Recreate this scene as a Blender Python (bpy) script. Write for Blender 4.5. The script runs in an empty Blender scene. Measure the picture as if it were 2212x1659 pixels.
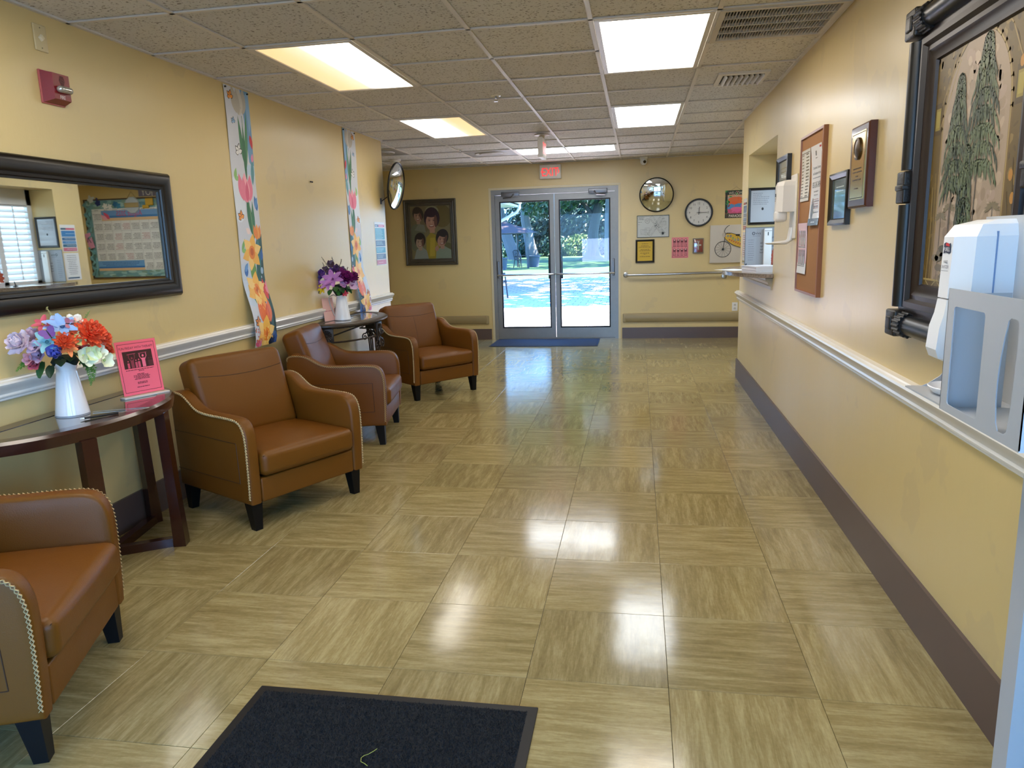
import bpy, bmesh, math, random
from mathutils import Vector, Matrix
random.seed(7)
D = bpy.data
SC = bpy.context.scene
COL = SC.collection

# ------------------------------------------------------------------ camera
CAM_H, CEIL = 1.4101, 2.4540
YAW, PITCH, ROLL = 0.1740, -0.1941, -0.0306
def cam_axes():
    f = Vector((-math.sin(YAW)*math.cos(PITCH), math.cos(YAW)*math.cos(PITCH), math.sin(PITCH)))
    r = Vector((math.cos(YAW), math.sin(YAW), 0)); u = r.cross(f)
    return f, r*math.cos(ROLL)+u*math.sin(ROLL), -r*math.sin(ROLL)+u*math.cos(ROLL)
_f, _r, _u = cam_axes()
cd = D.cameras.new('camera'); cam = D.objects.new('camera', cd); COL.objects.link(cam)
cd.sensor_fit = 'HORIZONTAL'; cd.sensor_width = 36.0; cd.lens = 1570.4/2212*36
cd.clip_start = 0.02; cd.clip_end = 300
m3 = Matrix((_r, _u, -_f)).transposed()
cam.matrix_world = Matrix.Translation((0, 0, CAM_H)) @ m3.to_4x4()
SC.camera = cam

# ------------------------------------------------------------------ world, sun, exposure
SC.view_settings.view_transform = 'Standard'
SC.view_settings.look = 'None'
SC.view_settings.gamma = 1.0
SC.view_settings.use_curve_mapping = False
SC.view_settings.exposure = 1.15
SC.cycles.use_denoising = True
SC.cycles.max_bounces = 10
SC.cycles.diffuse_bounces = 8
SC.cycles.glossy_bounces = 4
SC.cycles.transparent_max_bounces = 12
SC.cycles.sample_clamp_indirect = 6.0
SC.cycles.caustics_reflective = False
SC.cycles.caustics_refractive = False

w = D.worlds.new('sky'); SC.world = w; w.use_nodes = True
nt = w.node_tree; nt.nodes.clear()
tc = nt.nodes.new('ShaderNodeTexCoord'); sp = nt.nodes.new('ShaderNodeSeparateXYZ')
rp = nt.nodes.new('ShaderNodeValToRGB'); bg = nt.nodes.new('ShaderNodeBackground'); wo = nt.nodes.new('ShaderNodeOutputWorld')
nt.links.new(tc.outputs['Generated'], sp.inputs[0]); nt.links.new(sp.outputs['Z'], rp.inputs[0])
rp.color_ramp.elements[0].position = 0.0; rp.color_ramp.elements[0].color = (0.32, 0.62, 1.0, 1)
rp.color_ramp.elements[1].position = 0.7; rp.color_ramp.elements[1].color = (0.08, 0.31, 1.0, 1)
nt.links.new(rp.outputs[0], bg.inputs[0]); nt.links.new(bg.outputs[0], wo.inputs[0])
bg.inputs[1].default_value = 5.6

sl = D.lights.new('sun', 'SUN'); sl.energy = 30.0; sl.angle = 0.02; sl.color = (1.0, 0.95, 0.86)
so = D.objects.new('sun', sl); COL.objects.link(so)
so.rotation_euler = Vector((0.55, 0.0, 1.0)).to_track_quat('Z', 'Y').to_euler()

def portal(name, loc, rot, sx, sz):
    l = D.lights.new(name, 'AREA'); l.shape = 'RECTANGLE'; l.size = sx; l.size_y = sz
    l.cycles.is_portal = True
    o = D.objects.new(name, l); COL.objects.link(o); o.location = loc; o.rotation_euler = rot
portal('daylight_portal_far_door', (-1.16, 10.55, 1.08), (-math.pi/2, 0, 0), 1.8, 2.1)
portal('daylight_portal_entrance', (-0.8, -1.62, 1.18), (math.pi/2, 0, 0), 3.4, 2.3)
portal('daylight_portal_fill_window', (1.36, -0.25, 1.3), (math.pi/2, 0, math.pi/2), 2.1, 1.9)

# ------------------------------------------------------------------ helpers
PI = math.pi
def hexc(h):
    h = h.lstrip('#'); c = [int(h[i:i+2], 16)/255 for i in (0, 2, 4)]
    return tuple((x/12.92 if x <= 0.04045 else ((x+0.055)/1.055)**2.4) for x in c)

MATS = {}
def mat(name, col, rough=0.5, metal=0.0, spec=0.5, bump=0.0, bscale=200.0, var=0.0, vscale=6.0, coat=0.0, stretch=None, emit=None, estr=0.0, rvar=0.0, sheen=0.0):
    if name in MATS: return MATS[name]
    if isinstance(col, str): col = hexc(col)
    m = D.materials.new(name); m.use_nodes = True; n = m.node_tree.nodes; l = m.node_tree.links
    b = n['Principled BSDF']
    b.inputs['Base Color'].default_value = (*col, 1); b.inputs['Roughness'].default_value = rough
    b.inputs['Metallic'].default_value = metal; b.inputs['Specular IOR Level'].default_value = spec
    b.inputs['Coat Weight'].default_value = coat; b.inputs['Coat Roughness'].default_value = 0.08
    if sheen: b.inputs['Sheen Weight'].default_value = sheen
    if emit:
        e = hexc(emit) if isinstance(emit, str) else emit
        b.inputs['Emission Color'].default_value = (*e, 1); b.inputs['Emission Strength'].default_value = estr
    if bump or var or rvar:
        t = n.new('ShaderNodeTexCoord'); src = t.outputs['Object']
        if stretch:
            mp = n.new('ShaderNodeMapping'); mp.inputs['Scale'].default_value = stretch
            l.new(src, mp.inputs[0]); src = mp.outputs[0]
    if var:
        x = n.new('ShaderNodeTexNoise'); x.inputs['Scale'].default_value = vscale; x.inputs['Detail'].default_value = 5
        l.new(src, x.inputs['Vector'])
        r = n.new('ShaderNodeMix'); r.data_type = 'RGBA'
        r.inputs[6].default_value = (*[max(0, c*(1-var)) for c in col], 1); r.inputs[7].default_value = (*[min(1, c*(1+var)) for c in col], 1)
        l.new(x.outputs['Fac'], r.inputs[0]); l.new(r.outputs[2], b.inputs['Base Color'])
    if rvar:
        x2 = n.new('ShaderNodeTexNoise'); x2.inputs['Scale'].default_value = vscale*0.7; x2.inputs['Detail'].default_value = 4
        l.new(src, x2.inputs['Vector'])
        mr = n.new('ShaderNodeMapRange'); mr.inputs[1].default_value = 0.3; mr.inputs[2].default_value = 0.7
        mr.inputs[3].default_value = max(0.02, rough-rvar); mr.inputs[4].default_value = min(1, rough+rvar)
        l.new(x2.outputs['Fac'], mr.inputs[0]); l.new(mr.outputs[0], b.inputs['Roughness'])
    if bump:
        x = n.new('ShaderNodeTexNoise'); x.inputs['Scale'].default_value = bscale; x.inputs['Detail'].default_value = 3
        l.new(src, x.inputs['Vector'])
        bp = n.new('ShaderNodeBump'); bp.inputs['Strength'].default_value = bump; bp.inputs['Distance'].default_value = 0.002
        l.new(x.outputs['Fac'], bp.inputs['Height']); l.new(bp.outputs[0], b.inputs['Normal'])
    MATS[name] = m
    return m

def hm(h, rough=0.6, **k):
    return mat('paint_%s_%d' % (h.lstrip('#'), int(rough*100)), h, rough, **k)

class MB:
    def __init__(s): s.v = []; s.f = []; s.m = []
    def add(s, vs, fs, mi=0, T=None):
        o = len(s.v)
        s.v += [tuple(T @ Vector(p)) if T is not None else tuple(p) for p in vs]
        for f in fs: s.f.append([i+o for i in f]); s.m.append(mi)
        return s
    def box(s, x0, x1, y0, y1, z0, z1, mi=0, T=None):
        v = [(x, y, z) for x in (x0, x1) for y in (y0, y1) for z in (z0, z1)]
        return s.add(v, [(0, 1, 3, 2), (4, 6, 7, 5), (0, 4, 5, 1), (2, 3, 7, 6), (0, 2, 6, 4), (1, 5, 7, 3)], mi, T)
    def rbox(s, c, size, r, seg=3, mi=0, T=None, crown=(0, 0, 0), n=8):
        # rounded box made by pushing a subdivided cube onto a rounded hull
        hx, hy, hz = (q/2 for q in size); r = min(r, hx, hy, hz)
        def axis(h):
            k = max(1, min(n, int(2*(h-r)/max(r, 1e-4)))) if any(crown) else 1
            a = [-h + r*(1-math.cos(PI/2*i/seg)) if False else -h + r*i/seg for i in range(seg+1)]
            mids = [(-h+r) + (2*(h-r))*i/k for i in range(1, k)]
            return a + mids + [-q for q in reversed(a)]
        ax = [axis(hx), axis(hy), axis(hz)]; H = (hx, hy, hz)
        idx = {}; vs = []; fs = []
        def put(p):
            key = tuple(round(q, 7) for q in p)
            if key in idx: return idx[key]
            inner = [max(-(H[i]-r), min(H[i]-r, p[i])) for i in range(3)]
            d = Vector([p[i]-inner[i] for i in range(3)])
            # even out the arc
            if d.length > 1e-9:
                e = Vector([math.tan(PI/4*max(-1, min(1, q/r))) if r > 0 else 0 for q in d])
                d = e.normalized()*r
            q = [inner[i]+d[i] for i in range(3)]
            u = [q[i]/H[i] for i in range(3)]
            for i in range(3):
                if crown[i]:
                    a, b = [j for j in range(3) if j != i]
                    q[i] += math.copysign(1, u[i])*abs(u[i])*crown[i]*(1-u[a]**2)*(1-u[b]**2)
            vs.append((c[0]+q[0], c[1]+q[1], c[2]+q[2])); idx[key] = len(vs)-1
            return idx[key]
        for i in range(3):
            a, b = [(1, 2), (2, 0), (0, 1)][i]
            for sg in (-1, 1):
                for p in range(len(ax[a])-1):
                    for q in range(len(ax[b])-1):
                        cs = []
                        for (da, db) in ((0, 0), (1, 0), (1, 1), (0, 1)):
                            P = [0, 0, 0]; P[i] = sg*H[i]; P[a] = ax[a][p+da]; P[b] = ax[b][q+db]
                            cs.append(put(P))
                        if sg < 0: cs.reverse()
                        if len(set(cs)) >= 3: fs.append(list(dict.fromkeys(cs)))
        return s.add(vs, fs, mi, T)
    def cyl(s, p0, p1, r0, r1=None, n=16, mi=0, T=None, caps=True):
        r1 = r0 if r1 is None else r1
        p0 = Vector(p0); p1 = Vector(p1); d = (p1-p0).normalized()
        a = d.orthogonal().normalized(); b = d.cross(a)
        vs = []
        for k in range(n):
            t = 2*PI*k/n; q = a*math.cos(t)+b*math.sin(t)
            vs += [tuple(p0+q*r0), tuple(p1+q*r1)]
        fs = [(2*k, 2*((k+1) % n), 2*((k+1) % n)+1, 2*k+1) for k in range(n)]
        if caps:
            fs.append([2*k for k in reversed(range(n))]); fs.append([2*k+1 for k in range(n)])
        return s.add(vs, fs, mi, T)
    def tube(s, path, r, n=8, mi=0, T=None, closed=False):
        path = [Vector(p) for p in path]; N = len(path); vs = []; fs = []
        prev = None
        for i, p in enumerate(path):
            q0 = path[i-1] if (i > 0 or closed) else p; q1 = path[(i+1) % N] if (i < N-1 or closed) else p
            d = (q1-q0).normalized()
            if prev is None: a = d.orthogonal().normalized()
            else:
                a = prev-d*prev.dot(d); a = a.normalized() if a.length > 1e-6 else d.orthogonal().normalized()
            prev = a; b = d.cross(a)
            rr = r[i] if isinstance(r, (list, tuple)) else r
            vs += [tuple(p+(a*math.cos(2*PI*k/n)+b*math.sin(2*PI*k/n))*rr) for k in range(n)]
        for i in range(N if closed else N-1):
            j = (i+1) % N
            for k in range(n):
                k2 = (k+1) % n; fs.append((i*n+k, i*n+k2, j*n+k2, j*n+k))
        if not closed:
            fs.append([k for k in reversed(range(n))]); fs.append([(N-1)*n+k for k in range(n)])
        return s.add(vs, fs, mi, T)
    def lathe(s, prof, n=28, mi=0, T=None, cap0=True, cap1=True):
        vs = [(r*math.cos(2*PI*k/n), r*math.sin(2*PI*k/n), z) for r, z in prof for k in range(n)]
        fs = []
        for i in range(len(prof)-1):
            for k in range(n):
                k2 = (k+1) % n; fs.append((i*n+k, i*n+k2, (i+1)*n+k2, (i+1)*n+k))
        if cap0: fs.append([k for k in reversed(range(n))])
        if cap1: fs.append([(len(prof)-1)*n+k for k in range(n)])
        return s.add(vs, fs, mi, T)
    def prism(s, poly, a0, a1, axis='y', mi=0, T=None):
        # poly in the plane across the axis: y -> (x,z), x -> (y,z), z -> (x,y)
        def P(p, a): return {'y': (p[0], a, p[1]), 'x': (a, p[0], p[1]), 'z': (p[0], p[1], a)}[axis]
        n = len(poly); vs = [P(p, a0) for p in poly]+[P(p, a1) for p in poly]
        fs = [(k, (k+1) % n, n+(k+1) % n, n+k) for k in range(n)]+[list(reversed(range(n))), list(range(n, 2*n))]
        return s.add(vs, fs, mi, T)
    def ring(s, w, h, prof, mi=0, T=None, back=True):
        # picture-frame profile swept round a w x h rectangle in the local xz plane, facing -y; prof = (inset, depth)
        vs = []; fs = []; n = len(prof)
        for (i, d) in prof:
            x = w/2-i; z = h/2-i
            vs += [(-x, -d, -z), (x, -d, -z), (x, -d, z), (-x, -d, z)]
        for k in range(n-1):
            for c in range(4):
                c2 = (c+1) % 4; fs.append((k*4+c, k*4+c2, (k+1)*4+c2, (k+1)*4+c))
        return s.add(vs, fs, mi, T)
    def grid(s, fn, nu, nv, mi=0, T=None):
        vs = [fn(i/nu, j/nv) for j in range(nv+1) for i in range(nu+1)]
        fs = [(j*(nu+1)+i, j*(nu+1)+i+1, (j+1)*(nu+1)+i+1, (j+1)*(nu+1)+i) for j in range(nv) for i in range(nu)]
        return s.add(vs, fs, mi, T)
    def mesh(s, name, mats, smooth=True, ang=32, normals=True):
        me = D.meshes.new(name); me.from_pydata(s.v, [], s.f)
        for m in (mats if isinstance(mats, (list, tuple)) else [mats]): me.materials.append(m)
        if any(s.m): me.polygons.foreach_set('material_index', s.m)
        if normals:
            bm = bmesh.new(); bm.from_mesh(me); bmesh.ops.recalc_face_normals(bm, faces=bm.faces); bm.to_mesh(me); bm.free()
        if smooth:
            me.polygons.foreach_set('use_smooth', [True]*len(me.polygons)); me.set_sharp_from_angle(angle=math.radians(ang))
        me.update()
        return me
    def obj(s, name, mats, parent=None, **k):
        return link(name, s.mesh(name, mats, **k), parent)

def link(name, me, parent=None, loc=None, rot=None):
    o = D.objects.new(name, me); COL.objects.link(o)
    if parent is not None: o.parent = parent
    if loc is not None: o.location = loc
    if rot is not None: o.rotation_euler = rot
    return o
def tag(o, label, cat, group=None):
    o['label'] = label; o['category'] = cat
    if group: o['group'] = group
    return o
def thing(name, label, cat, loc=(0, 0, 0), rotz=0.0, group=None):
    o = D.objects.new(name, None); COL.objects.link(o); o.empty_display_size = 0.1
    o.location = loc; o.rotation_euler = (0, 0, rotz)
    return tag(o, label, cat, group)
def struct(o, label=None):
    o['kind'] = 'structure'
    if label: o['label'] = label
    return o
def copy_tree(o, parent=None):
    c = o.copy(); COL.objects.link(c); c.parent = parent
    for ch in list(o.children): copy_tree(ch, c)
    return c

# printed matter: flat coloured shapes laid one over the other
PRINTM = {}
def print_mat(rough=0.55, coat=0.0):
    k = (rough, coat)
    if k not in PRINTM:
        m = D.materials.new('printed_sheet_%d' % int(rough*100)); m.use_nodes = True; n = m.node_tree.nodes
        a = n.new('ShaderNodeVertexColor'); a.layer_name = 'ink'
        b = n['Principled BSDF']; b.inputs['Roughness'].default_value = rough; b.inputs['Coat Weight'].default_value = coat
        m.node_tree.links.new(a.outputs[0], b.inputs['Base Color']); PRINTM[k] = m
    return PRINTM[k]
_TX = {}
def glyphs(t):
    if t not in _TX:
        c = D.curves.new('lettering', 'FONT'); c.body = t; c.size = 1.0; c.resolution_u = 2
        o = D.objects.new('lettering', c); COL.objects.link(o)
        dg = bpy.context.evaluated_depsgraph_get(); me = D.meshes.new_from_object(o.evaluated_get(dg))
        vs = [v.co.to_2d() for v in me.vertices]; ps = [[tuple(vs[i]) for i in p.vertices] for p in me.polygons]
        xs = [v.x for v in vs] or [0]; _TX[t] = (ps, min(xs), max(xs))
        D.objects.remove(o); D.curves.remove(c); D.meshes.remove(me)
    return _TX[t]
class Print:
    def __init__(s, w, h, base='#ffffff'):
        s.w = w; s.h = h; s.p = []; s.k = 0
        if base: s.rect(0, 0, w, h, base)
    def poly(s, pts, c, k=None):
        s.k += 1; s.p.append((pts, hexc(c) if isinstance(c, str) else c, s.k if k is None else k))
    def cyc(s, i, n, k0):
        # scattered blobs share a few layers
        s.k = k0+i % n
    def rect(s, x0, y0, x1, y1, c): s.poly([(x0, y0), (x1, y0), (x1, y1), (x0, y1)], c)
    def ell(s, cx, cy, rx, ry, c, n=18, rot=0.0, a0=0, a1=2*PI):
        pts = []
        for i in range(n):
            t = a0+(a1-a0)*i/(n if abs(a1-a0-2*PI) < 1e-6 else n-1); x, y = rx*math.cos(t), ry*math.sin(t)
            pts.append((cx+x*math.cos(rot)-y*math.sin(rot), cy+x*math.sin(rot)+y*math.cos(rot)))
        s.poly(pts, c)
    def line(s, pts, wd, c, closed=False):
        s.k += 1; k = s.k; c = hexc(c) if isinstance(c, str) else c
        q = list(pts)+([pts[0]] if closed else [])
        for a, b in zip(q, q[1:]):
            dx, dy = b[0]-a[0], b[1]-a[1]; L = math.hypot(dx, dy) or 1; nx, ny = -dy/L*wd/2, dx/L*wd/2
            ex, ey = dx/L*wd*.3, dy/L*wd*.3
            s.p.append(([(a[0]+nx-ex, a[1]+ny-ey), (a[0]-nx-ex, a[1]-ny-ey), (b[0]-nx+ex, b[1]-ny+ey), (b[0]+nx+ex, b[1]+ny+ey)], c, k))
    def frame(s, x0, y0, x1, y1, wd, c): s.line([(x0, y0), (x1, y0), (x1, y1), (x0, y1)], wd, c, True)
    def text(s, t, x, y, size, c, align='c', sx=1.0, rot=0.0):
        ps, a, b = glyphs(t); s.k += 1; cc = hexc(c) if isinstance(c, str) else c
        off = {'c': (a+b)/2, 'l': a, 'r': b}[align]
        for p in ps:
            q = [((u-off)*size*sx, v*size) for u, v in p]
            s.p.append(([(x+u*math.cos(rot)-v*math.sin(rot), y+u*math.sin(rot)+v*math.cos(rot)) for u, v in q], cc, s.k))
    def words(s, x0, x1, y, size, c, align='l', fill=0.95, seed=0):
        # a line of print too small to read: word-long dashes
        rd = random.Random(seed*977+int(y*1e4)); W = (x1-x0)*fill*rd.uniform(.75, 1); x = {'l': x0, 'c': (x0+x1-W)/2, 'r': x1-W}[align]; e = x+W
        s.k += 1; cc = hexc(c) if isinstance(c, str) else c
        while x < e-size*.5:
            L = min(rd.uniform(1.2, 4.0)*size, e-x)
            s.p.append(([(x, y), (x+L, y), (x+L, y+size*.6), (x, y+size*.6)], cc, s.k)); x += L+size*.55
    def leafs(s, x0, y0, x1, y1, wd, c):
        dx, dy = x1-x0, y1-y0; L = math.hypot(dx, dy); nx, ny = -dy/L, dx/L; a = []; b = []
        for i in range(9):
            t = i/8; h = wd*math.sin(PI*t**.8)*.5
            a.append((x0+dx*t+nx*h, y0+dy*t+ny*h)); b.append((x0+dx*t-nx*h, y0+dy*t-ny*h))
        s.poly(a+b[::-1], c)
    def obj(s, name, parent=None, fn=None, m=None, step=None, stepx=None, depth=0.0022, clip=True, thick=0.0):
        eps = min(0.0002, depth/max(1, max(q[2] for q in s.p)))
        fn = fn or (lambda x, y, e: (x-s.w/2, -e, y)); vs = []; fs = []; cs = []
        def cut(p, ax, lo, up):
            o = []
            for a, b in zip(p, p[1:]+p[:1]):
                ia = (a[ax]-lo)*up >= 0; ib = (b[ax]-lo)*up >= 0
                if ia: o.append(a)
                if ia != ib:
                    t = (lo-a[ax])/(b[ax]-a[ax]); o.append((a[0]+(b[0]-a[0])*t, a[1]+(b[1]-a[1])*t))
            return o
        for pts, c, k in s.p:
            p = list(pts)
            if clip:
                for ax, lo, up in ((0, 0, 1), (0, s.w, -1), (1, 0, 1), (1, s.h, -1)):
                    if p: p = cut(p, ax, lo, up)
            pieces = [p]
            if step and p:
                ys = [q[1] for q in p]; j = math.floor(min(ys)/step); pieces = []
                while j*step < max(ys):
                    pieces.append(cut(cut(p, 1, j*step, 1), 1, (j+1)*step, -1)); j += 1
            if stepx:
                fine = []
                for q in pieces:
                    if len(q) < 3: continue
                    xs = [z[0] for z in q]; j = math.floor(min(xs)/stepx)
                    while j*stepx < max(xs):
                        fine.append(cut(cut(q, 0, j*stepx, 1), 0, (j+1)*stepx, -1)); j += 1
                pieces = fine
            for q in pieces:
                if len(q) < 3: continue
                o = len(vs); vs += [fn(x, y, k*eps) for x, y in q]; fs.append(list(range(o, o+len(q)))); cs += [c]*len(q)
        if thick:
            o = len(vs); W, H = s.w, s.h
            vs += [fn(0, 0, 0), fn(W, 0, 0), fn(W, H, 0), fn(0, H, 0), fn(0, 0, -thick), fn(W, 0, -thick), fn(W, H, -thick), fn(0, H, -thick)]
            for f in ((0, 1, 5, 4), (1, 2, 6, 5), (2, 3, 7, 6), (3, 0, 4, 7), (4, 5, 6, 7)): fs.append([o+i for i in f]); cs += [s.p[0][1]]*4
        me = D.meshes.new(name); me.from_pydata(vs, [], fs)
        at = me.color_attributes.new('ink', 'FLOAT_COLOR', 'CORNER')
        at.data.foreach_set('color', [z for c in cs for z in (*c, 1.0)])
        me.materials.append(m or print_mat()); me.update()
        return link(name, me, parent)
# ------------------------------------------------------------------ materials of the room
XL, XR, YF, YB = -2.60, 0.985, 10.42, -1.55      # left wall, right wall, far wall, entrance wall
YLE, YRE = 7.46, 7.46                             # where the side walls end
FX0, FX1 = -4.60, 4.00                            # the cross passage in front of the far wall

def wall_mat(name, col):
    m = mat(name, col, 0.42, bump=0.12, bscale=90, var=0.05, vscale=1.1, rvar=0.13, coat=0.35, stretch=(1, 1, 0.35))
    m.node_tree.nodes['Principled BSDF'].inputs['Coat Roughness'].default_value = 0.26
    n = m.node_tree.nodes; l = m.node_tree.links; bs = n['Principled BSDF']
    t = n.new('ShaderNodeTexCoord'); mp = n.new('ShaderNodeMapping'); mp.inputs['Scale'].default_value = (1, 1, 0.4); l.new(t.outputs['Object'], mp.inputs[0])
    w1 = n.new('ShaderNodeTexNoise'); w1.inputs['Scale'].default_value = 16; w1.inputs['Detail'].default_value = 3; l.new(mp.outputs[0], w1.inputs['Vector'])
    b1 = n.new('ShaderNodeBump'); b1.inputs['Strength'].default_value = 0.22; b1.inputs['Distance'].default_value = 0.005; l.new(w1.outputs['Fac'], b1.inputs['Height'])
    old = bs.inputs['Normal'].links[0].from_node; l.new(b1.outputs[0], old.inputs['Normal']); l.new(old.outputs[0], bs.inputs['Coat Normal'])
    # dull touch-ups where old fixings were painted over
    w2 = n.new('ShaderNodeTexNoise'); w2.inputs['Scale'].default_value = 2.3; w2.inputs['Detail'].default_value = 4; l.new(t.outputs['Object'], w2.inputs['Vector'])
    rp_ = n.new('ShaderNodeMapRange'); rp_.inputs[1].default_value = 0.63; rp_.inputs[2].default_value = 0.645; rp_.inputs[4].default_value = 0.35; l.new(w2.outputs['Fac'], rp_.inputs[0])
    mx = n.new('ShaderNodeMix'); mx.data_type = 'RGBA'; mx.inputs[7].default_value = (*hexc('#c3ad80'), 1)
    src = bs.inputs['Base Color'].links[0].from_socket; l.new(src, mx.inputs[6]); l.new(rp_.outputs[0], mx.inputs[0]); l.new(mx.outputs[2], bs.inputs['Base Color'])
    return m
WALLM = wall_mat('cream_wall_paint', '#d3bb81')
BASEM = mat('brown_baseboard', '#5d4c46', 0.4, var=0.06, vscale=3)
RAILM = mat('glossy_rail_paint', '#e6e2da', 0.2, var=0.03)
WHITEP = mat('white_plastic', '#e6e4e0', 0.35)
ALU = mat('dull_aluminium', '#8f8d8b', 0.42, metal=0.5, var=0.08, vscale=20)
BLACK = mat('black_paint', '#0c0c0d', 0.35)
CHROME = mat('chrome', '#d8d8d8', 0.12, metal=1.0)
STEEL = mat('brushed_steel', '#b8b6b2', 0.28, metal=1.0)

def floor_mat():
    m = D.materials.new('waxed_floor_tile'); m.use_nodes = True; n = m.node_tree.nodes; l = m.node_tree.links; b = n['Principled BSDF']
    t = n.new('ShaderNodeTexCoord'); oi = n.new('ShaderNodeObjectInfo')
    off = n.new('ShaderNodeVectorMath'); off.operation = 'SCALE'; off.inputs[0].default_value = (37.0, 91.0, 0.0); l.new(oi.outputs['Random'], off.inputs['Scale'])
    ad = n.new('ShaderNodeVectorMath'); l.new(t.outputs['Object'], ad.inputs[0]); l.new(off.outputs[0], ad.inputs[1])
    def streak(sx, sy, det):
        mp = n.new('ShaderNodeMapping'); mp.inputs['Scale'].default_value = (sx, sy, 1); l.new(ad.outputs[0], mp.inputs[0])
        x = n.new('ShaderNodeTexNoise'); x.inputs['Scale'].default_value = 1; x.inputs['Detail'].default_value = det; x.inputs['Roughness'].default_value = 0.65
        x.inputs['Distortion'].default_value = 0.3
        l.new(mp.outputs[0], x.inputs['Vector']); return x
    a = streak(3.0, 26.0, 6); c = streak(14.0, 120.0, 4); d = streak(60, 60, 3)
    mx = n.new('ShaderNodeMath'); mx.operation = 'MULTIPLY_ADD'; mx.inputs[1].default_value = 0.62
    m2 = n.new('ShaderNodeMath'); m2.operation = 'MULTIPLY'; m2.inputs[1].default_value = 0.30; l.new(c.outputs['Fac'], m2.inputs[0])
    m3 = n.new('ShaderNodeMath'); m3.operation = 'MULTIPLY_ADD'; m3.inputs[1].default_value = 0.12; l.new(d.outputs['Fac'], m3.inputs[0]); l.new(m2.outputs[0], m3.inputs[2])
    l.new(a.outputs['Fac'], mx.inputs[0]); l.new(m3.outputs[0], mx.inputs[2])
    r = n.new('ShaderNodeValToRGB'); e = r.color_ramp.elements
    e[0].position = 0.30; e[0].color = (*hexc('#6f5f38'), 1); e[1].position = 0.72; e[1].color = (*hexc('#b4a576'), 1)
    q = r.color_ramp.elements.new(0.5); q.color = (*hexc('#907f53'), 1)
    l.new(mx.outputs[0], r.inputs[0])
    # each tile a little lighter or darker
    hv = n.new('ShaderNodeHueSaturation'); mr = n.new('ShaderNodeMapRange'); mr.inputs[3].default_value = 0.9; mr.inputs[4].default_value = 1.1
    l.new(oi.outputs['Random'], mr.inputs[0]); l.new(mr.outputs[0], hv.inputs['Value']); l.new(r.outputs[0], hv.inputs['Color']); l.new(hv.outputs[0], b.inputs['Base Color'])
    b.inputs['Roughness'].default_value = 0.13; b.inputs['Specular IOR Level'].default_value = 0.5
    # worn wax: fine scratches and a slight waviness
    g = n.new('ShaderNodeTexCoord')
    w1 = n.new('ShaderNodeTexNoise'); w1.inputs['Scale'].default_value = 7; w1.inputs['Detail'].default_value = 2
    w2 = n.new('ShaderNodeTexNoise'); w2.inputs['Scale'].default_value = 160; w2.inputs['Detail'].default_value = 2
    ge = n.new('ShaderNodeNewGeometry')
    l.new(ge.outputs['Position'], w1.inputs['Vector']); l.new(ge.outputs['Position'], w2.inputs['Vector'])
    b1 = n.new('ShaderNodeBump'); b1.inputs['Strength'].default_value = 0.16; b1.inputs['Distance'].default_value = 0.004
    b2 = n.new('ShaderNodeBump'); b2.inputs['Strength'].default_value = 0.05; b2.inputs['Distance'].default_value = 0.001
    l.new(w1.outputs['Fac'], b1.inputs['Height']); l.new(w2.outputs['Fac'], b2.inputs['Height']); l.new(b1.outputs[0], b2.inputs['Normal']); l.new(b2.outputs[0], b.inputs['Normal'])
    return m
FLOORM = floor_mat()

def ceil_mat():
    m = D.materials.new('mineral_ceiling_tile'); m.use_nodes = True; n = m.node_tree.nodes; l = m.node_tree.links; b = n['Principled BSDF']
    g = n.new('ShaderNodeNewGeometry')
    v = n.new('ShaderNodeTexNoise'); v.inputs['Scale'].default_value = 75; v.inputs['Detail'].default_value = 3
    l.new(g.outputs['Position'], v.inputs['Vector'])
    r = n.new('ShaderNodeValToRGB'); e = r.color_ramp.elements; e[0].position = 0.33; e[0].color = (*hexc('#7f7a72'), 1); e[1].position = 0.43; e[1].color = (*hexc('#cdcbc6'), 1)
    l.new(v.outputs['Fac'], r.inputs[0])
    oi = n.new('ShaderNodeObjectInfo'); mr = n.new('ShaderNodeMapRange'); mr.inputs[3].default_value = 0.93; mr.inputs[4].default_value = 1.05
    hv = n.new('ShaderNodeHueSaturation'); l.new(oi.outputs['Random'], mr.inputs[0]); l.new(mr.outputs[0], hv.inputs['Value']); l.new(r.outputs[0], hv.inputs['Color'])
    l.new(hv.outputs[0], b.inputs['Base Color']); b.inputs['Roughness'].default_value = 0.9
    bp = n.new('ShaderNodeBump'); bp.inputs['Strength'].default_value = 0.3; bp.inputs['Distance'].default_value = 0.002; l.new(v.outputs['Fac'], bp.inputs['Height']); l.new(bp.outputs[0], b.inputs['Normal'])
    return m
CEILM = ceil_mat()
TEEM = mat('white_ceiling_tee', '#cfcac2', 0.5)

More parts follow.
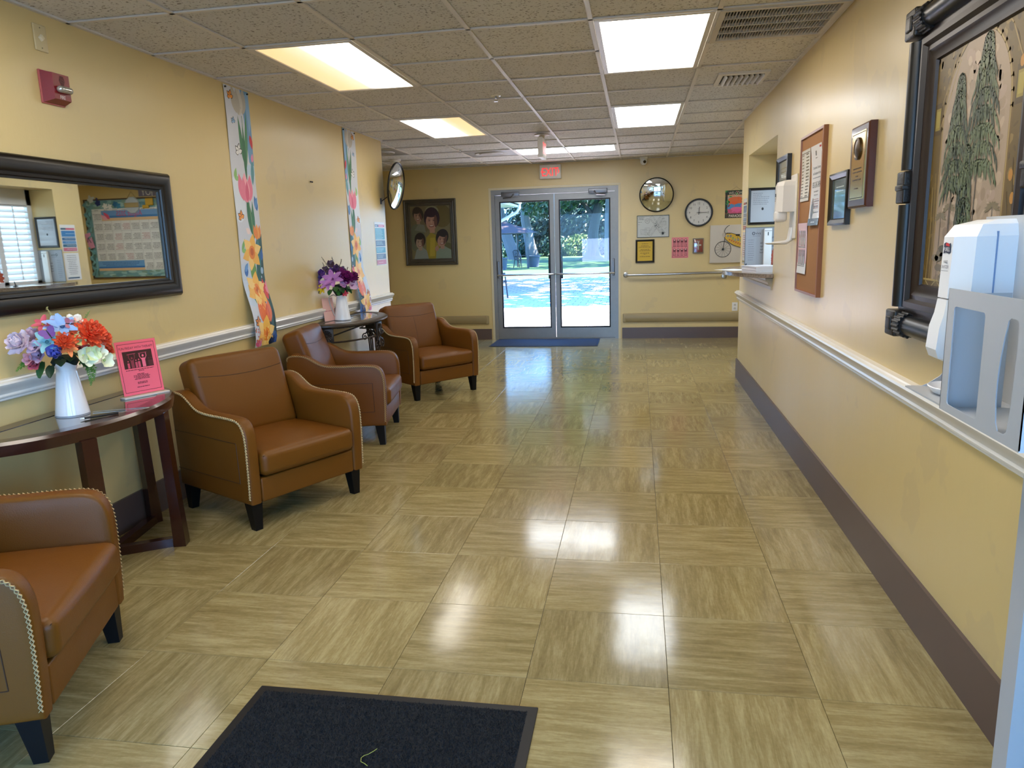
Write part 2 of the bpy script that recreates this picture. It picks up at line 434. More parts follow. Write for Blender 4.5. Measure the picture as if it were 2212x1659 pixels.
# ------------------------------------------------------------------ floor: slab and separate tiles
TS, TX0, TY0 = 0.4572, 0.1009, 2.1294
fb = MB(); fb.box(XL-0.1, XR+0.35, YB-0.3, YF+0.15, -0.10, -0.004); fb.box(FX0-0.1, XL-0.1, YLE-0.1, YF+0.15, -0.10, -0.004); fb.box(XR+0.35, FX1+0.1, YLE-0.1, YF+0.15, -0.10, -0.004)
floor = struct(fb.obj('floor', mat('tile_joint', '#2e281c', 0.8)), 'vinyl tile floor')
def tile_mesh(nm, sx, sy, h, ch, m, up=True):
    b = MB(); z0, z1 = (-h, 0) if up else (h, 0)
    x, y = sx/2, sy/2
    vs = [(-x, -y, z0), (x, -y, z0), (x, y, z0), (-x, y, z0), (-x, -y, z1*0+(-ch if up else ch)), (x, -y, (-ch if up else ch)), (x, y, (-ch if up else ch)), (-x, y, (-ch if up else ch)),
          (-x+ch, -y+ch, 0), (x-ch, -y+ch, 0), (x-ch, y-ch, 0), (-x+ch, y-ch, 0)]
    fs = [(4, 5, 1, 0), (5, 6, 2, 1), (6, 7, 3, 2), (7, 4, 0, 3), (8, 9, 5, 4), (9, 10, 6, 5), (10, 11, 7, 6), (11, 8, 4, 7), (8, 9, 10, 11)]
    b.add(vs, fs); return b.mesh(nm, m, smooth=False)
FT = tile_mesh('tile', TS-0.0014, TS-0.0014, 0.004, 0.0007, FLOORM)
def lay_tiles(x0, x1, y0, y1):
    i = math.floor((x0-TX0)/TS)
    while TX0+i*TS < x1-1e-3:
        j = math.floor((y0-TY0)/TS)
        while TY0+j*TS < y1-1e-3:
            a, b = max(x0, TX0+i*TS), min(x1, TX0+(i+1)*TS); c, d = max(y0, TY0+j*TS), min(y1, TY0+(j+1)*TS)
            if b-a > 0.02 and d-c > 0.02:
                o = link('tile', FT, floor, ((a+b)/2, (c+d)/2, 0))
                g = (i+j) % 2 == 1
                if g: o.rotation_euler = (0, 0, PI/2)
                sx, sy = (b-a)/TS, (d-c)/TS
                if sx < .999 or sy < .999: o.scale = (sy, sx, 1) if g else (sx, sy, 1)
            j += 1
        i += 1
lay_tiles(XL, XR, 0.3, YLE); lay_tiles(-4.1, 3.6, YLE, YF)
_b = MB(); _b.box(XL, XR, YB, 0.3, -0.004, 0.0); _b.obj('near_tiles', FLOORM, floor)

# ------------------------------------------------------------------ ceiling: slab, tees and lay-in tiles
G, GX0, GY0 = 0.6096, -2.0596, 3.2176
cb = MB(); cb.box(FX0-0.1, FX1+0.1, YB-0.3, YF+0.15, CEIL+0.05, CEIL+0.15)
ceiling = struct(cb.obj('ceiling', mat('plenum', '#3a3834', 0.9)), 'suspended ceiling of square tiles')
CT = tile_mesh('ceiling_tile', G-0.006, G-0.006, 0.02, 0.006, CEILM, up=False)
LIGHTS = [(0, 1, 1, 2), (0, 5, 1, 2), (3, 1, 1, 2), (3, 5, 1, 2), (1, 9, 2, 1), (0, -3, 1, 2), (3, -3, 1, 2), (6, 9, 2, 1)]   # grid column, row, columns, rows; last one added to light the passage
VENTS = [(4, 1), (0, 9), (-2, 8)]
SKIP = {(c+a, r+b) for c, r, w_, h_ in LIGHTS for a in range(w_) for b in range(h_)} | set(VENTS)
def ceil_cells(x0, x1, y0, y1, lay=True):
    out = []; i = math.floor((x0-GX0)/G)
    while GX0+i*G < x1-1e-3:
        j = math.floor((y0-GY0)/G)
        while GY0+j*G < y1-1e-3:
            a, b = max(x0, GX0+i*G), min(x1, GX0+(i+1)*G); c, d = max(y0, GY0+j*G), min(y1, GY0+(j+1)*G)
            if b-a > 0.03 and d-c > 0.03: out.append((i, j, a, b, c, d))
            j += 1
        i += 1
    return out
TZ = CEIL+0.008
for (i, j, a, b, c, d) in ceil_cells(XL, XR, YB, YLE)+ceil_cells(FX0, FX1, YLE, YF):
    if (i, j) in SKIP: continue
    o = link('ceiling_tile', CT, ceiling, ((a+b)/2, (c+d)/2, TZ))
    o.scale = ((b-a)/G, (d-c)/G, 1)
def tee(x0, x1, y0, y1):
    b = MB(); b.box(x0, x1, y0, y1, CEIL-0.001, CEIL+0.006); b.box((x0+x1)/2-0.003 if x1-x0 < 0.1 else x0, (x0+x1)/2+0.003 if x1-x0 < 0.1 else x1, (y0+y1)/2-0.003 if y1-y0 < 0.1 else y0, (y0+y1)/2+0.003 if y1-y0 < 0.1 else y1, CEIL+0.006, CEIL+0.04)
    b.obj('ceiling_tee', TEEM, ceiling, smooth=False)
HW = 0.012
for i in range(-4, 11):
    x = GX0+i*G
    if XL+0.02 < x < XR-0.02: tee(x-HW, x+HW, YB, YF)
    elif FX0 < x < FX1: tee(x-HW, x+HW, YLE, YF)
for j in range(-8, 12):
    y = GY0+j*G
    if y < YB or y > YF: continue
    x0, x1 = (XL, XR) if y < YLE else (FX0, FX1)
    # cross tees, broken where a fitting spans two rows
    cuts = []
    for c, r, w_, h_ in LIGHTS:
        if h_ == 2 and j == r+1: cuts.append((GX0+c*G+HW, GX0+(c+w_)*G-HW))
    p = x0
    for a, b in sorted(cuts)+[(x1, x1)]:
        if a-p > 0.03: tee(p, a, y-HW*0.8, y+HW*0.8)
        p = b
for x0, x1, y0, y1 in ((XL, XL+0.02, YB, YLE), (XR-0.02, XR, YB, YRE), (FX0, FX1, YF-0.02, YF)):
    b = MB(); b.box(x0, x1, y0, y1, CEIL-0.001, CEIL+0.03); b.obj('wall_angle', TEEM, ceiling, smooth=False)

# ------------------------------------------------------------------ walls
def wall(name, boxes, label, m=WALLM):
    b = MB()
    for q in boxes: b.box(*q)
    return struct(b.obj(name, m, smooth=False), label)
wall('wall_left', [(XL-0.14, XL, YB-0.15, YLE, 0, CEIL+0.04)], 'cream left wall')
OY0, OY1, OZ0, OZ1, OD = 5.69, 7.08, 1.085, 2.10, 0.36     # reception opening
SWY0, SWY1, SWZ0, SWZ1 = -1.3, 0.8, 0.35, 2.25            # side window added behind the viewer for fill light
wall('wall_right', [(XR, XR+OD, YB-0.15, SWY0, 0, CEIL+0.04), (XR, XR+OD, SWY1, OY0, 0, CEIL+0.04), (XR, XR+OD, SWY0, SWY1, 0, SWZ0), (XR, XR+OD, SWY0, SWY1, SWZ1, CEIL+0.04), (XR, XR+OD, OY1, YRE, 0, CEIL+0.04), (XR, XR+OD, OY0, OY1, 0, OZ0), (XR, XR+OD, OY0, OY1, OZ1, CEIL+0.04),
                    (XR+OD, FX1+0.1, YRE-0.12, YRE, 0, CEIL+0.04)], 'cream right wall with the reception opening')
DX0, DX1, DZ1 = -2.075, -0.245, 2.15                        # far doors, rough opening
wall('wall_far', [(FX0-0.1, DX0, YF, YF+0.16, 0, CEIL+0.04), (DX1, FX1+0.1, YF, YF+0.16, 0, CEIL+0.04), (DX0, DX1, YF, YF+0.16, DZ1, CEIL+0.04)], 'cream far wall around the glass doors')
wall('wall_passage_left', [(FX0-0.1, FX0, YLE-0.14, YF, 0, CEIL+0.04), (FX0, XL-0.14, YLE-0.14, YLE, 0, CEIL+0.04)], 'wall of the passage on the left')
wall('wall_passage_right', [(FX1, FX1+0.1, YRE, YF, 0, CEIL+0.04)], 'wall of the passage on the right')
EX0, EX1, EZ1 = -2.50, 0.90, 2.35                           # entrance behind the camera
wall('wall_back', [(XL, EX0, YB-0.15, YB, 0, CEIL+0.04), (EX1, XR, YB-0.15, YB, 0, CEIL+0.04), (EX0, EX1, YB-0.15, YB, EZ1, CEIL+0.04)], 'wall around the entrance behind the viewer')
rb = MB(); rb.box(FX0-0.3, FX1+0.3, YB-0.5, YF+0.25, CEIL+0.15, CEIL+0.35)
struct(rb.obj('roof', mat('roof_felt', '#4a4642', 0.9)), 'roof over the hall')

# patched paint: flat glossy scabs on the right wall and a duller touch-up
# baseboards and chair rails
def baseboard(name, b0, label): 
    b = MB(); b.box(*b0); o = b.obj(name, BASEM, smooth=False); struct(o, label); return o
baseboard('baseboard_left', (XL, XL+0.014, YB, YLE, 0, 0.175), 'brown baseboard along the left wall')
baseboard('baseboard_right', (XR-0.014, XR, YB, YRE+0.014, 0, 0.19), 'brown baseboard along the right wall')
b = MB(); b.box(FX0, DX0-0.03, YF-0.014, YF, 0, 0.155); b.box(DX1+0.03, FX1, YF-0.014, YF, 0, 0.155)
struct(b.obj('baseboard_far', BASEM, smooth=False), 'brown baseboard along the far wall')
def rail(name, xw, sg, z0, h, y0, y1, label):
    pr = [(0, 0), (0.012, 0), (0.016, 0.004), (0.016, 0.012), (0.022, 0.016), (0.024, 0.022), (0.020, 0.03), (0.030, 0.05), (0.040, 0.062), (0.044, 0.072), (0.040, 0.080), (0.030, 0.084), (0.026, 0.090), (0, 0.092)]
    b = MB(); b.prism([(xw+sg*d, z0+q*h/0.092) for d, q in pr], y0, y1, 'y'); return struct(b.obj(name, RAILM, ang=25), label)
rail('trim_1', XL, 1, 0.822, 0.090, YB, YLE+0.01, 'glossy cream chair rail along the left wall')
rail('trim_2', XR, -1, 0.775, 0.092, 0.85, YRE+0.015, 'glossy cream chair rail along the right wall')

# ------------------------------------------------------------------ ceiling fittings
def diffuser_mat(name, stops, strength, axis='X'):
    m = D.materials.new(name); m.use_nodes = True; n = m.node_tree.nodes; l = m.node_tree.links; b = n['Principled BSDF']
    t = n.new('ShaderNodeTexCoord'); s = n.new('ShaderNodeSeparateXYZ'); l.new(t.outputs['Generated'], s.inputs[0])
    r = n.new('ShaderNodeValToRGB'); r.color_ramp.elements.remove(r.color_ramp.elements[0])
    r.color_ramp.elements[0].position = stops[0][0]; r.color_ramp.elements[0].color = (*stops[0][1], 1)
    for p, c in stops[1:]:
        e = r.color_ramp.elements.new(p); e.color = (*c, 1)
    l.new(s.outputs[axis], r.inputs[0]); l.new(r.outputs[0], b.inputs['Emission Color']); b.inputs['Emission Strength'].default_value = strength
    b.inputs['Base Color'].default_value = (0.8, 0.8, 0.78, 1); b.inputs['Roughness'].default_value = 0.3
    return m
W_ = (1.0, 0.94, 0.84); WA = (.084, .058, .026); WB = (.085, .070, .048); CO = (0.90, 0.95, 1.0); DM = (0.75, 0.66, 0.55)
LS = 5.0
LM = [diffuser_mat('lamp_warm_left', [(0, (.078, .052, .022)), (.2, WA), (.42, WB), (.58, (.3, .27, .24)), (.75, W_), (1, (.6, .55, .48))], LS),
      diffuser_mat('lamp_warm_right', [(0, (.6, .56, .5)), (.25, W_), (.5, (.3, .27, .24)), (.68, WB), (.8, WA), (1, (.08, .055, .024))], LS),
      diffuser_mat('lamp_neutral', [(0, (.9, .84, .76)), (.3, W_), (.5, (1, .84, .68)), (.75, W_), (1, (.92, .86, .78))], LS*1.05),
      diffuser_mat('lamp_cool', [(0, (.8, .86, .9)), (.25, CO), (.5, (.8, .86, .88)), (.75, CO), (1, (.8, .86, .9))], LS*1.05),
      diffuser_mat('lamp_cool_cross', [(0, (.8, .86, .9)), (.3, CO), (.5, (.8, .84, .86)), (.7, CO), (1, (.8, .86, .9))], LS*1.35, 'Y')]
LLAB = ['ceiling light panel half yellow half white, nearest on the left', 'second ceiling light panel on the left, white with a yellow side', 'large white ceiling light panel beside the return grille', 'smaller-looking cool white ceiling panel between the big one and the doors', 'wide light panel laid across in front of the glass doors', 'ceiling light panel out of view above the armchairs', 'ceiling light panel out of view above the floor mat', 'added ceiling light panel out of view in the passage by the calendar board']
for k, (c, r, w_, h_) in enumerate(LIGHTS):
    x0, x1, y0, y1 = GX0+c*G, GX0+(c+w_)*G, GY0+r*G, GY0+(r+h_)*G
    t = thing('ceiling_light', LLAB[k], 'ceiling light', ((x0+x1)/2, (y0+y1)/2, CEIL), 0, 'recessed ceiling light panels')
    W, H = x1-x0-0.03, y1-y0-0.03
    f = MB(); T = Matrix.Rotation(-PI/2, 4, 'X')
    f.ring(W, H, [(0, 0.0), (0, 0.004), (0.026, 0.004), (0.026, -0.012)], T=Matrix(((1, 0, 0, 0), (0, 0, 1, 0), (0, 1, 0, 0), (0, 0, 0, 1))))
    f.obj('frame', mat('white_lamp_frame', '#c9c6c2', 0.4), t, smooth=False)
    d = MB(); d.box(-W/2+0.026, W/2-0.026, -H/2+0.026, H/2-0.026, 0.002, 0.006)
    d.obj('diffuser', LM[[0, 1, 2, 3, 4, 2, 2, 4][k]], t, smooth=False)
    b = MB(); b.box(-W/2, W/2, -H/2, H/2, 0.012, 0.045); b.obj('housing', TEEM, t, smooth=False)

# return grille with four bands of fins
GX, GY = GX0+4*G, GY0+1*G
t = thing('return_grille', 'large louvred return-air grille in the ceiling beside the right wall', 'vent', (GX+G/2-0.006, GY+G/2, CEIL))
q = MB(); FW = G-0.02
q.ring(FW, FW, [(0, 0), (0, 0.008), (0.03, 0.006), (0.035, -0.01)], T=Matrix(((1, 0, 0, 0), (0, 0, 1, 0), (0, 1, 0, 0), (0, 0, 0, 1))))
for k in range(1, 4):
    y = -FW/2+0.033+(FW-0.066)*k/4; q.box(-FW/2+0.03, FW/2-0.03, y-0.004, y+0.004, -0.004, 0.012)
q.obj('frame', mat('grille_paint', '#b9b1a2', 0.45), t, smooth=False)
back = MB(); back.box(-FW/2+0.02, FW/2-0.02, -FW/2+0.02, FW/2-0.02, 0.03, 0.035); back.obj('filter', mat('dark_duct', '#2b2926', 0.9), t, smooth=False)
fn = MB(); L = (FW-0.066)/4-0.008
fn.box(-0.0007, 0.0007, -L/2, L/2, -0.003, 0.010)
FIN = fn.mesh('fin', mat('pale_fin', '#d2cec8', 0.35), smooth=False)
for k in range(4):
    y = -FW/2+0.033+(FW-0.066)*(k+.5)/4
    for i in range(36): link('fin', FIN, t, (-FW/2+0.042+(FW-0.084)*i/35, y, 0))

# small supply register
t = thing('supply_register', 'small white supply register with slanted blades set in a ceiling tile', 'vent', (0.69, 5.48, CEIL))
q = MB(); q.ring(0.33, 0.40, [(0, -0.008), (0, 0.006), (0.03, 0.010), (0.035, -0.006)], T=Matrix(((1, 0, 0, 0), (0, 0, 1, 0), (0, 1, 0, 0), (0, 0, 0, 1))))
q.obj('frame', mat('register_paint', '#cfcbc4', 0.4), t, smooth=False)
q = MB(); q.box(-0.145, 0.145, -0.18, 0.18, 0.004, 0.007); q.obj('duct', mat('dark_duct', '#2b2926', 0.9), t, smooth=False)
q = MB(); q.add([(0.010, -0.16, -0.022), (0.010, 0.16, -0.022), (-0.003, 0.16, 0.003), (-0.003, -0.16, 0.003), (0.012, -0.16, -0.021), (0.012, 0.16, -0.021), (-0.001, 0.16, 0.004), (-0.001, -0.16, 0.004)], [(0, 1, 2, 3), (7, 6, 5, 4), (0, 4, 5, 1), (3, 2, 6, 7), (0, 3, 7, 4), (1, 5, 6, 2)])
BL = q.mesh('blade', mat('blade_paint', '#dedbd6', 0.3), smooth=False)
for i in range(8): link('blade', BL, t, (-0.115+0.034*i, 0, 0))

# grey ceiling diffusers in the cross passage
for (c, r), lab in zip(VENTS[1:], ('grey square air diffuser with a round cone in the ceiling left of the far light', 'grey square air diffuser half hidden behind the end of the left wall')):
    t = thing('air_diffuser', lab, 'vent', (GX0+(c+.5)*G, GY0+(r+.5)*G, CEIL), 0, 'grey ceiling diffusers')
    q = MB(); q.box(-0.29, 0.29, -0.29, 0.29, 0.004, 0.012); q.obj('panel', mat('diffuser_grey', '#8d8a86', 0.5), t, smooth=False)
    q = MB(); q.lathe([(0.20, 0.004), (0.19, -0.006), (0.15, 0.002), (0.13, -0.008), (0.08, 0.0), (0.0, -0.006)], 32, cap0=False, cap1=False); q.obj('cone', mat('diffuser_cone', '#a09d98', 0.45), t)

for (x, y, lab) in ((-1.032, 5.558, 'chrome sprinkler head in the ceiling in the middle of the hall'), (-2.015, 8.499, 'sprinkler head in the ceiling near the wall painting')):
    t = thing('sprinkler_head', lab, 'sprinkler', (x, y, TZ), 0, 'ceiling sprinkler heads')
    q = MB(); q.lathe([(0.038, 0.0), (0.037, -0.004), (0.024, -0.007), (0.022, 0.0)], 24, cap0=False, cap1=False); q.obj('escutcheon', mat('cream_metal', '#e6e0d0', 0.3), t)
    q = MB(); q.cyl((0, 0, 0), (0, 0, -0.02), 0.008, n=10); q.tube([(0.008, 0, -0.014), (0.014, 0, -0.026), (0.0, 0, -0.04)], 0.0025, 6); q.tube([(-0.008, 0, -0.014), (-0.014, 0, -0.026), (0.0, 0, -0.04)], 0.0025, 6); q.obj('body', STEEL, t)
    q = MB(); q.cyl((0, 0, -0.040), (0, 0, -0.042), 0.016, n=16); q.obj('deflector', STEEL, t)

t = thing('smoke_detector', 'round white smoke detector on the ceiling above the convex wall mirror', 'smoke detector', (-3.016, 9.162, TZ))
q = MB(); q.lathe([(0.07, 0), (0.07, -0.018), (0.06, -0.022)], 28); q.obj('base', WHITEP, t)
q = MB(); q.lathe([(0.055, -0.022), (0.052, -0.04), (0.03, -0.052), (0.0, -0.053)], 28, cap1=False); q.obj('head', WHITEP, t)

t = thing('dome_camera', 'small white security camera with a black lens above the convex mirror', 'camera', (0.075, YF-0.10, TZ))
q = MB(); q.lathe([(0.055, 0), (0.055, -0.02), (0.05, -0.03)], 24); q.obj('mount', WHITEP, t)
q = MB(); q.lathe([(0.0, -0.105), (0.025, -0.10), (0.042, -0.08), (0.047, -0.055), (0.045, -0.03)], 24, cap0=False); q.obj('housing', WHITEP, t)
q = MB(); q.cyl((0.01, -0.036, -0.062), (0.013, -0.052, -0.066), 0.02, n=16); q.obj('lens', mat('black_glass', '#050506', 0.08), t)

# ------------------------------------------------------------------ exit signs
REDL = mat('red_sign_letters', '#d02028', 0.4, emit='#ff2a2a', estr=0.7)
def exit_sign(label, loc, rz, arrows, ceiling_mount):
    t = thing('exit_sign', label, 'exit sign', loc, rz, 'lit exit signs')
    q = MB(); q.rbox((0, 0, 0), (0.30, 0.05, 0.19), 0.008, 2); q.obj('housing', mat('sign_housing', '#d8d2c8', 0.4), t)
    for sg in ((1, -1) if ceiling_mount else (1,)):
        p = Print(0.27, 0.16, None)
        p.text('EXIT', 0.135, 0.022, 0.16, '#ff2a2a', sx=0.72)
        if arrows:
            for s_, x in ((1, 0.012), (-1, 0.258)):
                p.line([(x+s_*0.016, 0.105), (x, 0.08), (x+s_*0.016, 0.055)], 0.008, '#ff2a2a')
        p.obj('lettering', t, fn=(lambda x, y, e, sg=sg: ((x-0.135)*sg, -sg*(0.0255+e), y-0.08)), m=REDL)
    q = MB()
    if ceiling_mount: q.lathe([(0.05, 0.14), (0.075, 0.135), (0.08, 0.125), (0.03, 0.12), (0.02, 0.09)], 20)
    else: q.box(-0.09, 0.09, -0.03, 0.022, 0.096, 0.106)
    q.obj('canopy', mat('sign_canopy', '#b9ac90', 0.5), t)
exit_sign('red lit exit sign with two arrows above the glass doors', (-1.196, YF-0.028, 2.335), 0, True, False)
exit_sign('exit sign hung edge-on from the ceiling in the middle of the hall', (-0.948, 7.55, CEIL-0.145), PI/2, False, True)

# ------------------------------------------------------------------ far double doors
GLASS = D.materials.new('clear_pane'); GLASS.use_nodes = True
n_ = GLASS.node_tree.nodes; l_ = GLASS.node_tree.links; n_.clear()
_o = n_.new('ShaderNodeOutputMaterial'); _t = n_.new('ShaderNodeBsdfTransparent'); _g = n_.new('ShaderNodeBsdfGlossy'); _m = n_.new('ShaderNodeMixShader'); _lw = n_.new('ShaderNodeLayerWeight'); _pw = n_.new('ShaderNodeMath'); _ma = n_.new('ShaderNodeMath')
_t.inputs[0].default_value = (0.93, 0.96, 0.97, 1); _g.inputs['Roughness'].default_value = 0.02; _pw.operation = 'POWER'; _pw.inputs[1].default_value = 5.0; _ma.operation = 'MULTIPLY_ADD'; _ma.inputs[1].default_value = 0.7; _ma.inputs[2].default_value = 0.012
l_.new(_lw.outputs['Facing'], _pw.inputs[0]); l_.new(_pw.outputs[0], _ma.inputs[0]); l_.new(_ma.outputs[0], _m.inputs[0]); l_.new(_t.outputs[0], _m.inputs[1]); l_.new(_g.outputs[0], _m.inputs[2]); l_.new(_m.outputs[0], _o.inputs[0])
GASKET = mat('black_gasket', '#101214', 0.6)
def door_pair(name, cx, w, h, yw, label, hardware):
    root = D.objects.new(name, None); COL.objects.link(root); root.location = (cx, yw, 0); struct(root, label)
    q = MB(); q.box(-w/2, -w/2+0.05, 0, 0.12, 0, h); q.box(w/2-0.05, w/2, 0, 0.12, 0, h); q.box(-w/2+0.05, w/2-0.05, 0, 0.12, h-0.07, h)
    q.obj('door_frame', ALU, root, smooth=False)
    q = MB(); q.box(-w/2+0.05, w/2-0.05, 0.0, 0.13, 0, 0.012); q.obj('threshold', ALU, root, smooth=False)
    q = MB(); q.ring(w+0.05, h*2+0.05, [(0, 0), (0, 0.012), (0.026, 0.012), (0.026, -0.02)]); 
    z = MB(); z.box(-w/2-0.028, -w/2, -0.012, 0.01, 0, h+0.028); z.box(w/2, w/2+0.028, -0.012, 0.01, 0, h+0.028); z.box(-w/2, w/2, -0.012, 0.01, h, h+0.028)
    z.obj('casing', mat('pale_casing', '#d6c8a4', 0.4), root, smooth=False)
    lw = w/2-0.054
    for s_, x0 in ((-1, -w/2+0.052), (1, 0.004)):
        x1 = x0+lw
        leaf = MB(); y0, y1 = 0.03, 0.075; st = 0.062 if True else 0
        hb, ht = 0.145, 0.085; top = h-0.075
        leaf.box(x0, x0+st, y0, y1, 0.015, top); leaf.box(x1-st, x1, y0, y1, 0.015, top); leaf.box(x0+st, x1-st, y0, y1, 0.015, 0.015+hb); leaf.box(x0+st, x1-st, y0, y1, top-ht, top)
        lf = leaf.obj('door_leaf', ALU, root, smooth=False)
        gz0, gz1 = 0.015+hb, top-ht
        q = MB(); q.ring(lw-2*st, gz1-gz0, [(0, -0.004), (0, 0.008), (0.018, 0.008), (0.018, -0.016)], T=Matrix.Translation(((x0+x1)/2, 0.034, (gz0+gz1)/2))); q.obj('gasket', GASKET, lf, smooth=False)
        q = MB(); q.box(x0+st, x1-st, 0.050, 0.054, gz0, gz1); q.obj('pane', GLASS, lf, smooth=False)
        if not hardware: continue
        q = MB(); zz = 0.93; q.tube([(x0+0.01, 0.028, zz), (x0+0.02, -0.015, zz), (x0+0.05, -0.03, zz), (x1-0.05, -0.03, zz), (x1-0.02, -0.015, zz), (x1-0.01, 0.028, zz)], 0.014, 10); q.obj('push_bar', mat('worn_silver', '#c9c9c8', 0.3, metal=0.8), lf)
        xo = x0+0.022 if s_ < 0 else x1-0.022
        q = MB(); q.rbox((xo, 0.012, 1.01), (0.034, 0.04, 0.24), 0.008, 2); q.obj('latch_case', mat('dark_steel', '#77777a', 0.35, metal=0.8), lf)
        xi = x1-0.05 if s_ < 0 else x0+0.05
        q = MB(); q.box(xi-0.02, xi+0.05 if s_ > 0 else xi+0.02, 0.078, 0.09, 0.86, 1.18) if s_ > 0 else q.box(xi-0.05, xi+0.02, 0.078, 0.09, 0.86, 1.18); q.obj('pull_plate', BLACK, lf, smooth=False)
        xc = x0+0.23 if s_ < 0 else x1-0.23
        q = MB(); q.rbox((xc, 0.0, top+0.012), (0.26, 0.06, 0.06), 0.008, 2); q.obj('closer_body', mat('closer_silver', '#6f6f72', 0.3, metal=0.6), lf)
        q = MB(); q.tube([(xc-0.05*s_, -0.035, top+0.01), (xc-0.02*s_, -0.06, top-0.035), (xc+0.10*s_, -0.02, top-0.04)], 0.012, 6); q.obj('closer_arm', mat('dark_steel', '#77777a', 0.35, metal=0.8), lf)
    return root
dr = door_pair('door_1', (DX0+DX1)/2, DX1-DX0-0.04, DZ1-0.03, YF, 'aluminium double glass doors to the patio', True)
t = thing('reflection_haze', 'pale reflection added as a haze on the lower part of the right door pane', 'sheet', (-0.56, YF+0.046, 1.24))
q = MB(); q.box(-0.215, 0.215, 0, 0.001, -0.15, 0.17)  # pale reflection on the glass, put in as a thin translucent box
HAZE = D.materials.new('reflection_veil'); HAZE.use_nodes = True
n_ = HAZE.node_tree.nodes; l_ = HAZE.node_tree.links; n_.clear()
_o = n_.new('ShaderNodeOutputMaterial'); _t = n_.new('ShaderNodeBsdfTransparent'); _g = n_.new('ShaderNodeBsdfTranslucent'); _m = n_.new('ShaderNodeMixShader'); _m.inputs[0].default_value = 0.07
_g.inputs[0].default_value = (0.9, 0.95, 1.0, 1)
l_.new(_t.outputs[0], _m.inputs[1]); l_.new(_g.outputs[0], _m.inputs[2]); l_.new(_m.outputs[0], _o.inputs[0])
q.obj('sheet', HAZE, t, smooth=False)  # thin box that carries the reflection haze
door_pair('door_2', -0.80, 3.36, 2.33, YB-0.13, 'glazed entrance doors behind the viewer', False)

root = D.objects.new('added_fill_window', None); COL.objects.link(root); root.location = (XR+0.2, (SWY0+SWY1)/2, (SWZ0+SWZ1)/2); root.rotation_euler = (0, 0, -PI/2); struct(root, 'added fill window behind the viewer')
q = MB(); q.ring(SWY1-SWY0, SWZ1-SWZ0, [(0, -0.03), (0, 0.03), (0.05, 0.03), (0.05, -0.03)]); q.box(-0.02, 0.02, -0.03, 0.03, -(SWZ1-SWZ0)/2, (SWZ1-SWZ0)/2); q.obj('added_window_frame', ALU, root, smooth=False)
q = MB(); q.box(-(SWY1-SWY0)/2+0.04, (SWY1-SWY0)/2-0.04, -0.003, 0.003, -(SWZ1-SWZ0)/2+0.04, (SWZ1-SWZ0)/2-0.04); q.obj('pane', GLASS, root, smooth=False)
# wooden door in the passage, seen as a strip behind the end of the left wall
root = D.objects.new('door_3', None); COL.objects.link(root); root.location = (-4.10, YF, 0); struct(root, 'brown wooden door beyond the left wall')
q = MB(); q.box(-0.44, 0.44, -0.028, 0, 0.01, 2.13); q.obj('door_leaf', mat('orange_wood', '#8a5a22', 0.4, var=0.15, vscale=4, stretch=(8, 8, 0.6)), root, smooth=False)
q = MB(); q.box(-0.50, -0.44, -0.04, 0, 0, 2.19); q.box(0.44, 0.475, -0.04, 0, 0, 2.19); q.box(-0.44, 0.44, -0.04, 0, 2.13, 2.19); q.obj('door_frame', mat('orange_wood', '#8a5a22'), root, smooth=False)
# ------------------------------------------------------------------ armchairs
LEATHER = mat('caramel_leather', '#6c400e', 0.43, spec=0.3, bump=0.25, bscale=260, var=0.07, vscale=5, rvar=0.06)
SEAMM = mat('brown_seam', '#3d210c', 0.6)
THREAD = mat('cream_thread', '#bfa576', 0.7)
LEGM = mat('black_leg_paint', '#0a0a0a', 0.45, spec=0.25)
AO, AI = 0.37, 0.30        # outer and inner half-width of the arms
ARM = [(0.335, 0.145), (0.342, 0.30), (0.344, 0.44), (0.340, 0.50), (0.325, 0.545), (0.30, 0.572), (0.26, 0.584), (0.15, 0.586), (0.04, 0.584), (-0.05, 0.588), (-0.10, 0.602), (-0.15, 0.632), (-0.19, 0.657), (-0.235, 0.670), (-0.29, 0.672), (-0.325, 0.664), (-0.34, 0.64), (-0.335, 0.40), (-0.325, 0.145)]
def smooth_poly(p, it=1):
    for _ in range(it):
        o = []
        for a, b in zip(p, p[1:]): o += [(a[0]*.75+b[0]*.25, a[1]*.75+b[1]*.25), (a[0]*.25+b[0]*.75, a[1]*.25+b[1]*.75)]
        p = [p[0]]+o+[p[-1]]
    return p
def inset(p, d):
    n = len(p); o = []
    for i in range(n):
        a, b, c = Vector(p[i-1]), Vector(p[i]), Vector(p[(i+1) % n])
        e1 = (b-a).normalized(); e2 = (c-b).normalized(); n1 = Vector((-e1.y, e1.x)); n2 = Vector((-e2.y, e2.x)); m = (n1+n2)
        if m.length < 1e-6: m = n1
        m.normalize(); k = max(0.4, m.dot(n1)); o.append(tuple(b+m*(d/k)))
    return o
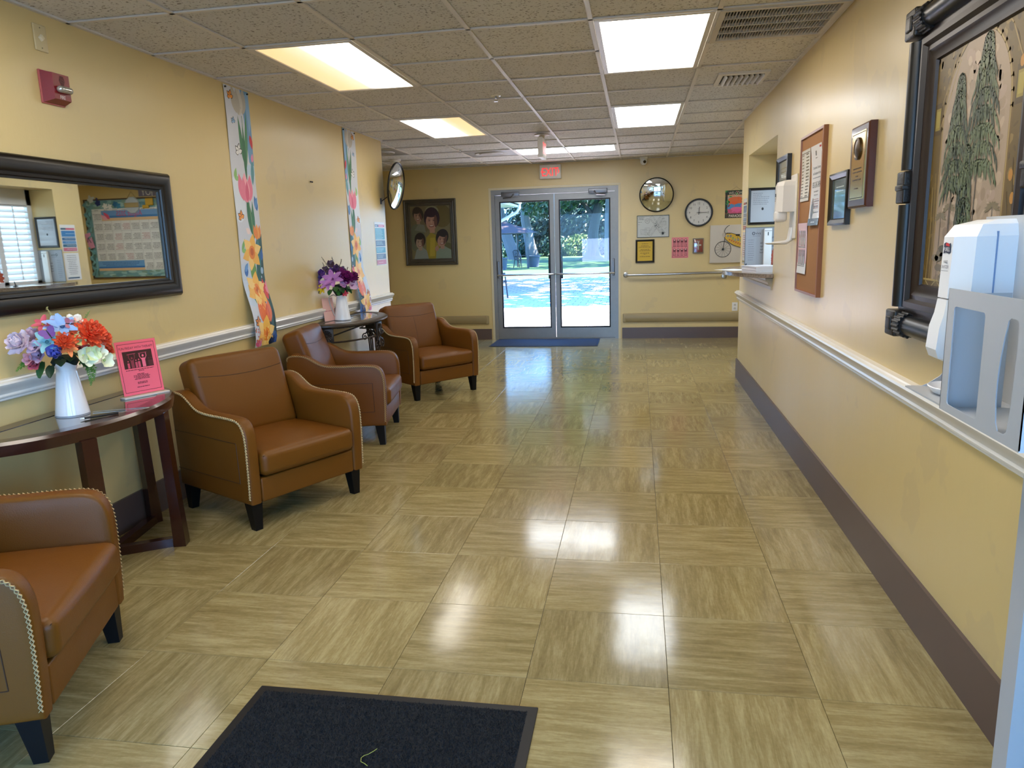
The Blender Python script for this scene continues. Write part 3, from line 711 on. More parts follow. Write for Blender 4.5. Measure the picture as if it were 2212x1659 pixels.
def make_chair():
    root = thing('armchair', 'x', 'armchair', group='caramel leather armchairs along the left wall')
    pr = smooth_poly(ARM, 1)
    for sg in (-1, 1):
        q = MB(); rings = []
        for (d, y) in ((0.016, AO), (0.007, AO-0.002), (0.002, AO-0.007), (0, AO-0.014), (0, AI+0.016), (0.003, AI+0.007), (0.014, AI)):
            rings.append([(x, sg*y, z) for x, z in (inset(pr, d) if d else pr)])
        n = len(pr); vs = [v for r in rings for v in r]; fs = []
        for k in range(len(rings)-1):
            for i in range(n): j = (i+1) % n; fs.append((k*n+i, k*n+j, (k+1)*n+j, (k+1)*n+i))
        fs.append(list(range(n))); fs.append([(len(rings)-1)*n+i for i in range(n)])
        q.add(vs, fs); arm = q.obj('armrest', LEATHER, root, ang=40)
        # crossed cream stitches along the outer edge
        s = MB(); path = inset(smooth_poly(ARM, 2), 0.006); pts = []
        L = [0]
        body = path[2:-10]
        for a, b in zip(body, body[1:]): L.append(L[-1]+math.dist(a, b))
        tot = L[-1]; N = int(tot/0.015)
        def at(d):
            for i in range(len(L)-1):
                if L[i+1] >= d: t = (d-L[i])/(L[i+1]-L[i]); return (Vector(body[i]).lerp(Vector(body[i+1]), t), (Vector(body[i+1])-Vector(body[i])).normalized())
            return Vector(body[-1]), (Vector(body[-1])-Vector(body[-2])).normalized()
        for i in range(N):
            p0, d0 = at(tot*i/N); p1, d1 = at(tot*(i+1)/N); n0 = Vector((-d0.y, d0.x)); w_ = 0.0055
            if p0.x < -0.33: break
            for u in (-1, 1):
                a = p0+n0*(w_*u); b = p1-n0*(w_*u); dd = (b-a).normalized(); nn = Vector((-dd.y, dd.x))*0.0007; y = sg*(AO+0.0035-(0.004 if False else 0)); e = sg*0.0016
                vs = [(a.x+nn.x, y, a.y+nn.y), (a.x-nn.x, y, a.y-nn.y), (b.x-nn.x, y, b.y-nn.y), (b.x+nn.x, y, b.y+nn.y)]
                s.add(vs+[(v[0], y-e*3.5, v[2]) for v in vs], [(0, 1, 2, 3), (0, 3, 7, 4), (1, 5, 6, 2)])
        st = s.obj('stitching', THREAD, arm, smooth=False, normals=False); st['label'] = 'cream cross-stitched edge'
        s = MB(); y = sg*(AO+0.0003)
        s.tube([(-0.325, y, 0.452), (-0.17, y, 0.456), (0.255, y, 0.458)], 0.0018, 5); s.tube([(0.255, y, 0.458), (0.26, y, 0.25)], 0.0018, 5); s.tube([(0.26, y, 0.25), (-0.325, y, 0.243)], 0.0018, 5)
        s.obj('panel_seam', SEAMM, arm)
    q = MB(); q.rbox((0.31, 0, 0.208), (0.05, 2*AI, 0.126), 0.010, 2); q.obj('front_rail', LEATHER, root)
    q = MB(); q.box(-0.30, 0.29, -AI, AI, 0.15, 0.265); q.obj('seat_deck', mat('black_lining', '#15110e', 0.9), root, smooth=False)
    q = MB(); q.rbox((0.085, 0, 0.342), (0.56, 2*AI-0.006, 0.125), 0.034, 5, crown=(0.006, 0, 0.022), n=10); cu = q.obj('seat_cushion', LEATHER, root, ang=60)
    s = MB(); hy = AI-0.012; s.tube([(0.353, -hy, 0.388), (0.3535, 0, 0.391), (0.353, hy, 0.388)], 0.0018, 5); s.obj('cushion_seam', SEAMM, cu)
    T = Matrix.Translation((-0.135, 0, 0.395)) @ Matrix.Rotation(math.radians(-17), 4, 'Y')
    q = MB(); q.rbox((-0.055, 0, 0.225), (0.15, 2*AI-0.016, 0.47), 0.042, 5, T=T, crown=(0.018, 0, 0.008), n=10); bc = q.obj('back_cushion', LEATHER, root, ang=60)
    def face(y, z):      # front face of the back cushion
        uy, uz = y/(AI-0.008), (z-0.225)/0.235
        return tuple(T @ Vector((0.0205+0.018*(1-uy*uy)*(1-uz*uz)-0.001, y, z)))
    s = MB(); s.tube([face(-0.262+0.524*i/12, 0.352-0.022*(1-(i/6-1)**2)) for i in range(13)], 0.002, 5); s.obj('cushion_seam', SEAMM, bc)
    q = MB(); q.rbox((-0.285, 0, 0.415), (0.085, 2*AI, 0.54), 0.03, 3, T=Matrix.Shear('YZ', 4, (0, 0)) if False else None); q.obj('back_panel', LEATHER, root)
    for x in (0.285, -0.285):
        for y in (-0.325, 0.325):
            q = MB(); kx = 0.012 if x > 0 else -0.02
            vs = [(x-0.032, y-0.032, 0.15), (x+0.032, y-0.032, 0.15), (x+0.032, y+0.032, 0.15), (x-0.032, y+0.032, 0.15), (x+kx-0.02, y-0.02, 0), (x+kx+0.02, y-0.02, 0), (x+kx+0.02, y+0.02, 0), (x+kx-0.02, y+0.02, 0)]
            q.add(vs, [(0, 1, 2, 3), (4, 7, 6, 5), (0, 4, 5, 1), (1, 5, 6, 2), (2, 6, 7, 3), (3, 7, 4, 0)]); q.obj('leg', LEGM, root, smooth=False)
    return root, bc, [face(0, 0.33-0.28*i/8) for i in range(9)]
chair, BCU, VSEAM = make_chair()
CH = [((-2.062, 1.766), 21.8, 'caramel leather armchair cut off by the left edge of the picture, nearest the viewer'),
      ((-2.032, 3.663), -27.2, 'caramel leather armchair right of the wooden half-round table, turned to the viewer'),
      ((-2.155, 5.103), 10.0, 'caramel leather armchair seen from its side, between the two others and the iron table'),
      ((-2.011, 6.717), -39.7, 'caramel leather armchair farthest back, beyond the iron table')]
for k, (p, a, lab) in enumerate(CH):
    o = chair if k == 0 else copy_tree(chair)
    o.location = (p[0], p[1], 0); o.rotation_euler = (0, 0, math.radians(a)); o['label'] = lab
    if k == 3: MB().tube(VSEAM, 0.0014, 5).obj('cushion_seam', SEAMM, [h for h in o.children if h.name.startswith('back_cushion')][0])

# ------------------------------------------------------------------ half-round wooden table with glass insert
DARKW = mat('dark_cherry_wood', '#35170d', 0.22, var=0.25, vscale=5, stretch=(1, 1, 4), coat=0.4)
TBY = 2.79
t = thing('demilune_table', 'dark wooden half-round table with glass top under the mirror', 'table', (XL+0.012, TBY, 0))
def half(a, b, n=30, flat=0.0): return [(a*math.sin(PI*i/n)**0.9, -b*math.cos(PI*i/n)) for i in range(n+1)]
ZT = 0.722
q = MB(); o_, i_ = half(0.425, 0.60), [(max(0.07, x), y) for x, y in half(0.425-0.075, 0.60-0.075)]
n = len(o_)
prof = [(o_, ZT-0.012), (half(0.425-0.012, 0.60-0.008), ZT), (i_, ZT), (i_, ZT-0.008)]
vs = [(x, y, z) for p, z in prof for x, y in p]; fs = []
for k in range(len(prof)-1):
    for i in range(n):
        j = (i+1) % n; fs.append((k*n+i, k*n+j, (k+1)*n+j, (k+1)*n+i))
vs += [(x, y, ZT-0.055) for x, y in half(0.425-0.004, 0.60-0.004)]; o4 = 4*n
for i in range(n): j = (i+1) % n; fs.append((i, j, o4+j, o4+i))
fs.append([o4+i for i in range(n)])
q.add(vs, fs); q.obj('table_top', DARKW, t, ang=30)
q = MB(); q.prism([(x*0.995, y*0.995) for x, y in i_], ZT-0.007, ZT-0.002, 'z'); q.obj('glass_insert', mat('smoked_glass', '#3d3831', 0.05, spec=0.9, coat=0.6), t, smooth=False)
for (x, y, rz, w_) in ((0.395, 0.235, 0.3, 0.085), (0.395, -0.265, -0.3, 0.085), (0.06, 0.50, 1.1, 0.075), (0.06, -0.50, -1.1, 0.075)):
    q = MB(); T = Matrix.Translation((x, y, 0)) @ Matrix.Rotation(rz, 4, 'Z')
    q.prism([(-0.035, 0), (0.022, 0), (0.022, 0.03), (0.012, 0.2), (-0.004, 0.668), (-0.05, 0.668), (-0.035, 0.2)], -w_/2+0.01, w_/2-0.01, 'y', T=T); q.obj('leg', DARKW, t, smooth=False)
for sg in (1, -1):
    for (x, y) in ((0.385, 0.235 if sg > 0 else -0.265), (0.06, 0.49*sg)):
        a = Vector((0.135, 0.075*sg, 0)); b_ = Vector((x, y, 0)); d = (b_-a).normalized(); nn = Vector((-d.y, d.x, 0))*0.02
        q = MB(); q.add([tuple(p+Vector((0, 0, z))) for z in (0.0, 0.042) for p in (a+nn, a-nn, b_-nn, b_+nn)], [(0, 1, 2, 3), (7, 6, 5, 4), (0, 4, 5, 1), (1, 5, 6, 2), (2, 6, 7, 3), (3, 7, 4, 0)]); q.obj('stretcher', DARKW, t, smooth=False)

# ------------------------------------------------------------------ wrought-iron half-round table
IRON = mat('bronzed_iron', '#41342b', 0.45, metal=0.6, var=0.2, vscale=30)
STONE = mat('dark_stone_rim', '#43382e', 0.35, var=0.25, vscale=14)
IY = 5.96; ZI = 0.80
t2 = thing('iron_table', 'wrought-iron half-round table with scrolled legs and dark rim', 'table', (XL+0.012, IY, 0))
q = MB(); o_, i_ = half(0.425, 0.58), [(max(0.07, x), y) for x, y in half(0.425-0.085, 0.58-0.085)]
prof = [(half(0.405, 0.56), ZI-0.03), (o_, ZI-0.02), (o_, ZI-0.008), (half(0.41, 0.57), ZI), (i_, ZI), (i_, ZI-0.006)]
vs = [(x, y, z) for p, z in prof for x, y in p]; fs = []
for k in range(len(prof)-1):
    for i in range(n): j = (i+1) % n; fs.append((k*n+i, k*n+j, (k+1)*n+j, (k+1)*n+i))
fs.append(list(range(n))); q.add(vs, fs); q.obj('table_top', STONE, t2, ang=30)
q = MB(); q.prism([(x*0.995, y*0.995) for x, y in i_], ZI-0.006, ZI-0.002, 'z'); q.obj('glass_insert', mat('clear_tabletop_glass', '#8c8576', 0.04, spec=0.9, coat=0.6), t2, smooth=False)
arc = half(0.37, 0.52, 24)
q = MB(); q.tube([(x+0.01, y, ZI-0.035) for x, y in arc], 0.007, 6); q.tube([(0.012, -0.52, ZI-0.035), (0.012, 0.52, ZI-0.035)], 0.006, 6); q.obj('upper_hoop', IRON, t2)
q = MB(); q.tube([(x+0.01, y, ZI-0.15) for x, y in arc], 0.008, 6); q.tube([(0.012, -0.52, ZI-0.15), (0.30, 0.0, ZI-0.045), (0.012, 0.52, ZI-0.15)], 0.006, 6); q.obj('lower_hoop', IRON, t2)
q = MB(); q.rbox((0, 0, 0), (0.012, 0.02, 0.014), 0.004, 1); BEAD = q.mesh('bead', IRON)
for i in range(24): link('bead', BEAD, t2, (arc[i][0]+0.012, arc[i][1], ZI-0.035))
def scroll(c, r, turns, a0, plane, sg=1):
    pts = []
    for i in range(22):
        u = i/21; a = a0+sg*turns*2*PI*u; rr = r*(1-0.8*u); pts.append((rr*math.cos(a), rr*math.sin(a)))
    return pts
for (ang) in (18, 90, 162):
    a = math.radians(ang); d = Vector((math.sin(a), -math.cos(a), 0)); base = Vector((0.38*math.sin(a)+0.01, -0.52*math.cos(a), 0)); s_ = Vector((-d.y, d.x, 0))
    lg = MB()
    for off in (-0.022, 0, 0.022):
        pth = []
        for i in range(13):
            u = i/12; bow = 0.05*math.sin(PI*u)*(1-u)-0.06*u*u*(1-u)*2; pth.append(base+d*(bow-0.03+0.055*(u**3))+s_*off*(1-0.55*u)+Vector((0, 0, (ZI-0.16)*(1-u)+0.006)))
        lg.tube(pth, 0.007, 6)
    ob = lg.obj('leg', IRON, t2)
    # cast block with a rosette
    q = MB(); T = Matrix.Translation(base+Vector((0, 0, ZI-0.095))) @ Matrix(((d.x, s_.x, 0, 0), (d.y, s_.y, 0, 0), (0, 0, 1, 0), (0, 0, 0, 1)))
    q.rbox((0, 0, 0), (0.016, 0.115, 0.115), 0.004, 1, T=T)
    for k in range(16):
        an = 2*PI*k/16; q.cyl((0.009, 0.012*math.cos(an), 0.012*math.sin(an)), (0.011, 0.045*math.cos(an), 0.045*math.sin(an)), 0.003, 0.007, n=6, T=T)
    q.lathe([(0.012, 0), (0.009, 0.006), (0, 0.008)], 12, T=T @ Matrix.Translation((0.008, 0, 0)) @ Matrix.Rotation(PI/2, 4, 'Y'), cap1=False)
    q.obj('rosette_block', IRON, ob)
    q = MB(); T2 = Matrix.Translation(base+Vector((0, 0, ZI-0.205))) @ Matrix(((d.x, s_.x, 0, 0), (d.y, s_.y, 0, 0), (0, 0, 1, 0), (0, 0, 0, 1)))
    for k in range(5):
        an = math.radians(-70+35*k); q.cyl((0.004, 0, 0.04), (0.006, 0.055*math.sin(an), 0.04-0.085*math.cos(an)), 0.004, 0.011, n=6, T=T2)
    q.obj('palmette', IRON, ob)
    for sg in (-1, 1):
        q = MB(); c = base+Vector((0, 0, ZI-0.235))+s_*0.075*sg
        q.tube([c+s_*p[0]*sg+Vector((0, 0, p[1])) for p in scroll(0, 0.034, 1.25, PI*0.6, 0, -1)], 0.006, 6)
        q.tube([c+s_*0.034*math.cos(PI*0.6)*sg+Vector((0, 0, 0.034*math.sin(PI*.6))), base+s_*0.03*sg+Vector((0, 0, ZI-0.16))], 0.006, 6)
        q.obj('scroll', IRON, ob)

# ------------------------------------------------------------------ white enamel pitchers
ENAMEL = mat('white_enamel', '#eceaea', 0.12, coat=0.5)
def pitcher(name, label, loc, rz, R, Hh, grp):
    t = thing(name, label, 'pitcher', loc, rz, grp)
    prof = [(R, 0), (R*1.0, 0.004), (R*0.985, 0.012), (R*0.60, Hh*0.86), (R*0.57, Hh*0.89), (R*0.60, Hh*0.95), (R*0.66, Hh)]
    n = 36; vs = []; fs = []
    for k, (r, z) in enumerate(prof+[(R*0.63, Hh-0.001), (R*0.55, Hh*0.88), (R*0.5, Hh*0.6)]):
        for i in range(n):
            a = 2*PI*i/n; rr = r; zz = z
            if z > Hh*0.85:
                u = (z-Hh*0.85)/(Hh*0.15); sp = max(0, math.cos(a))**6; rr = r*(1+0.55*u*sp); zz = z+0.02*u*sp*R/0.06-0.012*u*(1-math.cos(a))*0.5
            vs.append((rr*math.cos(a), rr*math.sin(a), zz))
    m = len(prof)+3
    for k in range(m-1):
        for i in range(n): j = (i+1) % n; fs.append((k*n+i, k*n+j, (k+1)*n+j, (k+1)*n+i))
    fs.append(list(range(n))); fs.append([(m-1)*n+i for i in range(n)])
    q = MB(); q.add(vs, fs); q.obj('body', ENAMEL, t, ang=50)
    q = MB(); q.tube([(-R*0.58, 0, Hh*0.93), (-R*0.9, 0, Hh*1.0), (-R*1.42, 0, Hh*0.93), (-R*1.5, 0, Hh*0.80), (-R*1.3, 0, Hh*0.5), (-R*0.98, 0, Hh*0.22), (-R*0.90, 0, Hh*0.16)], 0.0045, 8); q.obj('handle', mat('enamel_rim', '#b8b2a6', 0.2), t)
    q = MB(); q.lathe([(R*1.002, 0.001), (R*1.012, 0.0035), (R*1.002, 0.006)], 36, cap0=False, cap1=False); q.obj('foot_rim', mat('grey_rim', '#8e9096', 0.3), t)
    return t
pitcher('pitcher', 'white enamel pitcher holding the blue and orange bouquet on the wooden table', (-2.447, 2.743, ZT-0.002), math.radians(-60), 0.068, 0.222, 'white enamel pitchers')
pitcher('pitcher', 'white enamel pitcher holding the purple bouquet on the iron table', (-2.452, 5.80, ZI), math.radians(23), 0.068, 0.215, 'white enamel pitchers')

# ------------------------------------------------------------------ silk flowers
def petal(L, W, curl, cup, nu=4, nv=5, ruf=0.0, rd=None):
    def f(u, v):
        x = L*v; wv = W*(math.sin(PI*min(1, v*0.86+0.07))**0.75); s = (u-.5)*wv
        z = curl*L*(v**2)+cup*abs(u-.5)**2*4*W*0.5
        if ruf: z += ruf*math.sin(u*11+v*3)*v
        return (x, s, z)
    return f
def flower(parent, kind, pos, direc, size, colour, centre='#d8c04a', seed=0, colour2=None):
    rd = random.Random(seed); d = Vector(direc).normalized(); T = Matrix.Translation(pos) @ d.to_track_quat('Z', 'Y').to_matrix().to_4x4() @ Matrix.Rotation(rd.uniform(0, 6), 4, 'Z')
    q = MB()
    def ringp(n, pitch, L, W, curl, cup, z=0.0, mi=0, ruf=0.0, off=0.0, nu=4, nv=5):
        for k in range(n):
            M = T @ Matrix.Translation((0, 0, z)) @ Matrix.Rotation(2*PI*(k+off)/n+rd.uniform(-.12, .12), 4, 'Z') @ Matrix.Rotation(-math.radians(pitch+rd.uniform(-7, 7)), 4, 'Y')
            q.grid(petal(L*rd.uniform(.9, 1.08), W, curl, cup, ruf=ruf), nu, nv, mi, M)
    s = size
    if kind == 'lily': ringp(6, 32, s, s*0.52, -0.35, 0.25); nm = 'lily'
    elif kind == 'open': ringp(5, 25, s, s*0.85, 0.05, 0.2); ringp(5, 50, s*0.75, s*0.7, 0.1, 0.25, off=.5); nm = 'open_flower'
    elif kind == 'cup': ringp(6, 45, s, s*0.9, 0.35, 0.3); ringp(5, 68, s*0.8, s*0.75, 0.3, 0.3, off=.4); nm = 'anemone'
    elif kind == 'peony':
        for j, (p, k, L) in enumerate(((5, 7, 1.0), (30, 8, 1.0), (52, 7, .92), (70, 6, .8), (84, 4, .65))): ringp(k, p, s*L, s*0.72, 0.3, 0.35, z=s*0.08*j, off=j*.37)
        nm = 'peony'
    elif kind == 'carnation':
        for j, (p, k, L) in enumerate(((0, 12, 1.0), (22, 13, 1.0), (42, 12, .95), (60, 10, .88), (76, 8, .8), (86, 5, .7))): ringp(k, p, s*L, s*0.42, 0.12, 0.2, z=s*0.05*j, ruf=s*0.05, off=j*.43)
        nm = 'carnation'
    elif kind == 'small': ringp(5, 15, s, s*0.6, -0.1, 0.15); nm = 'small_flower'
    else: ringp(4, 20, s, s*0.95, 0.15, 0.25); nm = 'hydrangea_floret'
    o = q.obj(nm, hm(colour, 0.55), parent, ang=80, normals=False)
    if kind in ('lily', 'open', 'cup', 'small', 'floret'):
        c = MB(); c.lathe([(s*0.13, 0.0), (s*0.12, s*0.10), (s*0.05, s*0.16), (0, s*0.17)], 10, T=T @ Matrix.Translation((0, 0, s*0.04)), cap1=False); c.obj('flower_centre', hm(centre, 0.7), o)
    return o
def leaf_part(parent, pos, direc, L, W, colour, seed=0, name='leaf'):
    rd = random.Random(seed); d = Vector(direc).normalized(); up = Vector((0, 0, 1)); s_ = d.cross(up)
    s_ = s_.normalized() if s_.length > 1e-3 else Vector((1, 0, 0)); u_ = s_.cross(d)
    T = Matrix.Translation(pos) @ Matrix(((d.x, s_.x, u_.x, 0), (d.y, s_.y, u_.y, 0), (d.z, s_.z, u_.z, 0), (0, 0, 0, 1)))
    q = MB(); q.grid(petal(L, W, -0.35, 0.25), 4, 6, 0, T); return q.obj(name, hm(colour, 0.5), parent, ang=80, normals=False)
def fern(parent, path, Lw, colour, seed=0):
    rd = random.Random(seed); q = MB(); P = [Vector(p) for p in path]; N = 16; pts = []
    for i in range(N+1):
        u = i/N*(len(P)-1); k = min(int(u), len(P)-2); pts.append(P[k].lerp(P[k+1], u-k))
    q.tube(pts, 0.0016, 5)
    for i in range(1, N+1):
        d = (pts[i]-pts[i-1]).normalized(); s_ = d.cross(Vector((0.2, 1, 0.3))).normalized(); w_ = Lw*(1-0.75*(i/N)**2)
        for sg in (-1, 1):
            for kk in range(2):
                dr = (s_*sg+d*0.5+Vector((rd.uniform(-.5, .5), rd.uniform(-.6, .6), rd.uniform(-.4, .4)))).normalized(); b = dr.orthogonal().normalized()*w_*0.22; p0 = pts[i]
                q.add([tuple(p0), tuple(p0+dr*w_*.5+b), tuple(p0+dr*w_), tuple(p0+dr*w_*.5-b)], [(0, 1, 2, 3)])
    return q.obj('fern_sprig', hm(colour, 0.6), parent, normals=False, smooth=False)
def twig(parent, p0, p1, colour, bud, seed=0):
    rd = random.Random(seed); q = MB(); a, b = Vector(p0), Vector(p1); q.tube([a, a.lerp(b, .5)+Vector((rd.uniform(-.01, .01), 0, rd.uniform(-.006, .006))), b], 0.0013, 5)
    for i in range(14):
        c = a.lerp(b, 0.35+0.65*i/13); d = Vector((rd.uniform(-1, 1), rd.uniform(-1, 1), rd.uniform(-.2, 1))).normalized()
        q.cyl(c, c+d*0.010, 0.0022, 0.0006, n=5)
    return q.obj('twig', hm(colour, 0.6), parent)
def butterfly(parent, pos, direc, size, c1, seed=0):
    d = Vector(direc).normalized(); T = Matrix.Translation(pos) @ d.to_track_quat('Z', 'Y').to_matrix().to_4x4() @ Matrix.Rotation(seed, 4, 'Z'); q = MB()
    for sg in (-1, 1):
        for (ang, L, W) in ((35, 1, .75), (-35, .75, .65)):
            q.grid(petal(size*L, size*W, 0.1, 0.0), 4, 5, 0, T @ Matrix.Rotation(math.radians(ang if sg > 0 else 180-ang), 4, 'Z') @ Matrix.Rotation(-0.4, 4, 'Y'))
    o = q.obj('butterfly', hm(c1, 0.5), parent, normals=False)
    q = MB(); q.cyl(T @ Vector((0, -size*.5, .003)), T @ Vector((0, size*.5, .003)), 0.003, 0.002, n=6); q.obj('butterfly_body', hm('#20181c', 0.6), o)
# bouquet in front of the mirror; local x to the right as seen, -y towards the viewer
B1 = thing('bouquet', 'bouquet of orange, blue and pale pink silk flowers', 'flowers', (-2.447, 2.743, ZT+0.20), math.radians(41.7), 'silk flower bouquets')
def out(p, k=0.5): v = Vector((p.x, p.y-0.03, p.z-0.02)); return (v.normalized()+Vector((0, -k, 0.1)))
for i, (kind, fx, fy, fz, s, c, ce) in enumerate([
    ('peony', -0.139, -0.050, 0.126, .046, '#ecdce4', '#c8a0b0'), ('peony', -0.096, -0.000, 0.150, .030, '#e4c6d4', '#c8a0b0'), ('carnation', 0.103, -0.050, 0.140, .056, '#f2683c', '#d04020'), ('carnation', 0.009, -0.085, 0.120, .040, '#f4713e', '#d04020'),
    ('carnation', 0.148, -0.000, 0.067, .034, '#e65a34', '#d04020'), ('carnation', 0.140, -0.020, 0.115, .040, '#f06a3e', '#d04020'), ('cup', -0.027, -0.085, 0.079, .044, '#7c80d0', '#1a1c30'), ('lily', -0.052, -0.070, 0.129, .046, '#86bcc4', '#4a7a80'), ('lily', 0.009, -0.050, 0.184, .050, '#8fb0dd', '#2c4a70'), ('lily', -0.018, -0.030, 0.195, .040, '#a7bbdc', '#2c4a70'),
    ('lily', -0.058, -0.020, 0.199, .036, '#cf5563', '#e0a030'), ('open', 0.054, -0.000, 0.196, .034, '#ece6d6', '#d0c080'), ('open', 0.080, 0.000, 0.178, .034, '#ee9f92', '#d0c080'), ('floret', 0.039, -0.060, 0.155, .028, '#dfe0a8', '#a0a850'), ('floret', 0.057, -0.080, 0.123, .026, '#cfd488', '#a0a850'), ('open', -0.088, -0.060, 0.076, .032, '#b99ab2', '#241c20'), ('open', -0.098, -0.070, 0.110, .030, '#cdb3c6', '#241c20'),
    ('open', -0.104, -0.050, 0.043, .030, '#c35566', '#d08088'), ('open', -0.124, -0.050, 0.063, .024, '#e0a0a4', '#d08088'), ('floret', 0.069, -0.085, 0.062, .032, '#e6ead2', '#b7c878'), ('floret', 0.101, -0.080, 0.062, .034, '#dce6b0', '#9fb94e'), ('floret', 0.131, -0.060, 0.069, .030, '#e9ecd2', '#b7c878'), ('floret', 0.144, -0.050, 0.029, .036, '#e3e8c6', '#b7c878'), ('floret', 0.084, -0.090, 0.045, .030, '#e2e6cc', '#b7c878'), ('small', 0.149, -0.010, 0.140, .026, '#e3c83a', '#6a5a10'), ('lily', 0.020, -0.100, 0.101, .030, '#ef8a4a', '#c05020'), ('lily', 0.060, -0.050, 0.091, .03, '#d65a48', '#703020')]):
    p = Vector((fx, fy, fz)); flower(B1, kind, p, out(p), s*1.28, c, ce, seed=i+3)
butterfly(B1, Vector((-0.042, -0.090, 0.165)), (-.2, -1, .4), .040, '#7d4f93', 0.5); butterfly(B1, Vector((0.036, -0.050, 0.198)), (.3, -1, .4), .030, '#b0707f', 1.4)
for i, (fx, fy, fz, dx, dy, dz, L, W) in enumerate([(-0.076, -0.030, 0.044, -.5, -.6, -.7, .07, .04), (-0.053, -0.050, 0.028, -.2, -.9, -.5, .06, .035), (0.019, -0.030, 0.061, 0, -1, .1, .07, .05), (0.059, -0.060, 0.040, .4, -.9, -.3, .05, .03), (-0.017, -0.060, 0.049, 0, -1, .0, .06, .045), (-0.085, -0.030, 0.069, -.8, -.5, -.3, .06, .035), (0.046, -0.030, 0.070, .1, -1, .2, .06, .05), (-0.026, 0.000, 0.109, -.2, -.8, .5, .06, .05), (0.039, -0.010, 0.104, .2, -.8, .5, .06, .05)]):
    leaf_part(B1, Vector((fx, fy, fz)), (dx, dy, dz), L, W, '#1f3a22' if i % 3 else '#2d5a2a', i)
fern(B1, [Vector((0.050, -0.060, 0.041)), Vector((0.081, -0.090, 0.017)), Vector((0.087, -0.090, -0.034)), Vector((0.081, -0.090, -0.068))], 0.020, '#4f7a2c', 1)
fern(B1, [Vector((0.064, -0.070, 0.045)), Vector((0.101, -0.080, 0.004)), Vector((0.096, -0.080, -0.051))], 0.018, '#5f8a34', 2)
fern(B1, [Vector((-0.109, -0.020, 0.050)), Vector((-0.141, -0.030, 0.051)), Vector((-0.178, -0.030, 0.016))], 0.020, '#6c9a32', 3); fern(B1, [Vector((-0.112, -0.020, 0.060)), Vector((-0.134, -0.030, 0.064)), Vector((-0.158, -0.030, 0.037))], 0.016, '#557f2c', 4)
twig(B1, Vector((-0.002, -0.000, 0.197)), Vector((-0.037, -0.000, 0.271)), '#b7a86a', 0, 1); twig(B1, Vector((0.077, -0.000, 0.186)), Vector((0.116, 0.000, 0.240)), '#7f8f4a', 0, 2)
q = MB(); q.lathe([(0.03, -0.06), (0.034, 0.0), (0.055, 0.035), (0.04, 0.06), (0, 0.065)], 14, cap1=False); q.obj('moss_core', hm('#16261a', 0.9), B1)

B2 = thing('bouquet', 'bouquet of purple and magenta silk flowers on the iron table', 'flowers', (-2.452, 5.80, ZI+0.195), math.radians(22.9), 'silk flower bouquets')
for i, (kind, fx, fy, fz, s, c, ce) in enumerate([
    ('lily', -0.056, -0.100, 0.149, .075, '#b878bd', '#6a2a60'), ('lily', -0.099, -0.100, 0.117, .060, '#c285c4', '#6a2a60'), ('peony', 0.048, -0.060, 0.146, .062, '#8c1f6e', '#601048'), ('peony', 0.085, -0.030, 0.125, .050, '#7d1862', '#601048'), ('peony', 0.017, -0.040, 0.181, .048, '#9a2c7c', '#601048'), ('cup', -0.125, -0.050, 0.180, .055, '#66408a', '#301850'), ('open', -0.149, -0.020, 0.164, .05, '#7b62a8', '#301850'), ('lily', -0.168, -0.040, 0.105, .05, '#a06ab0', '#6a2a60'),
    ('lily', -0.143, -0.080, 0.076, .042, '#dfc22a', '#a08010'), ('small', -0.189, -0.020, 0.082, .035, '#b58ac0', '#503060'), ('floret', 0.093, -0.060, 0.087, .05, '#d9b4cc', '#b08aa0'), ('floret', 0.022, -0.090, 0.103, .036, '#c08ab8', '#b08aa0'), ('cup', -0.022, -0.030, 0.205, .05, '#5c3a76', '#301850'), ('open', -0.067, -0.040, 0.200, .045, '#6f4a92', '#301850'), ('small', 0.032, -0.080, 0.030, .025, '#d02a40', '#802020'), ('open', -0.004, -0.080, 0.146, .04, '#a24aa0', '#501848'), ('peony', 0.110, 0.000, 0.153, .04, '#741a5a', '#601048')]):
    p = Vector((fx, fy, fz)); flower(B2, kind, p, out(p), s*1.12, c, ce, seed=60+i)
for i, bp in enumerate(((-0.059, -0.040, 0.264), (-0.013, -0.040, 0.235), (-0.102, -0.040, 0.231), (0.021, -0.040, 0.230), (-0.077, -0.040, 0.276))): butterfly(B2, Vector(bp), (.2*(i-2), -1, .3), .04, '#4a3448', i*1.1)
for i, (fx, fy, fz, dx, dy, dz, L, W) in enumerate([(-0.039, -0.060, 0.085, 0, -1, -.1, .08, .05), (-0.002, -0.060, 0.076, .3, -1, -.2, .08, .05), (-0.078, -0.060, 0.064, -.3, -1, -.3, .07, .04), (0.046, -0.060, 0.066, .6, -.8, -.2, .07, .04), (-0.022, -0.070, 0.055, .1, -1, -.4, .06, .04)]): leaf_part(B2, Vector((fx, fy, fz)), (dx, dy, dz), L, W, '#1e4a22' if i % 2 else '#2f6a2a', i)
fern(B2, [Vector((-0.162, -0.030, 0.082)), Vector((-0.195, -0.040, 0.046)), Vector((-0.212, -0.040, 0.008))], 0.03, '#2c3f2a', 5); fern(B2, [Vector((0.054, -0.050, 0.073)), Vector((0.106, -0.050, 0.063))], 0.03, '#7d9a62', 6)
for i, (a, b) in enumerate((((-0.078, -0.000, 0.218), (-0.132, -0.000, 0.330)), ((-0.094, 0.000, 0.199), (-0.129, 0.000, 0.284)), ((-0.039, -0.000, 0.235), (-0.051, -0.000, 0.327)), ((-0.009, 0.000, 0.227), (0.027, 0.000, 0.309)), ((0.045, -0.000, 0.194), (0.074, 0.000, 0.239)))): twig(B2, a, b, '#4a3a2c', 0, 20+i)
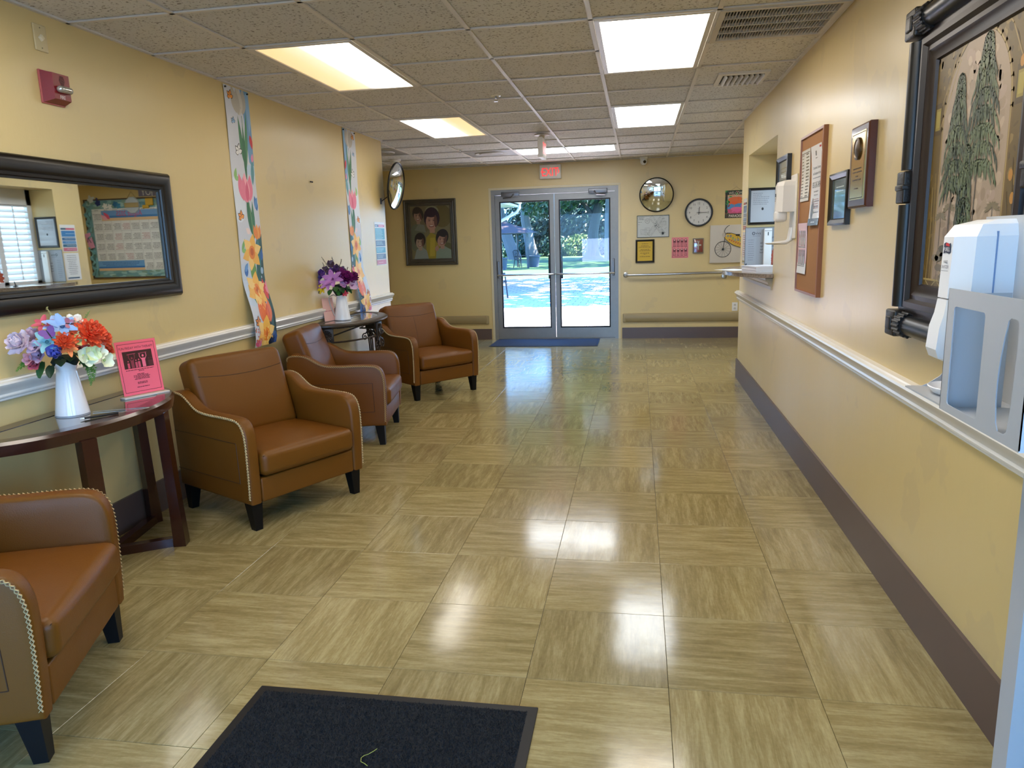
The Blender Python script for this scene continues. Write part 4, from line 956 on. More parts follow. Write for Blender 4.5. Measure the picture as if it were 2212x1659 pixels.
q = MB(); q.lathe([(0.03, -0.06), (0.036, 0.0), (0.07, 0.06), (0.05, 0.10), (0, 0.11)], 14, cap1=False); q.obj('moss_core', hm('#16261a', 0.9), B2)

# ------------------------------------------------------------------ flyer in a holder, pen on a chain, folded card, salmon glow
SX, SY = (-2.427-2.338)/2, (3.046+3.232)/2; SRZ = math.atan2(3.232-3.046, -2.338+2.427)
t = thing('sign_holder', 'clear stand with a pink activity flyer on the wooden table', 'sign', (SX, SY, ZT-0.002), SRZ, None)
lean = lambda x, y, e: (x-0.1, 0.0-e*1.0+y*0.13, y*0.99+0.012)
p = Print(0.2, 0.262, '#f4687c'); RED = '#5a1420'
p.frame(0.011, 0.014, 0.189, 0.248, 0.002, RED); p.text('FUN FRIDAY WITH THERAPY', 0.1, 0.222, 0.0165, '#3a1018', sx=0.78)
p.rect(0.028, 0.128, 0.172, 0.212, '#3b1c22')
for (x, s_, c) in ((0.05, .7, '#d0506a'), (0.07, 1.05, '#8a3446'), (0.088, .75, '#c24c66'), (0.102, .8, '#d8566e'), (0.125, 1.2, '#f2708a'), (0.152, .8, '#5a2a34'), (0.164, .8, '#5a2a34')):
    p.rect(x-0.007*s_, 0.130, x+0.007*s_, 0.130+0.036*s_, c); p.ell(x, 0.134+0.042*s_, 0.0042*s_, 0.005*s_, c)
    if s_ > 1: p.line([(x-0.006*s_, 0.165), (x-0.014*s_, 0.182), (x-0.013*s_, 0.196)], 0.003, c); p.line([(x+0.006*s_, 0.165), (x+0.014*s_, 0.182), (x+0.013*s_, 0.196)], 0.003, c); p.line([(x-0.02, 0.197), (x+0.02, 0.199)], 0.0035, '#a04458')
for (y, a, b) in ((0.119, .025, .175), (0.112, .09, .12), (0.097, .08, .12), (0.091, .06, .14), (0.085, .055, .15), (0.079, .07, .14), (0.073, .06, .145), (0.057, .07, .13), (0.051, .075, .125), (0.034, .065, .135)): p.words(a, b, y, 0.0042, '#4a1420', 'c', 1.0, 3)
p.obj('flyer', t, fn=lean, m=print_mat(0.3, 0.3))
CLEAR = D.materials.new('clear_acrylic'); CLEAR.use_nodes = True
n_ = CLEAR.node_tree.nodes; l_ = CLEAR.node_tree.links; n_.clear()
_o = n_.new('ShaderNodeOutputMaterial'); _t = n_.new('ShaderNodeBsdfTransparent'); _g = n_.new('ShaderNodeBsdfGlossy'); _m = n_.new('ShaderNodeMixShader'); _m.inputs[0].default_value = 0.16
_t.inputs[0].default_value = (0.95, 0.96, 0.95, 1); _g.inputs['Roughness'].default_value = 0.08
l_.new(_t.outputs[0], _m.inputs[1]); l_.new(_g.outputs[0], _m.inputs[2]); l_.new(_m.outputs[0], _o.inputs[0])
q = MB(); q.add([(-0.104, 0.003+0.13*0.0, 0.008), (0.104, 0.003, 0.008), (0.104, 0.003+0.266*0.13, 0.274), (-0.104, 0.003+0.266*0.13, 0.274), (-0.104, 0.006, 0.008), (0.104, 0.006, 0.008), (0.104, 0.006+0.266*0.13, 0.274), (-0.104, 0.006+0.266*0.13, 0.274)], [(0, 1, 2, 3), (7, 6, 5, 4), (0, 4, 5, 1), (1, 5, 6, 2), (2, 6, 7, 3), (3, 7, 4, 0)]); q.obj('back_sheet', CLEAR, t, smooth=False)
q = MB(); q.rbox((0.0, -0.004, 0.0045), (0.225, 0.05, 0.009), 0.002, 1); q.obj('foot', mat('frosted_acrylic', '#d8cfc2', 0.2), t)
t = thing('pen', 'black pen on a thin beaded chain lying on the wooden table', 'pen', (-2.2735, 2.697, ZT-0.0005), math.atan2(0.112, 0.087))
q = MB(); q.cyl((-0.062, 0, 0.006), (0.07, 0, 0.006), 0.0048, n=12); q.obj('barrel', mat('black_gloss', '#0b0b0c', 0.2), t)
q = MB(); q.cyl((-0.078, 0, 0.006), (-0.062, 0, 0.006), 0.0012, 0.0042, n=10); q.obj('tip', CHROME, t)
q = MB(); pts = [(0.07, 0, 0.005), (0.13, 0.01, 0.003), (0.19, 0.015, 0.002), (0.205, 0.03, 0.002), (0.19, 0.045, 0.002), (0.12, 0.075, 0.002), (0.05, 0.11, 0.002), (0.0, 0.13, 0.002)]
q.tube(pts, 0.0013, 6); q.obj('chain', mat('chain_metal', '#cfcabf', 0.3, metal=0.8), t)
for (x, y, rz, c, lab) in ((-2.50, 5.97, 0.6, '#f06a86', 'pink card leaning by the wall behind the second pitcher'), (-2.535, 5.735, -0.4, '#e8b4a4', 'salmon wall glow put in as a pale card behind the handle of the second pitcher')):  # the salmon one is a glow on the wall, shaped as a card
    p = Print(0.12, 0.19, c); p.rect(0.06, 0.11, 0.11, 0.18, '#7f9cc8' if c == '#f06a86' else c); p.words(0.01, 0.11, 0.08, 0.008, '#b04a60')
    o = p.obj('card', None, fn=lambda u, v, e: (u-0.06, -e+v*0.12, v), thick=0.001); o.location = (x, y, ZI); o.rotation_euler = (0, 0, PI/2+rz); tag(o, lab, 'card')

# ------------------------------------------------------------------ sanitizer stand by the right wall
SG = mat('silver_sheet_metal', '#b9bcc0', 0.38, metal=0.15)
SB = mat('dispenser_white', '#e8e8ea', 0.3)
t = thing('sanitizer_stand', 'grey floor stand with sanitizer shelf and cut-out box holder at the right edge', 'stand', (0.77, 1.50, 0))
ox, oy = 0.77, 1.50
q = MB(); q.box(0.75-ox, 0.80-ox, 1.462-oy, 1.516-oy, 0.012, 1.02); q.obj('post', SG, t, smooth=False)
q = MB(); q.rbox((0.0, 0, 0.006), (0.34, 0.40, 0.012), 0.004, 1); q.obj('base_plate', SG, t)
q = MB(); q.box(0.795-ox, 0.800-ox, 1.22-oy, 1.885-oy, 1.0, 1.432); q.obj('back_panel', SG, t, smooth=False)
q = MB(); q.box(0.655-ox, 0.800-ox, 1.655-oy, 1.905-oy, 1.026, 1.030); q.obj('shelf', SG, t, smooth=False)
def cutplate(y0, y1, z0, z1, holes, x, th):
    # front plate with shaped cut-outs, filled by bridging each hole outline to a cell of the plate
    bm = bmesh.new(); edges = []
    def loop(pts):
        vs = [bm.verts.new((x-ox, a-oy, b)) for a, b in pts]
        return [bm.edges.new((vs[i], vs[(i+1) % len(vs)])) for i in range(len(vs))]
    edges += loop([(y0, z0), (y1, z0), (y1, z1), (y0, z1)])
    for h in holes: edges += loop(h)
    bmesh.ops.triangle_fill(bm, use_beauty=True, use_dissolve=False, edges=edges)
    r = bmesh.ops.extrude_face_region(bm, geom=bm.faces[:]); bmesh.ops.translate(bm, vec=(th, 0, 0), verts=[v for v in r['geom'] if isinstance(v, bmesh.types.BMVert)])
    bmesh.ops.recalc_face_normals(bm, faces=bm.faces)
    me = D.meshes.new('holder_front'); bm.to_mesh(me); bm.free(); return me
def rrect(y0, y1, z0, z1, r):
    o = []
    for cx, cz, a in ((y1-r, z1-r, 0), (y0+r, z1-r, 1), (y0+r, z0+r, 2), (y1-r, z0+r, 3)):
        for i in range(4): an = PI/2*(a+i/3); o.append((cx+r*math.cos(an), cz+r*math.sin(an)))
    return o
lens = [(1.362+0.040*0.5-0.020*math.cos(PI*0) , 1.25)]
lens = [(1.396, 1.247), (1.405, 1.215), (1.412, 1.18), (1.416, 1.14), (1.415, 1.10), (1.408, 1.06), (1.399, 1.047), (1.376, 1.047), (1.366, 1.054), (1.361, 1.09), (1.358, 1.14), (1.357, 1.18), (1.357, 1.215), (1.359, 1.245), (1.366, 1.252), (1.387, 1.252)]
me = cutplate(1.318, 1.655, 1.033, 1.287, [rrect(1.484, 1.622, 1.047, 1.252, 0.008), lens], 0.640, 0.002); me.materials.append(SG); hb = link('holder_front', me, t)
q = MB(); q.box(0.640-ox, 0.76-ox, 1.653-oy, 1.655-oy, 1.033, 1.275); q.obj('holder_side', SG, t, smooth=False)
q = MB(); q.box(0.640-ox, 0.76-ox, 1.318-oy, 1.320-oy, 1.033, 1.287); q.obj('holder_side', SG, t, smooth=False)
q = MB(); q.box(0.640-ox, 0.795-ox, 1.318-oy, 1.655-oy, 1.030, 1.033); q.obj('holder_floor', SG, t, smooth=False)
q = MB(); q.prism([(0.785-ox, 1.03), (0.690-ox, 1.03), (0.705-ox, 1.037), (0.73-ox, 1.055), (0.752-ox, 1.085), (0.77-ox, 1.13), (0.785-ox, 1.20)], 1.898-oy, 1.901-oy, 'y'); q.obj('gusset', SG, t, smooth=False)
t = thing('sanitizer_dispenser', 'white hand sanitizer dispenser on the grey stand near the viewer', 'dispenser', (0.795, 1.79, 1.10))
def disp_sec(d, w_, f): return [(0, -w_), (-d*0.35, -w_), (-d*0.36, -w_-0.0), (-d*0.72, -w_), (-d, -f), (-d, f), (-d*0.72, w_), (0, w_)]
q = MB(); lv = [(0.345, 0.050, 0.045, 0.018), (0.335, 0.095, 0.055, 0.022), (0.310, 0.112, 0.0625, 0.026), (0.175, 0.116, 0.0625, 0.026)]
secs = [disp_sec(d, w_, f) for z, d, w_, f in lv]; n = 8; vs = [(x, y, z-0.02) for (z, *_), s_ in zip(lv, secs) for x, y in s_]; fs = []
for k in range(len(lv)-1):
    for i in range(n): j = (i+1) % n; fs.append((k*n+i, k*n+j, (k+1)*n+j, (k+1)*n+i))
fs += [list(range(n)), [(len(lv)-1)*n+i for i in range(n)]]; q.add(vs, fs); hd = q.obj('cover', SB, t, smooth=False)
q = MB(); lv = [(0.152, 0.116, 0.0625, 0.026), (0.12, 0.120, 0.060, 0.028), (0.09, 0.128, 0.056, 0.030), (0.04, 0.132, 0.050, 0.030), (0.02, 0.125, 0.044, 0.028), (0.008, 0.10, 0.036, 0.02)]
secs = [disp_sec(d, w_, f) for z, d, w_, f in lv]; vs = [(x, y, z) for (z, *_), s_ in zip(lv, secs) for x, y in s_]; fs = []
for k in range(len(lv)-1):
    for i in range(n): j = (i+1) % n; fs.append((k*n+i, k*n+j, (k+1)*n+j, (k+1)*n+i))
fs += [list(range(n)), [(len(lv)-1)*n+i for i in range(n)]]; q.add(vs, fs); q.obj('nozzle_cover', SB, t, ang=20)
q = MB(); q.box(-0.042, -0.039, -0.0640, 0.0640, 0.05, 0.30); q.obj('parting_line', hm('#7d93b8', 0.6), hd, smooth=False)
p = Print(0.05, 0.12, None)
p.poly([(0.007, 0.083), (0.016, 0.086), (0.026, 0.085), (0.036, 0.083), (0.044, 0.086), (0.042, 0.107), (0.034, 0.105), (0.024, 0.107), (0.015, 0.108), (0.006, 0.105)], '#2b2f48')
p.poly([(0.016, 0.101), (0.026, 0.100), (0.034, 0.099), (0.038, 0.101), (0.033, 0.105), (0.024, 0.107), (0.017, 0.106)], '#c22a30')
p.text('PURELL', 0.025, 0.0885, 0.0125, '#f4f4f6', sx=0.78); p.text('HAND', 0.025, 0.062, 0.0098, '#3a3e58', sx=.8); p.text('SANITIZER', 0.025, 0.051, 0.0098, '#3a3e58', sx=.8); p.rect(0.006, 0.045, 0.044, 0.0457, '#3a3e58')
p.obj('label', hd, fn=lambda x, y, e: (-0.1135-e-0.0022*(1-y/0.12), -(x-0.025), y+0.17))
t = thing('drip_tray', 'white oval drip tray under the near sanitizer dispenser', 'tray', (0.715, 1.80, 1.030))
q = MB(); q.lathe([(0.030, 0.0), (0.040, 0.004), (0.052, 0.018), (0.050, 0.020), (0.038, 0.008), (0, 0.006)], 28, cap1=False, T=Matrix.Diagonal((0.85, 1.15, 1, 1))); q.obj('dish', SB, t)

# ------------------------------------------------------------------ mats
def floor_mat_obj(label, x0, x1, y0, y1, rim, carpet, border):
    t = thing('floor_mat', label, 'mat', ((x0+x1)/2, (y0+y1)/2, 0)); w_, d = x1-x0, y1-y0
    q = MB(); q.rbox((0, 0, 0.003), (w_, d, 0.006), 0.003, 1); q.obj('rubber_edge', rim, t)
    q = MB(); q.box(-w_/2+border, w_/2-border, -d/2+border, d/2-border, 0.004, 0.008); q.obj('carpet', carpet, t, smooth=False)
    return t, w_-2*border, d-2*border
CARP = mat('black_carpet', '#060607', 0.95, bump=1.0, bscale=420, var=0.7, vscale=300, sheen=0.05)
mt, mw, md = floor_mat_obj('black carpet floor mat with rubber edge at the bottom of the picture', -1.211, -0.296, 0.60, 1.975, mat('black_rubber', '#141212', 0.6), CARP, 0.03)
rd = random.Random(5); q = MB()
for i in range(26000):
    x, y = rd.uniform(-mw/2, mw/2), rd.uniform(md*0.22, md/2); h = rd.uniform(.003, .007); a = rd.uniform(0, 6.28); dx, dy = math.cos(a)*.0012, math.sin(a)*.0012; lx, ly = rd.uniform(-.004, .004), rd.uniform(-.004, .004)
    q.v += [(x-dx, y-dy, .0075), (x+dx, y+dy, .0075), (x+lx, y+ly, .008+h)]; k = len(q.v); q.f.append([k-3, k-2, k-1]); q.m.append(0)
pile = q.obj('carpet_pile', mat('black_pile', '#0c0c0e', 0.8), mt, smooth=False, normals=False); pile['kind'] = 'stuff'
q = MB(); pts = [(0.035, 0.43, .017), (0.028, 0.42, .016), (0.018, 0.405, .017), (0.008, 0.40, .016), (0.003, 0.39, .016), (0.008, 0.375, .016), (0.02, 0.37, .016), (0.032, 0.362, .016)]
o = MB().tube([(x-0.755-0.0, y+1.2875-0.0, z) for x, y, z in pts], 0.0009, 5).obj('thread', hm('#a8a648', 0.7)); tag(o, 'loose yellow-green thread on the black mat', 'thread')
floor_mat_obj('blue-grey mat in front of the glass doors', -2.005, -0.525, 9.65, YF-0.02, mat('dark_rubber', '#20242c', 0.6), mat('blue_carpet', '#2e3137', 0.95, bump=0.6, bscale=300, var=0.3, vscale=120), 0.02)
# ================================================================== things on the left wall (local -y faces the room)
RL, RR = PI/2, -PI/2
BLK = mat('espresso_frame', '#0b0605', 0.33)
MIRR = mat('mirror_glass', '#dfe4e2', 0.015, metal=1.0)
MY0, MY1, MZ0, MZ1 = 2.25, 3.815, 1.165, 1.832
t = thing('wall_mirror', 'wide mirror in a heavy black frame on the left wall', 'mirror', (XL, (MY0+MY1)/2, (MZ0+MZ1)/2), RL)
q = MB(); q.ring(MY1-MY0, MZ1-MZ0, [(0, 0), (0, 0.022), (0.012, 0.040), (0.03, 0.046), (0.06, 0.040), (0.072, 0.030), (0.076, 0.034), (0.088, 0.030), (0.092, 0.022), (0.100, 0.020), (0.102, 0.008)]); q.obj('frame', BLK, t, ang=40)
q = MB(); q.box(-(MY1-MY0)/2+0.09, (MY1-MY0)/2-0.09, -0.012, -0.008, -(MZ1-MZ0)/2+0.09, (MZ1-MZ0)/2-0.09); q.obj('mirror_glass', MIRR, t, smooth=False)

t = thing('blank_plate', 'small cream cover plate with a knob high on the left wall', 'switch plate', (XL, 3.043, 2.349), RL)
q = MB(); q.rbox((0, -0.004, 0), (0.072, 0.008, 0.112), 0.004, 2); q.obj('plate', mat('cream_plate', '#cbb98c', 0.35), t)
q = MB(); q.lathe([(0.016, 0), (0.012, 0.010), (0, 0.012)], 4, T=Matrix.Translation((0, -0.008, 0)) @ Matrix.Rotation(PI/2, 4, 'X'), cap1=False); q.obj('knob', mat('cream_knob', '#e4d8b8', 0.3), t)
for z in (0.042, -0.042):
    q = MB(); q.cyl((0, -0.008, z), (0, -0.0095, z), 0.003, n=8); q.obj('screw', mat('dull_screw', '#8d8262', 0.4), t)

REDP = mat('fire_red_plastic', '#7d0f18', 0.35)
t = thing('fire_alarm', 'red fire alarm strobe on the left wall', 'fire alarm', (XL, 3.066, 2.143), RL)
q = MB(); q.rbox((0, -0.005, 0), (0.132, 0.010, 0.142), 0.003, 1); q.obj('back_plate', mat('red_backplate', '#b05a58', 0.5), t)
q = MB(); sx, sz = 0.062, 0.067
fr = [(-sx, -0.01, -sz), (sx, -0.01, -sz), (sx, -0.01, sz), (-sx, -0.01, sz), (-sx+0.022, -0.052, -sz+0.016), (sx-0.006, -0.052, -sz+0.016), (sx-0.006, -0.052, sz-0.008), (-sx+0.022, -0.052, sz-0.008)]
q.add(fr, [(0, 1, 2, 3), (7, 6, 5, 4), (0, 4, 5, 1), (1, 5, 6, 2), (2, 6, 7, 3), (3, 7, 4, 0)]); bd = q.obj('housing', REDP, t, smooth=False)
for i in range(9):
    q = MB(); w_ = 0.017*(1-abs(i-4)/9); q.box(0.012-w_, 0.012+w_, -0.0526, -0.051, 0.012+i*0.0045, 0.0143+i*0.0045); q.obj('sounder_slot', mat('slot_black', '#1a0406', 0.7), bd, smooth=False)
q = MB(); q.rbox((0.012, -0.062, -0.008), (0.082, 0.032, 0.030), 0.0145, 4); ln = q.obj('strobe_lens', mat('strobe_clear', '#b9b6ae', 0.08, metal=0.55, coat=0.8), bd)
q = MB(); q.rbox((0.012, -0.064, -0.008), (0.05, 0.031, 0.010), 0.004, 2); q.obj('reflector', CHROME, ln)
p = Print(0.07, 0.02, None); p.text('FIRE', 0.040, 0.002, 0.022, '#e9dcd8', sx=0.8); p.obj('lettering', bd, fn=lambda x, y, e: (x-0.035, -0.0525-e, y-0.050))

# printed fabric banners with tulips, daffodils and butterflies
def tulip(p, x, y, s, c, c2):
    p.leafs(x-.2*s, y-.45*s, x-.38*s, y+.5*s, .42*s, c); p.leafs(x+.2*s, y-.45*s, x+.38*s, y+.5*s, .42*s, c); p.leafs(x, y-.5*s, x, y+.55*s, .55*s, c2); p.leafs(x-.08*s, y-.5*s, x-.12*s, y+.4*s, .35*s, c)
def daff(p, x, y, s, c='#f2b84e'):
    for k in range(6): a = k*PI/3+.3; p.leafs(x, y, x+.55*s*math.cos(a), y+.55*s*math.sin(a), .34*s, c if k % 2 else '#f6cd78')
    p.ell(x, y, .17*s, .2*s, '#e8862c'); p.ell(x, y+.02*s, .09*s, .11*s, '#c9601c')
def bfly(p, x, y, s, c, edge='#2a2320', a0=0.6):
    for a, L, w_ in ((a0+.5, 1, .6), (a0-.5, .8, .55), (a0+1.5, .9, .55), (a0+2.4, .7, .5)):
        p.leafs(x, y, x+L*s*.5*math.cos(a), y+L*s*.5*math.sin(a), w_*s*.55, edge); p.leafs(x, y, x+L*s*.44*math.cos(a), y+L*s*.44*math.sin(a), w_*s*.42, c)
def banner_print(w_, h):
    p = Print(w_, h, '#cfd2da'); U = lambda u: u*w_; V = lambda v: h*(1-v); S = w_
    p.poly([(U(.66), V(0)), (U(1), V(0)), (U(1), V(.30)), (U(.80), V(.27)), (U(.72), V(.12))], '#6f9cc4'); p.poly([(U(.8), V(.02)), (U(1), V(.0)), (U(1), V(.12)), (U(.9), V(.16))], '#8db4d6'); p.ell(U(.85), V(.3), .3*S, .12*S, '#b9cfe0')
    p.ell(U(.2), V(.75), .35*S, .5*S, '#c4d0de'); p.ell(U(.15), V(.42), .3*S, .5*S, '#dbe2ea')
    p.poly([(U(.72), V(.62)), (U(1), V(.55)), (U(1), V(1)), (U(.3), V(1)), (U(.42), V(.90)), (U(.6), V(.80))], '#33514e'); p.poly([(U(.45), V(.90)), (U(1), V(.86)), (U(1), V(1)), (U(.4), V(1))], '#2a4244')
    tulip(p, U(.55), V(.045), .62*S, '#b9b3a6', '#cdc8bc')
    for a in ((.58, .28, .45, .10, .14, '#3f7a52'), (.66, .30, .80, .08, .13, '#4f8a60'), (.62, .35, .62, .12, .12, '#2f6846'), (.86, .36, .95, .24, .14, '#5d95a0'), (.62, .56, .52, .40, .22, '#2f6b48'), (.66, .58, .74, .42, .15, '#3b7a58'), (.70, .66, .95, .52, .2, '#2e5a58'), (.85, .70, .80, .55, .16, '#40787a'), (.55, .76, .5, .62, .26, '#6f9a4a'), (.74, .78, .78, .63, .18, '#2d5d54'), (.4, .84, .25, .76, .12, '#5b8a6a'), (.8, .90, .85, .80, .14, '#3f6e4c'), (.62, .98, .78, .86, .18, '#1f3a3c'), (.9, .98, .85, .86, .12, '#3a5e5c')):
        p.leafs(U(a[0]), V(a[1]), U(a[2]), V(a[3]), a[4]*S, a[5])
    p.line([(U(.62), V(.10)), (U(.62), V(.30))], .02*S, '#3f7a52'); p.line([(U(.6), V(.43)), (U(.66), V(.58))], .025*S, '#7aa070')
    p.leafs(U(.12), V(.345), U(.2), V(.30), .12*S, '#8fbf72'); p.leafs(U(.12), V(.345), U(.32), V(.335), .1*S, '#9cc886'); p.leafs(U(.1), V(.62), U(.26), V(.57), .1*S, '#7db066'); p.leafs(U(.1), V(.62), U(.3), V(.615), .1*S, '#8fbf72')
    bfly(p, U(.22), V(.04), .34*S, '#e8953a', a0=.8); bfly(p, U(.25), V(.13), .24*S, '#8fb4d8', a0=.9); bfly(p, U(.38), V(.24), .42*S, '#e6e6e4', a0=.9); bfly(p, U(.2), V(.49), .36*S, '#e8953a', a0=1.0)
    p.leafs(U(.90), V(.165), U(.98), V(.22), .13*S, '#c8313a'); p.leafs(U(.92), V(.27), U(.95), V(.235), .10*S, '#e389a8')
    tulip(p, U(.52), V(.375), .62*S, '#e77f98', '#f3a8b6'); p.leafs(U(.55), V(.43), U(.6), V(.345), .16*S, '#d9607e')
    p.leafs(U(.92), V(.46), U(.86), V(.40), .16*S, '#3f6fae'); p.leafs(U(.84), V(.45), U(.97), V(.405), .12*S, '#5b8cc4'); tulip(p, U(.82), V(.545), .34*S, '#e88a34', '#f0a44e'); p.leafs(U(.5), V(.55), U(.34), V(.53), .14*S, '#ecd6d2')
    daff(p, U(.52), V(.625), .78*S); p.leafs(U(.92), V(.66), U(.96), V(.61), .13*S, '#3a66a8'); p.leafs(U(.2), V(.72), U(.22), V(.67), .16*S, '#3f6fb4'); p.leafs(U(.16), V(.70), U(.3), V(.665), .12*S, '#6a9ad0'); p.ell(U(.9), V(.70), .06*S, .08*S, '#9ab6cc')
    p.leafs(U(.9), V(.82), U(.84), V(.73), .2*S, '#d8443a'); p.leafs(U(.95), V(.80), U(.98), V(.74), .14*S, '#e88a98'); p.leafs(U(.35), V(.81), U(.18), V(.75), .24*S, '#e9b23a'); daff(p, U(.50), V(.775), .80*S)
    tulip(p, U(.60), V(.865), .58*S, '#e8702e', '#f09a4a'); p.leafs(U(.62), V(.91), U(.7), V(.83), .18*S, '#d8502a')
    bfly(p, U(.18), V(.905), .36*S, '#e58a3c', a0=1.0); rd = random.Random(3)
    for k in range(34): p.ell(U(rd.uniform(.02, .35)), V(rd.uniform(.925, .985)), .022*S, .022*S, rd.choice(['#d98a86', '#e3a27c', '#b7586a', '#c9776a', '#8f6a4c']))
    daff(p, U(.48), V(.955), .82*S)
    for x, v, c in ((.75, .975, '#2c4c86'), (.88, .965, '#36598f'), (.82, .99, '#274478'), (.95, .985, '#3f6ab0'), (.68, .99, '#16283a')): p.ell(U(x), V(v), .11*S, .10*S, c, 8)
    p.leafs(U(.08), V(1.0), U(.12), V(.97), .2*S, '#d05a7c'); p.leafs(U(.2), V(1.0), U(.18), V(.972), .16*S, '#e084a0')
    return p
def banner(label, y0, y1, z0, z1, flip):
    w_, h = y1-y0, z1-z0; t = thing('fabric_banner', label, 'banner', (XL, (y0+y1)/2, z0), RL, 'printed flower banners')
    def off(z):
        Z = z+z0; a = 0.004
        k = max(0, min(1, (1.25-Z)/0.34)); k = k*k*(3-2*k); a += 0.052*k
        if Z < 0.80: a -= 0.015*min(1, (0.80-Z)/0.06)
        return a+0.0025*math.sin(Z*9)
    f = lambda x, y, e: ((w_/2-x if flip else x-w_/2), -(off(y)+e+0.006*max(0, 1-(y+z0-0.75)/0.5)*math.sin(x*40)), y)
    banner_print(w_, h).obj('cloth', t, fn=f, step=0.03, stepx=0.03, m=print_mat(0.5))
    for x in (-w_/2+0.015, w_/2-0.015):
        q = MB(); q.cyl((x, -0.002, h-0.014), (x, -0.014, h-0.014), 0.005, 0.006, n=8); q.obj('pin', hm('#1a1816', 0.4), t)
banner('long flower-printed banner on the left wall nearer the viewer', 4.52, 4.82, 0.752, 2.445, False)
banner('long flower-printed banner on the left wall behind the iron table', 6.44, 6.73, 0.795, 2.445, True)
t = thing('wall_hook', 'small dark hook left in the wall between the two banners', 'hook', (XL, 5.709, 1.926), RL)
q = MB(); q.box(-0.016, 0.016, -0.006, 0, -0.003, 0.003); q.cyl((-0.014, -0.004, 0), (-0.014, -0.012, 0), 0.006, n=8); q.cyl((0.014, -0.004, 0), (0.014, -0.012, 0), 0.006, n=8); q.obj('hook', hm('#2a1a14', 0.5), t)

p = Print(0.30, 0.432, '#d9d6d2')
p.rect(0.012, 0.382, 0.115, 0.408, '#2c3550'); p.rect(0.115, 0.382, 0.288, 0.408, '#c04a5c'); p.words(0.02, 0.11, 0.390, 0.012, '#e8e8f0'); p.words(0.13, 0.28, 0.390, 0.012, '#f4d8dc', fill=1)
for a, b, c in ((0.258, 0.372, '#2f7f8c'), (0.190, 0.250, '#343c58'), (0.124, 0.182, '#2f7f9a'), (0.062, 0.116, '#343c5e'), (0.008, 0.054, '#b84a60')):
    p.rect(0.012, a, 0.288, b, c)
    y = b-0.016
    while y > a+0.006 and c != '#b84a60': p.words(0.03, 0.25, y, 0.006, '#c8dce0', seed=int(a*1000)); y -= 0.013
p.words(0.06, 0.24, 0.026, 0.008, '#e8c0c8')
o = p.obj('rights_poster', None, fn=lambda x, y, e: (x-0.15, -e-0.001, y), m=print_mat(0.35)); o.location = (XL, 7.26, 1.207); o.rotation_euler = (0, 0, RL); tag(o, 'poster of teal, navy and red blocks at the end of the left wall', 'poster')

# convex mirror on an arm at the end of the left wall
def convex(t, R, bulge, T):
    rr = (R*R+bulge*bulge)/(2*bulge); pf = []
    for i in range(13):
        a = i/12*math.asin(R/rr); pf.append((rr*math.sin(a), bulge-rr*(1-math.cos(a))))
    q = MB(); q.lathe(pf, 48, T=T, cap0=False, cap1=False); q.obj('mirror_dome', MIRR, t, ang=80)
    q = MB(); q.lathe([(R*0.98, -0.008), (R*1.035, -0.008), (R*1.04, 0.004), (R*1.01, 0.012), (R*0.98, 0.006)], 48, T=T, cap0=False, cap1=False); q.obj('rim', BLACK, t)
    q = MB(); q.lathe([(0, -0.012), (R*0.7, -0.010), (R*0.99, -0.006)], 36, T=T, cap0=False, cap1=False); q.obj('back_shell', hm('#2a2a2c', 0.5), t)
t = thing('convex_mirror', 'round convex mirror on a bracket at the end of the left wall', 'mirror', (XL, 7.34, 1.85), 0, 'convex safety mirrors')
T = Matrix.Translation((0.125, 0.15, 0.155)) @ Matrix.Rotation(math.radians(-1), 4, 'Z') @ Matrix.Rotation(PI/2+math.radians(9), 4, 'Y')
convex(t, 0.232, 0.05, T)
q = MB(); q.tube([(0.012, 0, 0), (0.06, 0.07, 0.05), (0.105, 0.145, 0.15)], 0.005, 8); q.obj('bracket_arm', hm('#2c1c12', 0.4), t)
q = MB(); q.rbox((0.006, 0, 0), (0.012, 0.03, 0.06), 0.004, 1); q.obj('wall_plate', hm('#3a3a46', 0.4), t)

# ================================================================== things on the far wall
def FWt(name, label, cat, x0, x1, z0, z1, group=None, dy=0.0): return thing(name, label, cat, ((x0+x1)/2, YF-dy, (z0+z1)/2), 0, group)
# portrait painting
x0, x1, z0, z1 = -3.345, -2.569, 1.100, 2.035; t = FWt('portrait_painting', 'dark framed oil painting of four smiling heads on the far wall', 'painting', x0, x1, z0, z1); w_, h = x1-x0, z1-z0
q = MB(); q.ring(w_, h, [(0, 0), (0, 0.03), (0.012, 0.036), (0.03, 0.028), (0.045, 0.034), (0.052, 0.02), (0.075, 0.024), (0.08, 0.014), (0.092, 0.012), (0.094, 0.004)]); q.obj('frame', mat('antique_frame', '#4a4233', 0.45, var=0.3, vscale=12), t, ang=30)
iw, ih = w_-0.18, h-0.18; p = Print(iw, ih, '#6e6444'); X = lambda u: u*iw; Y = lambda v: (1-v)*ih
p.ell(X(.25), Y(.25), X(.3), .2, '#665a3e'); p.ell(X(.8), Y(.2), .14, .16, '#5f5228'); p.ell(X(.55), Y(.1), .1, .07, '#7d7a5a'); p.ell(X(.15), Y(.6), .12, .2, '#5c5f4a'); p.ell(X(.85), Y(.85), .15, .12, '#55512c')
p.poly([(X(.36), Y(1)), (X(.38), Y(.6)), (X(.5), Y(.5)), (X(.7), Y(.58)), (X(.72), Y(1))], '#8a7a24'); p.poly([(X(.45), Y(.95)), (X(.48), Y(.6)), (X(.6), Y(.6)), (X(.58), Y(.95))], '#a08c2c')
